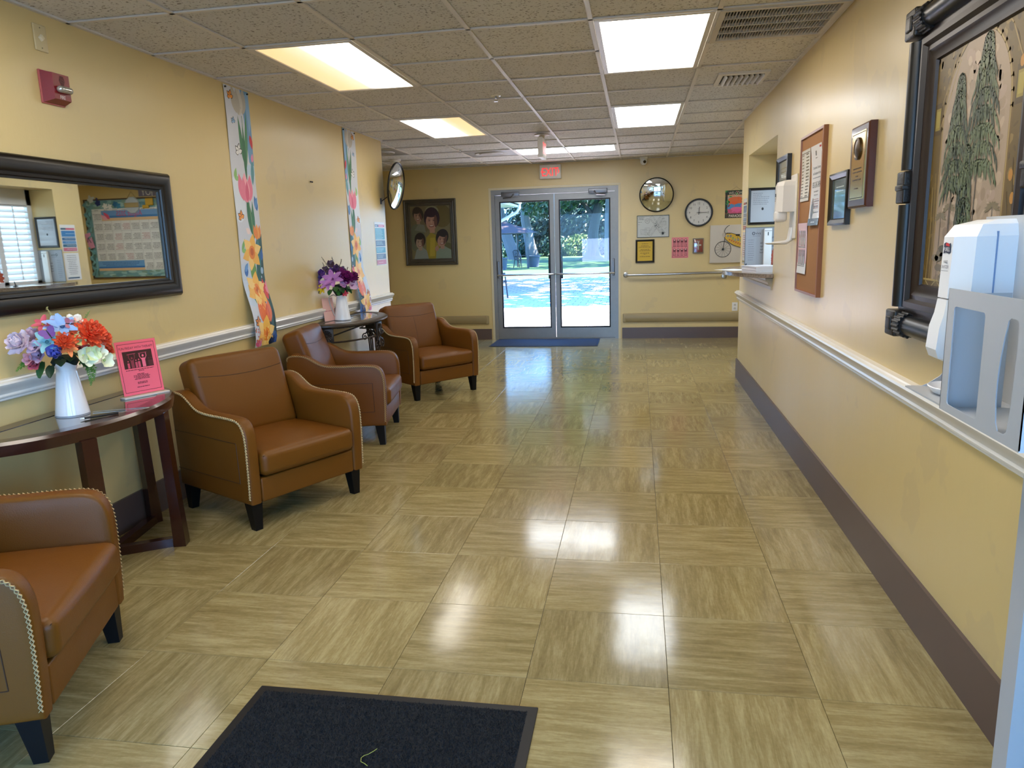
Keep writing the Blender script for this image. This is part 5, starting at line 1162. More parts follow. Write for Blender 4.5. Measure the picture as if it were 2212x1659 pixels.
p.poly([(X(.05), Y(1)), (X(.12), Y(.82)), (X(.25), Y(.76)), (X(.38), Y(.84)), (X(.42), Y(1))], '#7a8078'); p.poly([(X(.6), Y(1)), (X(.62), Y(.85)), (X(.8), Y(.75)), (X(1), Y(.84)), (X(1), Y(1))], '#76816f'); p.poly([(X(.1), Y(.45)), (X(.2), Y(.33)), (X(.35), Y(.36)), (X(.38), Y(.5))], '#6d6f60')
def head(x, y, s, skin, hair, tilt=0.0, shade='#5a3a30'):
    p.ell(X(x), Y(y)+.02*s, .095*s, .12*s, hair, 20, tilt); p.rect(X(x)-.03*s, Y(y)-.15*s, X(x)+.03*s, Y(y)-.06*s, skin); p.ell(X(x)-.006*s, Y(y)-.03*s, .066*s, .092*s, skin, 20, tilt)
    p.ell(X(x), Y(y)+.065*s, .078*s, .04*s, hair, 14, tilt); p.ell(X(x)+.045*s, Y(y)-.02*s, .02*s, .07*s, shade, 12, tilt)
    for sg in (-1, 1): p.ell(X(x)+sg*.026*s-.004*s, Y(y)-.012*s, .013*s, .0045*s, '#2c1a16', 8); p.ell(X(x)+sg*.026*s-.004*s, Y(y)+.004*s, .016*s, .003*s, '#3a221a', 8)
    p.leafs(X(x)-.006*s, Y(y)-.005*s, X(x)-.008*s, Y(y)-.048*s, .018*s, '#b08a74'); p.ell(X(x)-.006*s, Y(y)-.072*s, .030*s, .013*s, '#6a2c26', 12); p.ell(X(x)-.006*s, Y(y)-.069*s, .024*s, .006*s, '#cbbfae', 10)
head(.20, .17, .85, '#8d6f5a', '#2e241c', .3); head(.54, .26, 1.25, '#a37a66', '#2a1620'); head(.22, .66, .88, '#96806e', '#1e1714', -.05); head(.78, .62, .98, '#9a7462', '#241a16', -.35)
p.leafs(X(.62), Y(.86), X(.66), Y(.74), .06, '#9a7462')
p.obj('canvas', t, fn=lambda x, y, e: (x-iw/2, -0.006-e, y-ih/2), m=print_mat(0.4))

# round convex mirror
t = thing('convex_mirror', 'round convex mirror with thin black rim on the far wall above the map', 'mirror', (0.248, YF, 1.967), 0, 'convex safety mirrors')
convex(t, 0.222, 0.035, Matrix.Translation((0, -0.05, 0)) @ Matrix.Rotation(math.radians(-4), 4, 'Z') @ Matrix.Rotation(PI/2+math.radians(10), 4, 'X'))
q = MB(); q.cyl((0, -0.045, 0.0), (0, 0, 0.0), 0.02, n=10); q.obj('mount', BLACK, t)

# wall clock, 12:15
t = thing('wall_clock', 'round white wall clock with black rim beside the glass doors', 'clock', (0.814, YF, 1.713), 0); R = 0.186
TF = Matrix.Rotation(PI/2, 4, 'X')
q = MB(); q.lathe([(R, 0), (R, 0.03), (R-0.008, 0.042), (R-0.018, 0.042), (R-0.024, 0.02)], 56, T=TF, cap0=True, cap1=False); q.obj('rim', BLACK, t)
p = Print(2*R, 2*R, None); c0 = R; fr_ = R-0.02; p.ell(c0, c0, fr_, fr_, '#d4d2cc', 48)
for k in range(60):
    a = 2*PI*k/60
    if k % 5: continue
    p.line([(c0+math.sin(a)*fr_*.90, c0+math.cos(a)*fr_*.90), (c0+math.sin(a)*fr_*.97, c0+math.cos(a)*fr_*.97)], .003, '#222222')
for k in range(1, 13): a = 2*PI*k/12; p.text(str(k), c0+math.sin(a)*fr_*.74, c0+math.cos(a)*fr_*.74-.0135, .040, '#1c1c1c', sx=.9)
p.words(c0-.02, c0+.02, c0+.05, .004, '#777777'); p.words(c0-.015, c0+.015, c0-.06, .003, '#777777')
dial = p.obj('dial', t, fn=lambda x, y, e: (x-R, -0.022-e, y-R))
def hand(nm, ang, L, wd, dp, tail=.03): 
    q = MB(); T = Matrix.Translation((0, -dp, 0)) @ Matrix.Rotation(math.radians(ang), 4, 'Y'); q.box(-wd/2, wd/2, -.0008, .0008, -tail, L, T=T); q.obj(nm, hm('#151515', 0.4), t, smooth=False)
hand('hour_hand', 6, .075, .007, .034); hand('minute_hand', 90, .115, .0045, .036); hand('second_hand', 238, .08, .0012, .038)
q = MB(); q.cyl((0, -.024, 0), (0, -.040, 0), .006, n=12); q.obj('hub', hm('#151515', 0.4), t)

# evacuation map
x0, x1, z0, z1 = -0.012, 0.424, 1.402, 1.699; t = FWt('floor_plan_sign', 'framed black-and-white floor plan under the convex mirror', 'sign', x0, x1, z0, z1); w_, h = x1-x0, z1-z0
q = MB(); q.ring(w_, h, [(0, 0), (0, .014), (.006, .014), (.007, .006)]); q.obj('frame', hm('#4e524a', 0.4), t, smooth=False)
p = Print(w_-.012, h-.012, '#c2c6c4'); W, H = p.w, p.h; IN = '#4c4e50'; rd = random.Random(4)
for y in (.262, .248, .234): p.words(.008, .10, y, .008, IN, 'c', .9, int(y*99))
p.ell(.135, .215, .032, .032, IN, 24); p.ell(.135, .215, .029, .029, '#c2c6c4', 24); p.words(.112, .158, .222, .006, IN, 'c'); p.words(.115, .155, .208, .006, IN, 'c'); p.words(.012, .07, .20, .007, IN); p.words(.012, .04, .17, .006, IN)
def block(cx, cy, L, wd, a):
    ca, sa = math.cos(a), math.sin(a); f = lambda u, v: (cx+u*ca-v*sa, cy+u*sa+v*ca)
    p.line([f(-L/2, -wd/2), f(L/2, -wd/2), f(L/2, wd/2), f(-L/2, wd/2)], .0016, IN, True); p.line([f(-L/2, -wd*.15), f(L/2, -wd*.15)], .001, IN); p.line([f(-L/2, wd*.15), f(L/2, wd*.15)], .001, IN)
    k = int(L/.018)
    for i in range(1, k): u = -L/2+L*i/k; p.line([f(u, wd*.15), f(u, wd/2)], .001, IN); p.line([f(u, -wd/2), f(u, -wd*.15)], .001, IN); p.ell(*f(u-.008, wd*.33*rd.choice((-1, 1))), .003, .003, IN, 6)
block(.215, .225, .11, .055, 2.25); block(.305, .225, .11, .055, .95); block(.195, .075, .13, .06, .95); block(.315, .085, .13, .055, 2.2); block(.255, .155, .05, .05, .7); block(.085, .07, .08, .07, 0); block(.135, .075, .06, .10, 0); block(.35, .18, .07, .05, .1)
for k in range(26): a, r = rd.uniform(0, 6.3), rd.uniform(0, .05); p.ell(.255+r*math.cos(a), .15+r*math.sin(a), .004, .004, IN, 6)
for k in range(16): p.words(rd.uniform(.3, .38), .42, rd.uniform(.02, .25), .004, IN, 'l', .5, k)
p.ell(.345, .045, .016, .018, '#222426', 10)
p.obj('plan', t, fn=lambda x, y, e: (x-W/2, -.005-e, y-H/2))

def framed(t, w_, h, border, fm, prnt, depth=.02, pd=.008, glass=None):
    q = MB(); q.ring(w_, h, [(0, 0), (0, depth), (border*.3, depth+.003), (border*.85, depth*.8), (border, pd+.001), (border, pd-.003)]); q.obj('frame', fm, t, ang=30)
    prnt.obj('print', t, fn=lambda x, y, e: (x-prnt.w/2, -pd-e, y-prnt.h/2), m=glass or print_mat(0.5))
BF = mat('black_picture_frame', '#15120f', 0.3)
x0, x1, z0, z1 = -0.03, 0.227, 1.058, 1.375; t = FWt('framed_notice', 'yellow notice in a black frame below the floor plan', 'notice', x0, x1, z0, z1); w_, h = x1-x0, z1-z0
p = Print(w_-.05, h-.05, '#c9a62c'); W = p.w
for k, (y, f) in enumerate(((.232, .5), (.203, .55), (.186, .85), (.153, .6), (.136, .8), (.105, .8), (.09, .2), (.058, .75))): p.words(.015, W-.015, y, .009, '#4c3c0c', 'c', f*1.15, k)
framed(t, w_, h, .026, BF, p)
x0, x1, z0, z1 = 0.461, 0.685, 1.110, 1.391
p = Print(x1-x0, z1-z0, '#e88a90')
for r_ in range(2):
    for c in range(4):
        X0, Y0 = .018+c*.050, .16-r_*.125; p.rect(X0, Y0-.005, X0+.038, Y0+.085, '#7a3a44'); p.rect(X0+.003, Y0, X0+.035, Y0+.05, '#e88a90'); p.ell(X0+.019, Y0+.085, .016, .016, '#3a2026', 14); p.ell(X0+.019, Y0+.085, .011, .011, '#f0b0b0', 12)
        for k in range(5): p.words(X0+.004, X0+.036, Y0+.005+k*.011, .007, '#4a2028', 'c', 1.1, c+r_*7+k)
p.frame(.012, .012, .212, .152, .0025, '#7a3a44'); p.words(.02, .2, .018, .006, '#5a2a34', 'c')
o = p.obj('pink_notice', None, fn=lambda x, y, e: (x-(p.w)/2, -e-.001, y-.14)); o.location = ((x0+x1)/2, YF, (z0+z1)/2); tag(o, 'pink sheet with two rows of cartoon-free icons between the yellow notice and the fire pull', 'notice'); o['label'] = 'pink sheet printed with two rows of small icons on the far wall'

t = FWt('fire_pull_station', 'red fire pull station under a clear cover on the far wall', 'fire alarm', .748, .881, 1.172, 1.366)
q = MB(); q.rbox((0, -.018, 0), (.115, .036, .165), .006, 2); b0 = q.obj('body', mat('pull_red', '#8d1a22', 0.35), t)
q = MB(); q.rbox((0, -.042, .010), (.075, .012, .02), .004, 1); q.rbox((0, -.042, .0), (.014, .012, .11), .004, 1); q.obj('pull_handle', mat('pull_white', '#d8d4d0', 0.35), b0)
p = Print(.08, .03, None); p.text('FIRE', .04, .006, .026, '#e8dcd8', sx=.85); p.obj('lettering', b0, fn=lambda x, y, e: (x-.04, -.0365-e, y+.045))
q = MB(); q.rbox((0, -.034, 0), (.136, .068, .196), .012, 2); q.obj('clear_cover', CLEAR, t)
q = MB(); q.ring(.145, .205, [(0, 0), (0, .012), (.01, .012), (.01, 0)]); q.obj('cover_frame', hm('#8f7f72', 0.4), t, smooth=False)

# tin sign with flamingos
x0, x1, z0, z1 = 1.158, 1.438, 1.625, 1.988; t = FWt('tin_sign', 'colourful tin sign with flamingos reading welcome to paradise', 'sign', x0, x1, z0, z1); w_, h = x1-x0, z1-z0
p = Print(w_, h, '#20301e'); rd = random.Random(8)
p.rect(.03, .06, w_-.03, h-.06, '#d8a884'); p.rect(.03, .19, w_-.03, h-.08, '#b8a49c'); p.ell(w_/2, .23, .11, .05, '#e0703a'); p.rect(.03, .12, w_-.03, .19, '#4f8ec4'); p.rect(.03, .06, w_-.03, .12, '#c8587a'); p.ell(w_*.55, .12, .08, .025, '#e06a94')
for k in range(46):
    e = rd.random(); X0, Y0 = (rd.uniform(0, .05), rd.uniform(.03, h)) if e < .4 else ((w_-rd.uniform(0, .05), rd.uniform(.03, h)) if e < .8 else (rd.uniform(0, w_), h-rd.uniform(0, .03))); a = rd.uniform(0, 6.3); p.leafs(X0, Y0, X0+.045*math.cos(a), Y0+.045*math.sin(a), .02, rd.choice(['#2f6a34', '#3d8a44', '#1f4a2a', '#7a3a2c', '#5aa04a', '#1a2a18']))
for x, y, c in ((.12, .20, '#e8642c'), (.16, .10, '#e0609a')):
    p.ell(x, y, .045, .022, c); p.line([(x+.035, y), (x+.055, y+.035), (x+.045, y+.065), (x+.062, y+.075)], .009, c); p.line([(x, y-.015), (x, y-.06)], .004, c); p.leafs(x-.04, y, x-.075, y-.02, .02, c)
p.text('WELCOME', w_/2, h-.055, .055, '#d8cdb8', sx=.72); p.text('TO', w_/2, h-.085, .03, '#d8cdb8'); p.rect(.005, .004, w_-.005, .055, '#4a4034'); p.text('PARADISE', w_/2, .011, .052, '#efe6d4', sx=.78)
p.obj('plate', t, fn=lambda x, y, e: (x-w_/2, -.003-e, y-h/2), thick=.003, m=print_mat(.35))
q = MB(); q.tube([(-.07, -.003, h/2-.004), (0, -.004, h/2+.045), (.07, -.003, h/2-.004)], .0018, 5); q.obj('hanging_cord', hm('#8a6a4a', 0.7), t)

# bicycle canvas
x0, x1, z0, z1 = .970, 1.62, 1.032, 1.537; t = FWt('canvas_print', 'white canvas with a wire bicycle carrying a painted surfboard', 'picture', x0, x1, z0, z1); w_, h = x1-x0, z1-z0
q = MB(); q.rbox((0, -.014, 0), (w_, .028, h), .004, 1); cv = q.obj('canvas', mat('canvas_white', '#c9c1b4', 0.7, var=.05), t)
q = MB(); Rw = .105; LN = hm('#1a1816', 0.5)
def wheel(cx, cz, R, nm):
    q = MB(); q.tube([(cx+R*math.cos(2*PI*i/32), -.034, cz+R*math.sin(2*PI*i/32)) for i in range(32)], .0032, 6, closed=True)
    for i in range(14): a = 2*PI*i/14+.1; q.tube([(cx, -.034, cz), (cx+R*math.cos(a), -.034, cz+R*math.sin(a))], .0014, 4)
    q.cyl((cx, -.030, cz), (cx, -.040, cz), .012, n=12); q.obj(nm, LN, cv)
wheel(-.155, -.07, .105, 'wheel'); wheel(.19, -.10, .06, 'wheel')
q = MB(); q.tube([(-.155, -.036, -.07), (-.125, -.038, .13)], .0035, 6); q.tube([(-.125, -.038, .13), (-.14, -.04, .165), (-.13, -.042, .20), (-.10, -.042, .235), (-.075, -.042, .245)], .0035, 6); q.tube([(-.125, -.04, .13), (-.10, -.044, .14), (-.062, -.046, .138)], .0035, 6); q.tube([(.035, -.038, .06), (.035, -.038, .105)], .003, 6); q.obj('frame_wire', LN, cv)
q = MB(); q.rbox((.035, -.04, .115), (.055, .014, .022), .008, 2); q.obj('saddle', LN, cv)
p = Print(.44, .14, None); p.leafs(-.0, .085, .44, .06, .155, '#2a2620'); p.leafs(.006, .085, .434, .06, .140, '#d0a832'); p.ell(.03, .085, .028, .03, '#b8ada0', 14); p.leafs(.07, .05, .40, .035, .05, '#c89a3c'); rd = random.Random(2)
for i, ch in enumerate('ooooooo'): p.ell(.08+i*.036, .088+.012*math.sin(i*1.7), .013, .018, ['#4f8a9a', '#3f6f9a', '#5a9a6a'][i % 3], 10); p.ell(.08+i*.036, .088+.012*math.sin(i*1.7), .006, .009, '#d0a832', 8)
for i in range(9): p.leafs(.11+i*.03, .038, .12+i*.03, .062, .012, '#b03a2c'); 
p.obj('surfboard', cv, fn=lambda x, y, e: (-.19+x*.93+y*.25, -.040-e, .085-x*.40+y*.93-.03), clip=False, m=print_mat(.5))

# stainless handrail, wall guards, outlet
t = thing('handrail', 'stainless steel grab rail on the far wall right of the doors', 'handrail', (-.163, YF, .895))
q = MB(); q.tube([(0, -.004, 0), (0, -.045, 0), (.012, -.062, 0), (.035, -.068, 0), (1.55, -.068, .012), (1.575, -.062, .012), (1.585, -.045, .012), (1.585, -.004, .012)], .0165, 12); q.obj('bar', STEEL, t)
for x in (0, 1.585, 1.33):
    q = MB(); q.lathe([(.038, 0), (.038, .005), (.03, .010), (.018, .012)], 24, T=Matrix.Translation((x, 0, .0 if x != 1.33 else -.045)) @ TF); q.obj('flange', STEEL, t)
def guard(label, x0, x1, z0, z1):
    t = thing('wall_guard', label, 'wall guard', ((x0+x1)/2, YF, (z0+z1)/2), 0, 'tan wall guards')
    h = z1-z0; q = MB(); q.prism([(0, -h/2), (-.018, -h/2+.004), (-.028, -h/2+.022), (-.030, 0), (-.028, h/2-.022), (-.018, h/2-.004), (0, h/2)], -(x1-x0)/2+.03, (x1-x0)/2-.03, 'x'); q.obj('cover', mat('tan_guard', '#9a875f', 0.4), t, ang=40)
    for s_ in (-1, 1):
        q = MB(); q.rbox((s_*((x1-x0)/2-.025), -.014, 0), (.05, .030, h-.002), .013, 3); q.obj('end_cap', mat('tan_guard_cap', '#a38f66', 0.4), t)
guard('tan wall guard low on the far wall left of the doors', -3.45, -2.139, .226, .350); guard('tan wall guard low on the far wall right of the doors', -.205, 1.75, .229, .358)
t = thing('wall_outlet', 'white power outlet on the far wall by the right wall corner', 'outlet', (1.322, YF, .43))
q = MB(); q.rbox((0, -.004, 0), (.075, .008, .118), .003, 1); q.obj('plate', WHITEP, t)
for z in (.024, -.024):
    q = MB(); q.lathe([(.017, 0), (.016, .002)], 20, T=Matrix.Translation((0, -.008, z)) @ TF); q.obj('socket', hm('#c8c4bc', 0.4), t)
    for x in (-.006, .006): q = MB(); q.box(x-.001, x+.001, -.0108, -.0095, z-.002, z+.007); q.obj('slot', hm('#1a1a1a', 0.6), t, smooth=False)

# activity calendar (seen in the mirror)
t = thing('calendar_board', 'decorated activity calendar board reflected in the mirror', 'calendar', (2.705, YF, 1.63)); w_, h = 1.31, 1.22
q = MB(); q.box(-w_/2, w_/2, -.02, 0, -h/2, h/2); q.obj('backing', mat('brown_backing', '#4c3626', 0.7), t, smooth=False)
p = Print(w_-.06, h-.04, '#6f9a9c'); W, H = p.w, p.h; rd = random.Random(6)
for k in range(70): p.ell(rd.uniform(0, W), rd.choice((rd.uniform(0, .1), rd.uniform(H-.12, H))), rd.uniform(.03, .08), .02, rd.choice(['#8fb4b4', '#5f8c92', '#a3c2bc', '#7d9a8a']), 10)
for k in range(30): p.ell(W-rd.uniform(0, .08), rd.uniform(0, H), .02, .05, rd.choice(['#6f8a7c', '#7ab0b4', '#5a7a70']), 10)
cx0, cx1, cy0, cy1 = .02, W-.10, .10, H-.13
p.rect(cx0, cy0, cx1, cy1, '#dcdad6'); cw = (cx1-cx0)/7; ch = (cy1-cy0-.03)/6
for i in range(7): p.words(cx0+i*cw+.02, cx0+(i+1)*cw-.02, cy1-.022, .010, '#333333', 'c', .7, i)
for r_ in range(6):
    for c in range(7):
        X0, Y0 = cx0+c*cw, cy0+r_*ch
        col = '#9a2a2a' if (r_*7+c) in (10, 18, 25, 31, 22) else '#2a2a2a'
        if r_ == 5 and c < 6 or r_ == 0 and c > 1: continue
        for k in range(5): p.words(X0+.012, X0+cw-.012, Y0+.02+k*.020, .011, col, 'l', 1.0, r_*7+c+k*50)
for i in range(8): p.line([(cx0+i*cw, cy0), (cx0+i*cw, cy1-.03)], .003, '#8a8a8a')
for i in range(7): p.line([(cx0, cy0+i*ch), (cx1, cy0+i*ch)], .003, '#8a8a8a')
p.rect(cx0, cy1-.03-ch, cx0+6*cw, cy1-.03, '#6c98c8'); p.rect(cx0, cy1-.03-ch, cx0+6*cw, cy1-.03-ch*.72, '#d9b488'); p.rect(cx0, cy1-.03-ch*.72, cx0+6*cw, cy1-.03-ch*.5, '#3f78b0'); p.text('August 2025', cx0+3*cw, cy1-.03-ch*.55, .11, '#c23a4a', sx=.8)
p.rect(cx0+2*cw, cy0, cx1, cy0+ch, '#6a9ccc'); p.rect(cx0+2*cw, cy0, cx1, cy0+ch*.25, '#d9b488'); p.rect(cx0+2*cw, cy0+ch*.25, cx1, cy0+ch*.42, '#2f6fb0')
for k in range(3): p.words(cx0+2.5*cw, cx1-.06, cy0+ch*(.5+.15*k), .012, '#234a80', 'c', 1, k)
p.leafs(cx1-.30, cy1-.16, cx1-.20, cy1-.05, .06, '#d8506a'); p.leafs(cx1-.26, cy1-.17, cx1-.14, cy1-.09, .06, '#e8a0a8')
p.obj('calendar_sheet', t, fn=lambda x, y, e: (x-W/2, -.021-e, y-H/2))
q = MB(); q.lathe([(0, .016), (.12, .014), (.13, .0)], 10, T=Matrix.Translation((-.20, -.028, .50)) @ TF, cap0=False, cap1=False); q.obj('round_plaque', hm('#b9c2c8', 0.5), t, smooth=False)
q = MB(); q.rbox((-.20, -.052, .50), (.24, .01, .07), .003, 1); q.obj('name_strip', hm('#b09a6a', 0.6), t)
q = MB(); q.tube([(-.28, -.03, .60), (-.20, -.03, .70), (-.12, -.03, .60)], .004, 5); q.obj('plaque_cord', hm('#a08a5a', 0.7), t)
q = MB(); q.rbox((-.50, -.04, .54), (.13, .03, .11), .014, 3); q.rbox((-.43, -.038, .47), (.11, .02, .05), .01, 2); q.obj('yellow_fish', hm('#c9a02c', 0.5), t)
for i, (x, z, s_, c) in enumerate(((.10, .52, .07, '#2f6f9a'), (.20, .49, .05, '#e4e2dc'), (.28, .50, .055, '#e8e6e0'), (.40, .55, .09, '#24306a'), (.52, .60, .08, '#c9d0d0'), (.05, .50, .06, '#3f8ab0'))):
    q = MB(); T = Matrix.Translation((x, -.032, z))
    for k in range(5): q.grid(petal(s_, s_*.6, 0, .2), 3, 4, 0, T @ Matrix.Rotation(-PI/2, 4, 'X') @ Matrix.Rotation(2*PI*k/5, 4, 'Z') @ Matrix.Rotation(-.2, 4, 'Y'))
    q.obj('felt_starfish', hm(c, 0.7), t, normals=False)
q = MB(); pts = [(.60+.03*math.sin(i*1.3), -.04-.01*math.cos(i), .55-1.1*i/40) for i in range(41)]; q.tube(pts, [.018+.01*math.sin(i*2.1) for i in range(41)], 7); q.obj('garland', hm('#6f9a98', 0.8), t)
q = MB(); T = Matrix.Translation((.60, -.055, -.02)) @ Matrix.Rotation(.25, 4, 'Y'); q.rbox((0, 0, 0), (.10, .02, .24), .01, 3, T=T); q.obj('flip_flop', hm('#d08aa0', 0.6), t)
q = MB(); q.tube([(.57, -.068, -.05), (.60, -.085, .03), (.63, -.068, -.04)], .006, 6); q.obj('flip_flop_strap', hm('#3a3a4a', 0.5), t)
t = thing('joy_sign', 'small sign reading joy reflected in the mirror above the calendar', 'sign', (2.235, YF, 2.315))
q = MB(); q.box(-.15, .15, -.02, 0, -.06, .075); q.obj('board', hm('#6f6a80', 0.6), t, smooth=False)
p = Print(.28, .12, None); p.text('JOY', .14, .012, .14, '#e8e4dc', sx=.85); p.obj('lettering', t, fn=lambda x, y, e: (x-.14, -.021-e, y-.06))

# ================================================================== things on the right wall
def RW(name, label, cat, y, z, group=None): return thing(name, label, cat, (XR, y, z), RR, group)
# big palm painting
t = RW('palm_painting', 'large palm tree painting in an ornate black and brown frame', 'painting', 2.44, 1.585); w_, h = 1.0, 1.135
FB = mat('reddish_black_wood', '#1a0e0d', 0.4, var=.3, vscale=8); CB = mat('carved_black', '#17130f', 0.4, bump=.6, bscale=120); TB = mat('black_tube', '#131416', 0.34)
q = MB(); q.ring(w_-.03, h-.03, [(0, 0), (0, .025), (.10, .030), (.105, .045), (.125, .048), (.135, .034), (.150, .036), (.165, .028), (.185, .024), (.19, .014)]); q.obj('frame', FB, t, ang=30)
for (cx, cz) in ((-1, -1), (1, -1), (1, 1), (-1, 1)):
    q = MB(); q.rbox((cx*(w_/2-.055), -.035, cz*(h/2-.055)), (.095, .062, .095), .008, 2); q.rbox((cx*(w_/2-.055), -.067, cz*(h/2-.055)), (.05, .012, .05), .008, 2); q.obj('corner_block', CB, t)
def halftube(a, b, r, nm, m, seg=1):
    q = MB(); q.tube([a, b], r, 14); q.obj(nm, m, t)
for sg in (-1, 1):
    x = sg*(w_/2-.055); zt = h/2-.115
    halftube((x, -.030, zt), (x, -.030, .03), .030, 'side_tube', TB); halftube((x, -.030, -.09), (x, -.030, -zt), .030, 'side_tube', TB)
    q = MB(); q.rbox((x, -.034, -.03), (.075, .055, .11), .006, 2); q.rbox((x, -.036, -.03), (.080, .060, .02), .005, 1); q.obj('side_block', CB, t)
    z = sg*(h/2-.055); halftube((-w_/2+.16, -.032, z), (w_/2-.16, -.032, z), .036, 'cross_tube', TB)
    for s2 in (-1, 1):
        q = MB(); q.tube([(s2*(w_/2-.11), -.032, z), (s2*(w_/2-.175), -.032, z)], .042, 14)
        for k in range(9): a = PI+PI*(k+.5)/9; q.tube([(s2*(w_/2-.11), -.032+.042*math.sin(a), z+.042*math.cos(a)), (s2*(w_/2-.175), -.032+.042*math.sin(a), z+.042*math.cos(a))], .005, 5)
        q.obj('fluted_collar', CB, t)
iw, ih = .615, .765
iw, ih = w_-.41, h-.27*1.0
iw, ih = .61, .86; zc = 0.0
q = MB(); q.box(-iw/2, iw/2, -.014, -.004, -ih/2, ih/2); q.obj('panel_back', hm('#3a2c16', 0.7), t, smooth=False)
p = Print(iw, ih, '#5f4c1e'); rd = random.Random(12); X = lambda u: u*iw; Y = lambda v: (1-v)*ih
k0 = p.k
for k in range(260): p.cyc(k, 6, k0); p.ell(rd.uniform(0, iw), rd.uniform(0, ih), rd.uniform(.006, .02), rd.uniform(.004, .014), rd.choice(['#6b5622', '#54421a', '#766030', '#4a3a18', '#806a36']), 7, rd.uniform(0, 3))
p.k = k0+8
al, ar = .135, .865
arch = [(X(al), Y(1.02)), (X(al), Y(.34))]+[(X(.5-(.5-al)*math.cos(PI*i/20)), Y(.34-.285*math.sin(PI*i/20))) for i in range(1, 20)]+[(X(ar), Y(.34)), (X(ar), Y(1.02))]
def inarch(u, v):
    if v > .34: return al < u < ar
    return ((u-.5)/(.5-al))**2+((.34-v)/.285)**2 < .97
p.line(arch, .022, '#6a5228'); p.poly(arch, '#9a8670')
k0 = p.k
for k in range(420):
    p.cyc(k, 6, k0); u, v = rd.uniform(al+.03, ar-.03), rd.uniform(.06, .99)
    if inarch(u, v) and inarch(u+.05, v-.03) and inarch(u-.05, v-.03): p.ell(X(u), Y(v), rd.uniform(.008, .028), rd.uniform(.006, .02), rd.choice(['#a8937c', '#94806a', '#8c7862', '#a08a78', '#b09c86'] if v < .72 else ['#8d7a62', '#7c6a56', '#9a8668', '#857260']), 8, rd.uniform(0, 3))
p.k = k0+8; p.line(arch, .010, '#7d6636'); p.line(arch, .004, '#a08a54')
for (u0, v0, u1, v1) in ((.06, .30, .25, .10), (.10, .34, .30, .12), (.75, .05, .95, .25), (.68, .02, .92, .2), (.93, .5, .97, .98), (.06, .55, .05, .98), (.9, .6, .95, .98), (.09, .5, .1, .98), (.3, .11, .5, .03), (.5, .02, .5, .07), (.15, .22, .35, .06)): p.line([(X(u0), Y(v0)), (X((u0+u1)/2+.02), Y((v0+v1)/2-.015)), (X(u1), Y(v1))], .005, rd.choice(['#8a7440', '#4a3814', '#9a8450']))
for (u, v) in ((.065, .30), (.935, .285)): p.rect(X(u)-.026, Y(v)-.05, X(u)+.026, Y(v)+.05, '#4a3a18'); p.rect(X(u)-.019, Y(v)-.034, X(u)+.019, Y(v)+.034, '#8a7a34'); p.rect(X(u)-.013, Y(v)-.026, X(u)+.013, Y(v)+.026, '#9c8c40')
for (u, v) in ((.93, .22), (.92, .55), (.95, .62)): p.ell(X(u), Y(v), .012, .016, '#a8762a', 10)
p.line([(X(.03), Y(.90)), (X(.97), Y(.90))], .006, '#8a7640'); p.line([(X(.03), Y(.965)), (X(.97), Y(.965))], .006, '#8a7640'); p.rect(X(.03), Y(.965), X(.97), Y(.90), '#5c4a20')
for u in (.06, .22, .38, .62, .78): p.line([(X(u), Y(.96)), (X(u+.13), Y(.905))], .004, '#9a8850'); p.line([(X(u), Y(.905)), (X(u+.13), Y(.96))], .004, '#9a8850'); p.frame(X(u), Y(.962), X(u+.14), Y(.902), .005, '#7d6a38')
p.line([(X(.03), Y(.90)), (X(.97), Y(.90))], .006, '#a08c50')
def palm(u, top, base, wd, lay, foot, dark='#3b4630'):
    K0 = p.k+1
    p.line([(X(u), Y(top)), (X(u-.012), Y((top+base)/2)), (X(u-.025), Y(base))], .010 if wd > .12 else .006, '#5f5344')
    for k in range(lay):
        v = top+(foot-top)*(k/(lay-1)); s_ = wd*(.28+.72*math.sin(PI/2*min(1, (k+.6)/lay*1.15)))
        for j in range(8):
            a = -1+2*j/7; c = rd.choice([dark, '#4c583a', '#333e2a', '#5a6646', '#66704e']); droop = .030+.035*abs(a); prev = None
            for m in range(7):
                t_ = (m+1)/7; x = X(u)+s_*a*t_*(1-.12*rd.random()); y = Y(v)+.022*math.sin(PI*.75*t_)-droop*t_*t_
                p.k = K0+(k % 2)*6+j % 3; p.leafs(x, y+.006, x+s_*a*.10+rd.uniform(-.003, .003), y-(.040-.012*t_)*(.7+.6*rd.random()), .0075, c)
                if prev: p.k = K0+(k % 2)*6+3+j % 3; p.line([prev, (x, y+.004)], .006, c)
                prev = (x, y+.004)
    p.k = K0+14
for (u, v0) in ((.20, .66), (.30, .63), (.78, .64), (.70, .72)):
    p.line([(X(u), Y(v0)), (X(u), Y(.9))], .005, '#6f6152')
    for k in range(9): a = PI*k/8; p.leafs(X(u), Y(v0), X(u)+.05*math.cos(a), Y(v0)+.03*math.sin(a)-.015, .010, '#75694f')
k0 = p.k
for k in range(60): p.cyc(k, 5, k0); p.ell(X(rd.uniform(.17, .83)), Y(rd.uniform(.78, .90)), .03, .012, rd.choice(['#6f6450', '#5f5846', '#7a6e56', '#54503e']), 8)
p.k = k0+7; palm(.60, .10, .89, .115, 8, .50); palm(.33, .19, .89, .095, 7, .54, '#46513a'); palm(.47, .44, .89, .06, 5, .68, '#46513a')
p.obj('picture', t, fn=lambda x, y, e: (x-iw/2, -.015-e, y-ih/2), m=print_mat(.45))

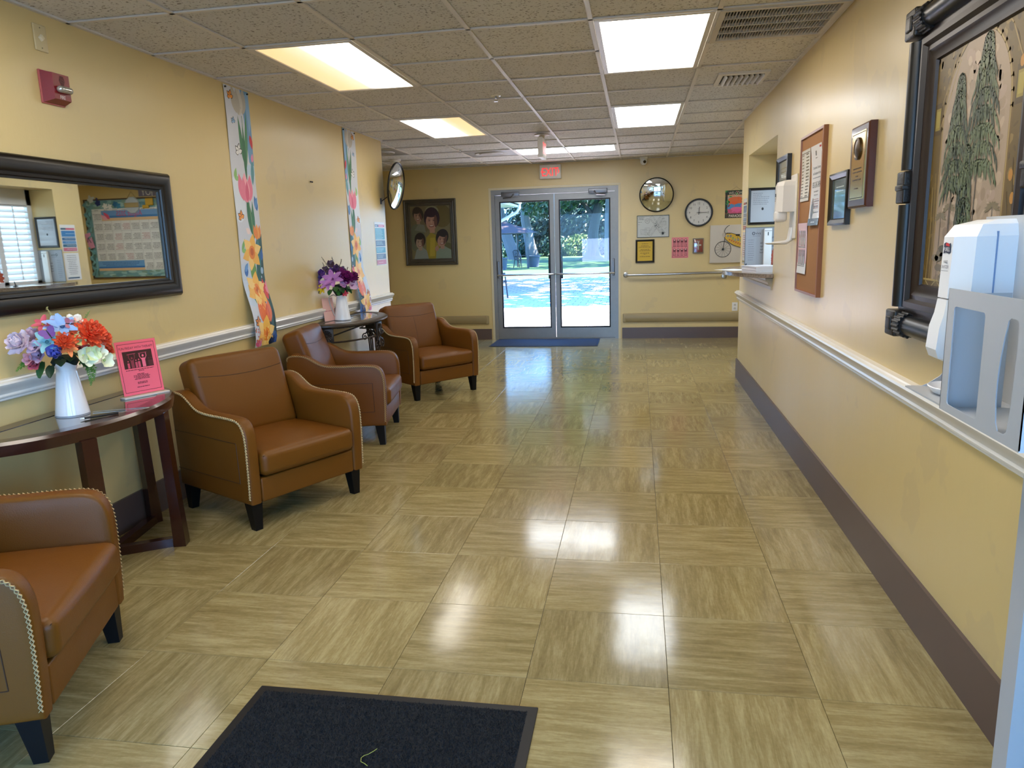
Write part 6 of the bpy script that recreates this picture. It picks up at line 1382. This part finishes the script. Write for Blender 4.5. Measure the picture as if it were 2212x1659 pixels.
# wooden plaque
WOODP = mat('walnut_plaque', '#4e2418', 0.3, var=.2, vscale=6, stretch=(1, 6, 1), coat=.2)
t = RW('award_plaque', 'walnut award plaque with a brass plate and bronze medallion', 'plaque', 3.525, 1.685); w_, h = .265, .352
q = MB(); q.ring(w_, h, [(0, 0), (0, .028), (.008, .034), (w_/2-.001, .034)]); q.obj('board', WOODP, t, smooth=False)
q = MB(); q.box(-w_/2+.03, w_/2-.03, -.036, -.034, -h/2+.035, h/2-.03); q.obj('brass_plate', mat('brass', '#c9a35a', 0.18, metal=.85), t, smooth=False)
p = Print(w_-.06, h-.065, None); W, H = p.w, p.h; p.frame(.007, .007, W-.007, H-.007, .003, '#2a1d10')
for k, (y, f) in enumerate(((.13, .8), (.115, .95), (.097, .2), (.082, .7), (.045, .3))): p.words(.015, W-.015, y, .008, '#4a3216', 'c', f, k)
p.obj('engraving', t, fn=lambda x, y, e: (x-W/2, -.0365-e, y-h/2+.035))
q = MB(); q.lathe([(.048, 0), (.047, .007), (.040, .009), (.035, .006), (.02, .010), (0, .011)], 32, T=Matrix.Translation((0, -.036, .075)) @ TF, cap1=False); q.obj('medallion', mat('bronze', '#5a4426', 0.35, metal=.7, bump=.5, bscale=90), t)

# black frames
GLOSSP = print_mat(0.08, 0.6)
t = RW('picture_frame', 'black landscape frame with reflecting glass between cork board and plaque', 'picture frame', 3.895, 1.565); p = Print(.27, .19, '#5c6a66'); p.words(.05, .22, .15, .008, '#d8dcd8', 'c'); p.words(.06, .21, .13, .008, '#d8dcd8', 'c'); framed(t, .333, .252, .032, BF, p, .022, .010, GLOSSP)
t = RW('picture_frame', 'black framed certificate above the far sanitizer dispenser', 'picture frame', 5.345, 1.765); p = Print(.33, .24, '#b9bcb8'); 
for k in range(6): p.words(.05, .28, .19-.025*k, .008, '#8a8c88', 'c', 1, k)
framed(t, .39, .30, .032, BF, p, .028, .012, GLOSSP)

# cork board with three sheets
t = RW('cork_board', 'tall cork bulletin board in a light wooden frame', 'bulletin board', 4.50, 1.508); w_, h = .56, .905
q = MB(); q.ring(w_, h, [(0, 0), (0, .024), (.014, .026), (.016, .016)]); q.obj('frame', mat('oak_frame', '#8d5630', 0.4, var=.12, vscale=8), t, smooth=False)
q = MB(); q.box(-w_/2+.012, w_/2-.012, -.016, -.004, -h/2+.012, h/2-.012); q.obj('cork', mat('cork', '#9a6c40', 0.85, var=.12, vscale=200, bump=.3, bscale=300), t, smooth=False)
def sheet(nm, lab, y0, y1, z0, z1, base, draw, curl=0.0):
    w_, h = abs(y0-y1), z1-z0; p = Print(w_, h, base); draw(p); o = p.obj(nm, None, fn=lambda x, y, e: (x-w_/2, -e-.001-.012*curl*((y/h-.5)*2)**2, y-h/2), step=.02, m=print_mat(.2, .3))
    o.location = (XR-.017, (y0+y1)/2, (z0+z1)/2); o.rotation_euler = (0, 0, RR); tag(o, lab, 'notice'); return o
def dA(p):
    for k in range(14): p.words(.015, .07, p.h-.03-.018*k, .009, '#55524e', seed=k); p.words(.12, .2, p.h-.03-.018*k, .011, '#33312e', seed=k+40)
    p.line([(.01, p.h-.018), (.21, p.h-.018)], .003, '#333333'); p.line([(.01, .02), (.21, .02)], .004, '#333333')
def dB(p):
    p.rect(p.w-.05, p.h-.02, p.w-.01, p.h-.010, '#b8303a'); p.rect(.10, p.h-.055, .125, p.h-.03, '#2a3348'); p.words(.09, .15, p.h-.07, .008, '#777777', 'c')
    p.text('Compliments, Concerns', .122, p.h-.125, .022, '#5f6068', sx=.8); p.text('and Compliance Hotline', .122, p.h-.155, .022, '#5f6068', sx=.8); p.words(.03, .21, p.h-.175, .008, '#8a8a90', 'c')
    p.text('833-245-3454', .122, p.h-.225, .045, '#26282e', sx=.72); p.text('No one retaliates for', .122, p.h-.25, .015, '#55565c', sx=.8); p.text('reporting concerns', .122, p.h-.268, .015, '#55565c', sx=.8)
    for k in range(5): p.words(.03, .21, p.h-.29-.012*k, .006, '#a0686a', 'c', 1, k)
    p.ell(.065, .085, .028, .055, '#4a4c50', 16); p.ell(.065, .13, .016, .02, '#8c8078', 12)
    for k in range(3): p.ell(.115, .13-.03*k, .005, .008, '#4a4a54', 8); p.words(.13, .22, .128-.03*k, .008, '#7a7a84', seed=k)
    p.rect(0, 0, p.w, .038, '#4c5058'); p.words(.07, .17, .015, .01, '#c8ccd2', 'c')
def dC(p):
    p.rect(0, .06, p.w, p.h, '#d9aab0'); p.rect(0, 0, p.w, .06, '#d8d2d0')
    for r_ in range(2):
        for c in range(4):
            X0, Y0 = .03+c*.045, .18-r_*.11; p.rect(X0, Y0-.02, X0+.026, Y0+.05, '#6a5058'); p.ell(X0+.013, Y0+.06, .012, .012, '#332428', 10); p.rect(X0+.006, Y0-.01, X0+.02, Y0+.03, '#9ab0a8')
    p.line([(.02, .155), (.20, .155)], .006, '#5a4048'); p.line([(.02, .045), (.20, .045)], .004, '#5a4048')
sheet('notice_sheet', 'plastic-sleeved price list at the top left of the cork board', 4.745, 4.525, 1.588, 1.878, '#d6d3ca', dA, .3)
sheet('notice_sheet', 'curling hotline poster with a large phone number on the cork board', 4.475, 4.23, 1.445, 1.874, '#dcdadb', dB, 1.0)
sheet('notice_sheet', 'pale pink sheet at the bottom left of the cork board', 4.755, 4.52, 1.168, 1.462, '#d8c4c4', dC, .4)

# far wall-mounted dispenser
t = RW('wall_dispenser', 'white wall-mounted sanitizer dispenser left of the cork board', 'dispenser', 5.005, 1.60)
q = MB(); q.rbox((0, -.006, -.03), (.175, .012, .40), .006, 2); q.obj('back_plate', mat('ivory_plate', '#d8d2c8', 0.35), t)
q = MB(); lv = [(.135, .07, .052, .022), (.125, .105, .060, .026), (.10, .115, .064, .028), (-.06, .118, .064, .028)]
secs = [disp_sec(d, ww, f) for z, d, ww, f in lv]; n = 8; vs = [(y, x, z) for (z, *_), s_ in zip(lv, secs) for x, y in s_]; fs = []
for k in range(len(lv)-1):
    for i in range(n): j = (i+1) % n; fs.append((k*n+i, k*n+j, (k+1)*n+j, (k+1)*n+i))
fs += [list(range(n)), [(len(lv)-1)*n+i for i in range(n)]]; q.add(vs, fs); cvr = q.obj('cover', mat('ivory_cover', '#dcd8d2', 0.3), t, smooth=False)
q = MB(); q.rbox((0, -.085, -.085), (.085, .075, .075), .022, 3); q.obj('nozzle_cover', mat('ivory_cover', '#dcd8d2', 0.3), t)
p = Print(.045, .06, None); p.rect(.005, .035, .04, .055, '#3a3c48'); p.words(.005, .04, .02, .007, '#55565f', 'c', 1); p.words(.005, .04, .008, .007, '#55565f', 'c', 1); p.obj('label', cvr, fn=lambda x, y, e: (x-.0225, -.1185-e, y+.0))
q = MB(); q.tube([(0, -.008, -.16), (0, -.022, -.235), (0, -.045, -.252), (0, -.13, -.256)], [.02, .018, .014, .01], 10); q.lathe([(.035, 0), (.05, .008), (.046, .010), (0, .004)], 24, T=Matrix.Translation((0, -.125, -.262)), cap1=False); q.obj('drip_tray', mat('ivory_cover', '#dcd8d2', 0.3), t)

# the two sheets on the narrow end of the right wall
def d1(p):
    p.rect(.01, p.h-.055, p.w*.62, p.h-.035, '#c04a5a'); p.rect(p.w*.62, p.h-.055, p.w-.01, p.h-.035, '#2c4a58')
    for a, b, c in ((.16, .225, '#2f6fa8'), (.12, .152, '#2f5a86'), (.085, .115, '#3a74a8'), (.05, .08, '#2f5a72'), (.008, .042, '#c0505e')): p.rect(.012, a, p.w-.012, b, c); p.words(.02, p.w-.03, (a+b)/2, .006, '#c8d8e4')
def d2(p):
    for k in range(11): p.words(.03, p.w-.03, p.h-.03-.02*k, .008, '#6a6a6e', 'c', .9, k)
    p.rect(.03, .015, p.w-.02, .03, '#3d4a52')
for lab, z0, z1, fn_ in (('rights poster of blue and red blocks on the end of the right wall', 1.442, 1.731, d1), ('white notice below the blue poster on the end of the right wall', 1.134, 1.426, d2)):
    o = sheet('wall_notice', lab, 7.325, 7.105, z0, z1, '#dedcd8', fn_, 0); o.location.x = XR-.0005

# ================================================================== reception opening: ledge, shutters, signs
GRAN = mat('speckled_granite', '#8a7c70', 0.15, var=.75, vscale=70)
pts = [(1.30, OY0+.002), (XR-.002, OY0-.05), (XR-.05, OY0-.055), (.86, 5.74), (.76, 5.95), (.712, 6.20), (.705, 6.45), (.735, 6.72), (.82, 7.00), (.90, 7.16), (XR-.03, 7.20), (XR-.002, 7.18), (1.30, OY1-.002)]
pts[0] = (1.30, OY0+.002)
sm = [pts[0]]+[(XR-.001, OY0+.002)]+pts[1:-1]+[(XR-.001, OY1-.002)]+[pts[-1]]
t = thing('reception_counter', 'speckled granite reception ledge with a rounded front', 'counter', (0, 0, 1.085))
q = MB(); core = [pt for pt in sm]
q.prism(core, .0, .004, 'z'); q.prism([(x+(.004 if x < XR-.01 else 0), y) for x, y in core], .004, .026, 'z'); q.prism(core, .026, .030, 'z'); q.obj('slab', GRAN, t, ang=40)
q = MB(); q.prism([(XR, -.005), (XR-.05, -.005), (XR-.05, -.02), (XR-.035, -.03), (XR-.03, -.05), (XR-.012, -.065), (XR-.012, -.09), (XR, -.09)], 5.68, 7.15, 'y'); q.obj('bed_moulding', mat('stone_trim', '#a89a80', 0.35), t, ang=30)
ZC = 1.1152
root = D.objects.new('window_1', None); COL.objects.link(root); root.location = (XR+OD-.055, (OY0+OY1)/2, 0); struct(root, 'white louvred shutters in the reception opening')
SH = mat('shutter_white', '#d4d4d6', 0.4); W = OY1-OY0
q = MB()
for y in (-W/2, -W/6-.03, W/6-.03, W/2-.06): q.box(-.02, .02, y, y+.06, ZC, OZ1)
q.box(-.02, .02, -W/2, W/2, OZ1-.16, OZ1); q.box(-.02, .02, -W/2, W/2, ZC, ZC+.03); q.obj('shutter_frame', SH, root, smooth=False)
q = MB(); L = W/3-.06; q.add([(-.022, -L/2, -.018), (-.022, L/2, -.018), (.022, L/2, .018), (.022, -L/2, .018), (-.022, -L/2, -.013), (-.022, L/2, -.013), (.022, L/2, .023), (.022, -L/2, .023)], [(0, 1, 2, 3), (7, 6, 5, 4), (0, 4, 5, 1), (3, 2, 6, 7), (0, 3, 7, 4), (1, 5, 6, 2)]); LV = q.mesh('louvre', SH, smooth=False)
for k in range(3):
    yc = -W/2+W/3*(k+.5)+(.03 if k == 0 else (0 if k == 1 else -.03))
    for i in range(14): link('louvre', LV, root, (0, yc, ZC+.06+.0585*i))
    q = MB(); q.cyl((-.032, yc, ZC+.05), (-.032, yc, OZ1-.17), .006, n=8); q.obj('tilt_rod', SH, root)
q = MB(); q.box(.045, .050, -W/2, W/2, OZ0, OZ1); q.obj('glow_pane', mat('daylight_glow', '#dfe9f2', .3, emit=(0.55, 0.80, 1.0), estr=1.7), root, smooth=False)  # glowing pane added behind the louvres in place of daylight
# framed licence and sign-in notice on the far reveal
t = thing('picture_frame', 'black framed licence inside the reception opening', 'picture frame', (1.116, OY1, 1.652)); w_, h = .252, .325
p = Print(w_-.04, h-.04, '#b4b6ba'); p.ell(p.w/2, p.h*.42, .010, .013, '#2a2c34', 10)
for k in range(7): p.words(.02, p.w-.02, p.h-.03-.016*k, .006, '#77787e', 'l', .9 if k > 1 else .5, k)
framed(t, w_, h, .022, BF, p, .018, .008, print_mat(.2, .4))
t = thing('sign_in_notice', 'grey visitor notice below the black framed licence in the opening', 'notice', (1.140, OY1, 1.294)); w_, h = .338, .345
p = Print(w_, h, '#9a9ca0'); p.frame(.002, .002, w_-.002, h-.002, .004, '#3c3c3e'); p.rect(.012, .012, .10, h-.012, '#9fa1a6')
p.ell(.075, .29, .014, .014, '#33343a', 14); p.ell(.075, .29, .009, .009, '#9a9ca0', 12); p.text('viva', .115, .28, .035, '#33343a', sx=.85); p.words(.07, .14, .265, .006, '#66676c', 'l')
p.text('At Reception', .225, .245, .026, '#2a2a2e', sx=.8)
for k, s_ in enumerate(('All visitors must', 'sign in upon entry,', 'sign out when', 'leaving.')): p.text(s_, .135, .195-.028*k, .021, '#2a2a2e', 'l', sx=.85)
p.text('Thank You', .20, .055, .020, '#2a2a2e', sx=.85)
for k in range(10): p.words(.03, .09, .23-.02*k, .005, '#6a6b70', seed=k)
p.obj('sheet', t, fn=lambda x, y, e: (x-w_/2, -.004-e, y-h/2), thick=.004)
t = thing('paper_dispenser', 'tall narrow white box in front of the grey visitor notice', 'box', (1.168, OY1-.024, ZC))
q = MB(); q.rbox((0, 0, .17), (.068, .032, .335), .005, 2); q.obj('case', WHITEP, t)
q = MB(); q.box(-.032, .032, -.0168, -.0155, .316, .319); q.box(-.004, .004, -.0175, -.0155, .275, .305); q.obj('slot', hm('#3a3a3c', 0.6), t, smooth=False)
t = thing('paper_stack', 'thick white stack of paper on the granite ledge', 'paper', (.955, 6.02, ZC), .25)
q = MB(); rd = random.Random(3)
for k in range(6): q.box(-.10+rd.uniform(-.003, .003), .10+rd.uniform(-.003, .003), -.14, .14+rd.uniform(-.004, .004), .008*k, .008*k+.0075)
q.obj('sheets', hm('#dedce2', 0.6), t, smooth=False)
o = MB().box(-.10, .10, -.14, .14, 0, .0015).obj('loose_paper', hm('#e8e6e4', 0.6), smooth=False); o.location = (.80, 6.42, ZC); o.rotation_euler = (0, 0, .5); tag(o, 'loose white sheet over the front edge of the granite ledge', 'paper')
t = thing('pen_holder', 'small black desk pen holder on the granite ledge', 'pen', (.87, 6.30, ZC))
q = MB(); q.lathe([(.022, 0), (.022, .006), (.010, .012), (.008, .02)], 18); q.obj('base', BLACK, t)
q = MB(); q.cyl((0, 0, .015), (.01, 0, .055), .006, .004, n=10); q.obj('pen', BLACK, t)
t = thing('leaf_ornament', 'orange maple leaf ornament on the ledge, reflected in the mirror', 'ornament', (1.10, 6.33, ZC))
q = MB(); q.lathe([(.03, 0), (.03, .012), (.012, .02), (.008, .05)], 16); q.obj('stand', hm('#2c2420', 0.4), t)
q = MB()
for k in range(9): a = -.6+k*(PI+1.2)/8; q.grid(petal(.085, .045, .05, .15), 3, 5, 0, Matrix.Translation((0, 0, .085)) @ Matrix.Rotation(PI/2, 4, 'Z') @ Matrix.Rotation(-PI/2, 4, 'X') @ Matrix.Rotation(-a, 4, 'Z'))
q.obj('leaf', hm('#a8482a', 0.6), t, normals=False)
# ================================================================== outdoors
GZ = -0.03
def ground(name, x0, x1, y0, y1, z, m, label):
    b = MB(); b.box(x0, x1, y0, y1, z-.05, z); return struct(b.obj(name, m, smooth=False), label)
PAVB = mat('paver_sand', '#4a4442', 0.9, var=.15, vscale=3)
patio = ground('patio', -16, 14, YF+.16, 28.6, GZ-.012, PAVB, 'paved patio outside the glass doors')
lawn = ground('lawn', -45, 40, 28.6, 95, GZ-.02, mat('lawn_grass', '#2a4a14', 0.9, var=.3, vscale=.7), 'sunlit lawn beyond the patio')
ground('walkway', -16, 14, -30, YB-.15, GZ-.02, mat('entrance_concrete', '#55565a', 0.85, var=.1, vscale=2), 'concrete outside the entrance')
PW, PD = .30, .36
q = MB(); PV = tile_mesh('paver', PW-.012, PD-.012, .03, .006, mat('clay_paver', '#b4a7a4', 0.8, var=.12, vscale=9)); n_p = 0; rest = MB()
for j in range(50):
    y = YF+.18+PD*(j+.5)
    for i in range(-40, 20):
        x = -1.0+PW*(i+(.5 if j % 2 else 0))
        lo, hi = -2.02/10.42*y*1.0-.25, -.33/10.42*y+.25
        if lo < x < hi and y < 20.2:
            link('paver', PV, patio, (x, y, GZ)).scale = (1, 1, 1); n_p += 1
        elif -7.5 < x < 4 and y < 28.4:
            a, b, c, d = x-PW/2+.008, x+PW/2-.008, y-PD/2+.008, y+PD/2-.008; k = len(rest.v)
            rest.v += [(a, c, GZ), (b, c, GZ), (b, d, GZ), (a, d, GZ)]; rest.f.append([k, k+1, k+2, k+3]); rest.m.append(0)
r_ = rest.obj('pavers', mat('clay_paver', '#b4a7a4'), patio, smooth=False, normals=False); r_['kind'] = 'stuff'

def crown_mesh(name, blobs, n, leaf, m, seed):
    rd = random.Random(seed); v = []; f = []; tot = sum(b[3]*b[4] for b in blobs)
    for (cx, cy, cz, rx, rz) in blobs:
        for k in range(int(n*rx*rz/tot)):
            a = rd.uniform(0, 2*PI); z = rd.uniform(-1, 1); r = rd.uniform(.55, 1)**.6; s_ = math.sqrt(max(0, 1-z*z))
            p = Vector((cx+rx*r*s_*math.cos(a), cy+rx*r*s_*math.sin(a), cz+rz*r*z))
            d = Vector((rd.gauss(0, 1), rd.gauss(0, 1), rd.gauss(0, .7))).normalized(); u = d.orthogonal().normalized(); w_ = d.cross(u); L = leaf*rd.uniform(.6, 1.3); i = len(v)
            v += [tuple(p-u*L), tuple(p+w_*L*.5), tuple(p+u*L), tuple(p-w_*L*.5)]; f.append((i, i+1, i+2, i+3))
    me = D.meshes.new(name); me.from_pydata(v, [], f); me.materials.append(m); me.update(); return me
def leafm(c): 
    m = mat('leaf_'+c.lstrip('#'), c, .5, var=.35, vscale=.8); return m
BARK = mat('grey_bark', '#3a3836', .9, var=.2, vscale=6, bump=.5, bscale=20); PALE = mat('pale_bark', '#5c5a5a', .9, var=.15, vscale=6)
def tree(label, base, pts, radii, blobs, n, leaf, c, bark=BARK, seed=0, branches=()):
    t = thing('tree', label, 'tree', (base[0], base[1], GZ-.02), 0, 'trees beyond the patio')
    q = MB(); q.tube(pts, radii, 10); tr = q.obj('trunk', bark, t)
    for b in branches:
        q = MB(); q.tube(b[0], b[1], 7); q.obj('branch', bark, t)
    if blobs: link('crown', crown_mesh('crown', blobs, n, leaf, leafm(c), seed), t)
    return t
tree('broad oak with a flared dark trunk seen through the right pane', (-3.16, 52.5), [(0, 0, 0), (0, 0, .25), (.02, 0, .7), (.05, 0, 1.8), (.25, 0, 3.0), (.7, 0, 4.6)], [1.0, .62, .42, .36, .34, .26],
     [(0, 0, 6.2, 4.2, 2.4), (-2.6, -.5, 5.0, 2.6, 1.7), (2.4, 0, 5.2, 2.4, 1.6), (-3.8, 1, 4.0, 1.6, 1.0)], 5200, .20, '#2c4a28', BARK, 1, [([(.2, 0, 2.8), (-.5, 0, 3.8), (-1.4, 0, 4.6)], [.2, .16, .1])])
tree('slim pale trunk at the right edge of the right pane', (-1.95, 50.0), [(0, 0, 0), (.0, 0, 2.5), (.1, 0, 6)], [.28, .24, .2], [(.1, 0, 6.8, 2.2, 1.4)], 1500, .22, '#3c4c24', PALE, 2)
tree('pale leaning trunk right of the garden pavilion', (-9.2, 64.8), [(0, 0, 0), (-.2, 0, 1.2), (-.55, 0, 3.2), (-.7, 0, 6)], [.62, .46, .4, .3], [(-.8, 0, 7.5, 4.0, 2.4), (2.0, 0, 6.2, 2.6, 1.9)], 3600, .24, '#24443a', PALE, 3)
tree('leaning pale trunk behind the garden pavilion', (-9.6, 58.0), [(0, 0, 0), (-.5, 0, 1.4), (-1.1, 0, 3.4), (-1.4, 0, 6)], [.55, .45, .36, .28], [(-1.2, 0, 7.0, 3.6, 2.6)], 2600, .24, '#2c4c3e', PALE, 4)
k = 5
for (x, y, z, rx, rz, n, c, lab) in ((-8.2, 72, 4.2, 4.0, 4.0, 3800, '#203c34', 'dense blue-green tree behind the left pane, middle of the row'), (-4.4, 70, 3.8, 3.4, 3.6, 3600, '#1e3a30', 'dark bushy tree behind the gap between the two doors'), (-13.5, 72, 4.6, 4.4, 4.4, 3200, '#2a4a40', 'pale green tree behind the garden pavilion roof'), (.6, 66, 3.4, 3.0, 3.2, 3000, '#1c3828', 'dark green tree behind the trunk at the right of the right pane'), (-1.6, 73, 6.2, 4.2, 4.2, 3200, '#284836', 'tall tree at the back of the right pane'), (-6.4, 76, 7.2, 4.6, 4.4, 3200, '#345248', 'tall pale tree at the back between the two panes')):
    tree(lab, (x, y), [(0, 0, 0), (.1, 0, z*.5), (0, 0, z)], [.4, .3, .2], [(0, 0, z, rx, rz), (rx*.5, -.6, z*.6, rx*.6, rz*.5), (-rx*.5, -.6, z*.55, rx*.6, rz*.5)], n, .26, c, BARK, k); k += 1
for (x, y, c, lab) in ((-5.2, 65.5, '#4c5f26', 'yellow-green bush at the foot of the trees, left pane'), (-7.4, 66, '#22402c', 'low dark bush left of the yellow-green one'), (-3.4, 66, '#5a6454', 'pale flowering bush behind the oak trunk'), (-1.2, 65, '#284a34', 'low bush right of the oak trunk'), (-10.8, 66, '#2a4c3a', 'bush behind the garden chairs'), (-13, 62, '#305244', 'bush at the far left of the lawn')):
    t = thing('shrub', lab, 'shrub', (x, y, GZ-.02), 0, 'bushes at the back of the lawn'); link('foliage', crown_mesh('foliage', [(0, 0, .9, 1.5, 1.0), (1.0, 0, .6, 1.0, .7)], 1300, .16, leafm(c), k), t)
    q = MB(); q.tube([(0, 0, 0), (0, 0, .8)], .08, 6); q.obj('stem', BARK, t); k += 1
b = MB(); b.box(-40, 30, 80, 80.6, -.05, 3.2); o = b.obj('hedge', mat('dark_hedge', '#15281e', .9, var=.5, vscale=1.2), smooth=False); struct(o, 'dark hedge closing the garden')
# tree overhead that shades the patio (its crown is above the door head)
tree('patio shade tree with its crown above the door head', (3.4, 21.0), [(0, 0, 0), (-.1, 0, 3), (-1.2, .5, 5.6)], [.4, .32, .22], [(-2.4, 1.0, 6.2, 6.6, 1.5), (-6.5, 0, 6.2, 3.6, 1.1)], 5200, .42, '#3a6030', BARK, 40)

tree('unseen tree added to shade the lawn, its crown over the top of the panes', (5.5, 44), [(0, 0, 0), (-.2, 0, 4), (-2, .5, 8)], [.5, .4, .25], [(-7, 1.0, 9.5, 8.5, 2.0), (-14, -3, 9.5, 5.5, 1.6), (-8, 10, 10.5, 6.5, 1.8)], 5200, .55, '#3a6030', BARK, 41)  # out-of-view crown added to keep sun off the lawn

# wing of the building with eave, gutter and downspout
t = thing('building_wing', 'wing of the building with white eave and downspout, top left of the left pane', 'building', (-5.8, 29.6, GZ))
q = MB(); q.box(-8, 0, -9.5, 0, 0, 2.9); q.obj('wall', mat('wing_wall', '#b9b2a2', .8), t, smooth=False)
q = MB(); q.box(-8, 1.0, -10, .45, 2.80, 2.86); q.obj('soffit', mat('white_soffit', '#a9abb0', .6), t, smooth=False)
q = MB(); q.box(.96, 1.02, -10, .45, 2.78, 3.02); q.box(-8, 1.02, .42, .48, 2.78, 3.02); q.obj('fascia', mat('white_fascia', '#b9c2d0', .5), t, smooth=False)
q = MB(); q.rbox((1.08, -4.8, 2.96), (.12, 10.6, .12), .03, 2); q.obj('gutter', mat('gutter_white', '#d4d8dc', .4), t)
q = MB(); q.tube([(1.06, .35, 2.92), (1.06, .35, 2.74), (.95, .35, 2.58), (.25, .2, 2.22), (.14, .1, 2.10), (.12, .1, .1), (.3, .1, .02)], .06, 8); q.obj('downspout', mat('gutter_white', '#d4d8dc', .4), t)
q = MB(); q.prism([(-8, 2.86), (1.02, 2.86), (1.02, 2.92), (-3.5, 4.4), (-8, 4.4)], -10, .45, 'y'); q.obj('roof', mat('wing_roof', '#6d6a68', .8), t, smooth=False)

# garden pavilion
DKM = mat('dark_garden_metal', '#2c3136', .5)
t = thing('garden_pavilion', 'garden pavilion with a brown metal roof on the lawn', 'pavilion', (-7.45, 39.7, GZ-.02), math.radians(23))
for x in (-1.3, 1.3):
    for y in (-1.15, 1.15): q = MB(); q.box(x-.05, x+.05, y-.05, y+.05, 0, 1.92); q.obj('post', DKM, t, smooth=False)
q = MB(); q.box(-1.35, 1.35, -1.2, -1.1, 1.84, 1.94); q.box(-1.35, 1.35, 1.1, 1.2, 1.84, 1.94); q.box(-1.35, -1.25, -1.1, 1.1, 1.84, 1.94); q.box(1.25, 1.35, -1.1, 1.1, 1.84, 1.94); q.obj('top_beam', DKM, t, smooth=False)
a = [(-1.7, -1.55, 1.88), (1.7, -1.55, 1.88), (1.7, 1.55, 1.88), (-1.7, 1.55, 1.88)]; apx = [(-.2, -.2, 2.5), (.2, -.2, 2.5), (.2, .2, 2.5), (-.2, .2, 2.5)]
for i in range(4):
    j = (i+1) % 4; q = MB(); vs = [a[i], a[j], apx[j], apx[i]]; q.add(vs+[(x, y, z-.03) for x, y, z in vs], [(0, 1, 2, 3), (7, 6, 5, 4), (0, 4, 5, 1), (1, 5, 6, 2), (2, 6, 7, 3), (3, 7, 4, 0)]); q.obj('roof_panel', mat('brown_roof', '#473a3c', .5), t, smooth=False)
for i in range(4): q = MB(); q.tube([a[i], apx[i]], .03, 6); q.obj('roof_rib', DKM, t)
q = MB(); q.add([(-.3, -.3, 2.55), (.3, -.3, 2.55), (.3, .3, 2.55), (-.3, .3, 2.55), (0, 0, 2.75)], [(0, 1, 4), (1, 2, 4), (2, 3, 4), (3, 0, 4), (0, 3, 2, 1)]); q.obj('roof_cap', mat('brown_roof', '#473a3c', .5), t, smooth=False)
for (x, y, lab) in ((-5.75, 40.9, 'round grey planter at the right foot of the pavilion'), (-7.0, 37.6, 'round grey planter at the left foot of the pavilion')):
    t = thing('planter', lab, 'planter', (x, y, GZ-.02), 0, 'grey planters by the pavilion'); q = MB(); q.lathe([(.28, 0), (.36, .55), (.40, .56), (.40, .62), (.34, .62), (.33, .5), (0, .5)], 20, cap1=False); q.obj('pot', mat('grey_pot', '#434a54', .7), t)
def patio_chair(lab, x, y, rz, s_=1.0):
    t = thing('patio_chair', lab, 'chair', (x, y, GZ-.01), rz, 'iron patio chairs'); m = mat('patio_iron', '#23282e', .5, metal=.3)
    for sx in (-.27, .27):
        q = MB(); q.tube([(sx, -.28, 0), (sx*.96, -.24, .42), (sx, -.22, .62), (sx, .10, .64), (sx, .20, .60)], .014*s_, 6); q.obj('front_leg', m, t)
        q = MB(); q.tube([(sx, .30, 0), (sx*.95, .22, .42), (sx*.9, .34, .88)], .014*s_, 6); q.obj('back_leg', m, t)
    q = MB(); q.rbox((0, -.02, .42), (.52, .50, .03), .012, 1); q.obj('seat', m, t)
    q = MB(); q.tube([(-.25, .34, .86), (-.12, .37, .94), (.12, .37, .94), (.25, .34, .86)], .014*s_, 6)
    for i in range(5): x_ = -.18+.09*i; q.tube([(x_, .24, .43), (x_, .36, .90)], .008*s_, 5)
    q.tube([(.10*math.cos(2*PI*i/16), .29+.10*.25*math.sin(2*PI*i/16), .66+.10*math.sin(2*PI*i/16)) for i in range(16)], .008*s_, 5, closed=True); q.obj('backrest', m, t)
patio_chair('black iron chair on the patio close behind the left pane', -3.62, 18.75, math.radians(100), 1.3)
patio_chair('iron chair under the right side of the pavilion', -6.35, 40.1, math.radians(60), 1.8); patio_chair('iron chair under the left side of the pavilion', -7.7, 39.6, math.radians(-40), 1.8)

# flat top-level objects that were tagged one by one keep their own labels; nothing else follows
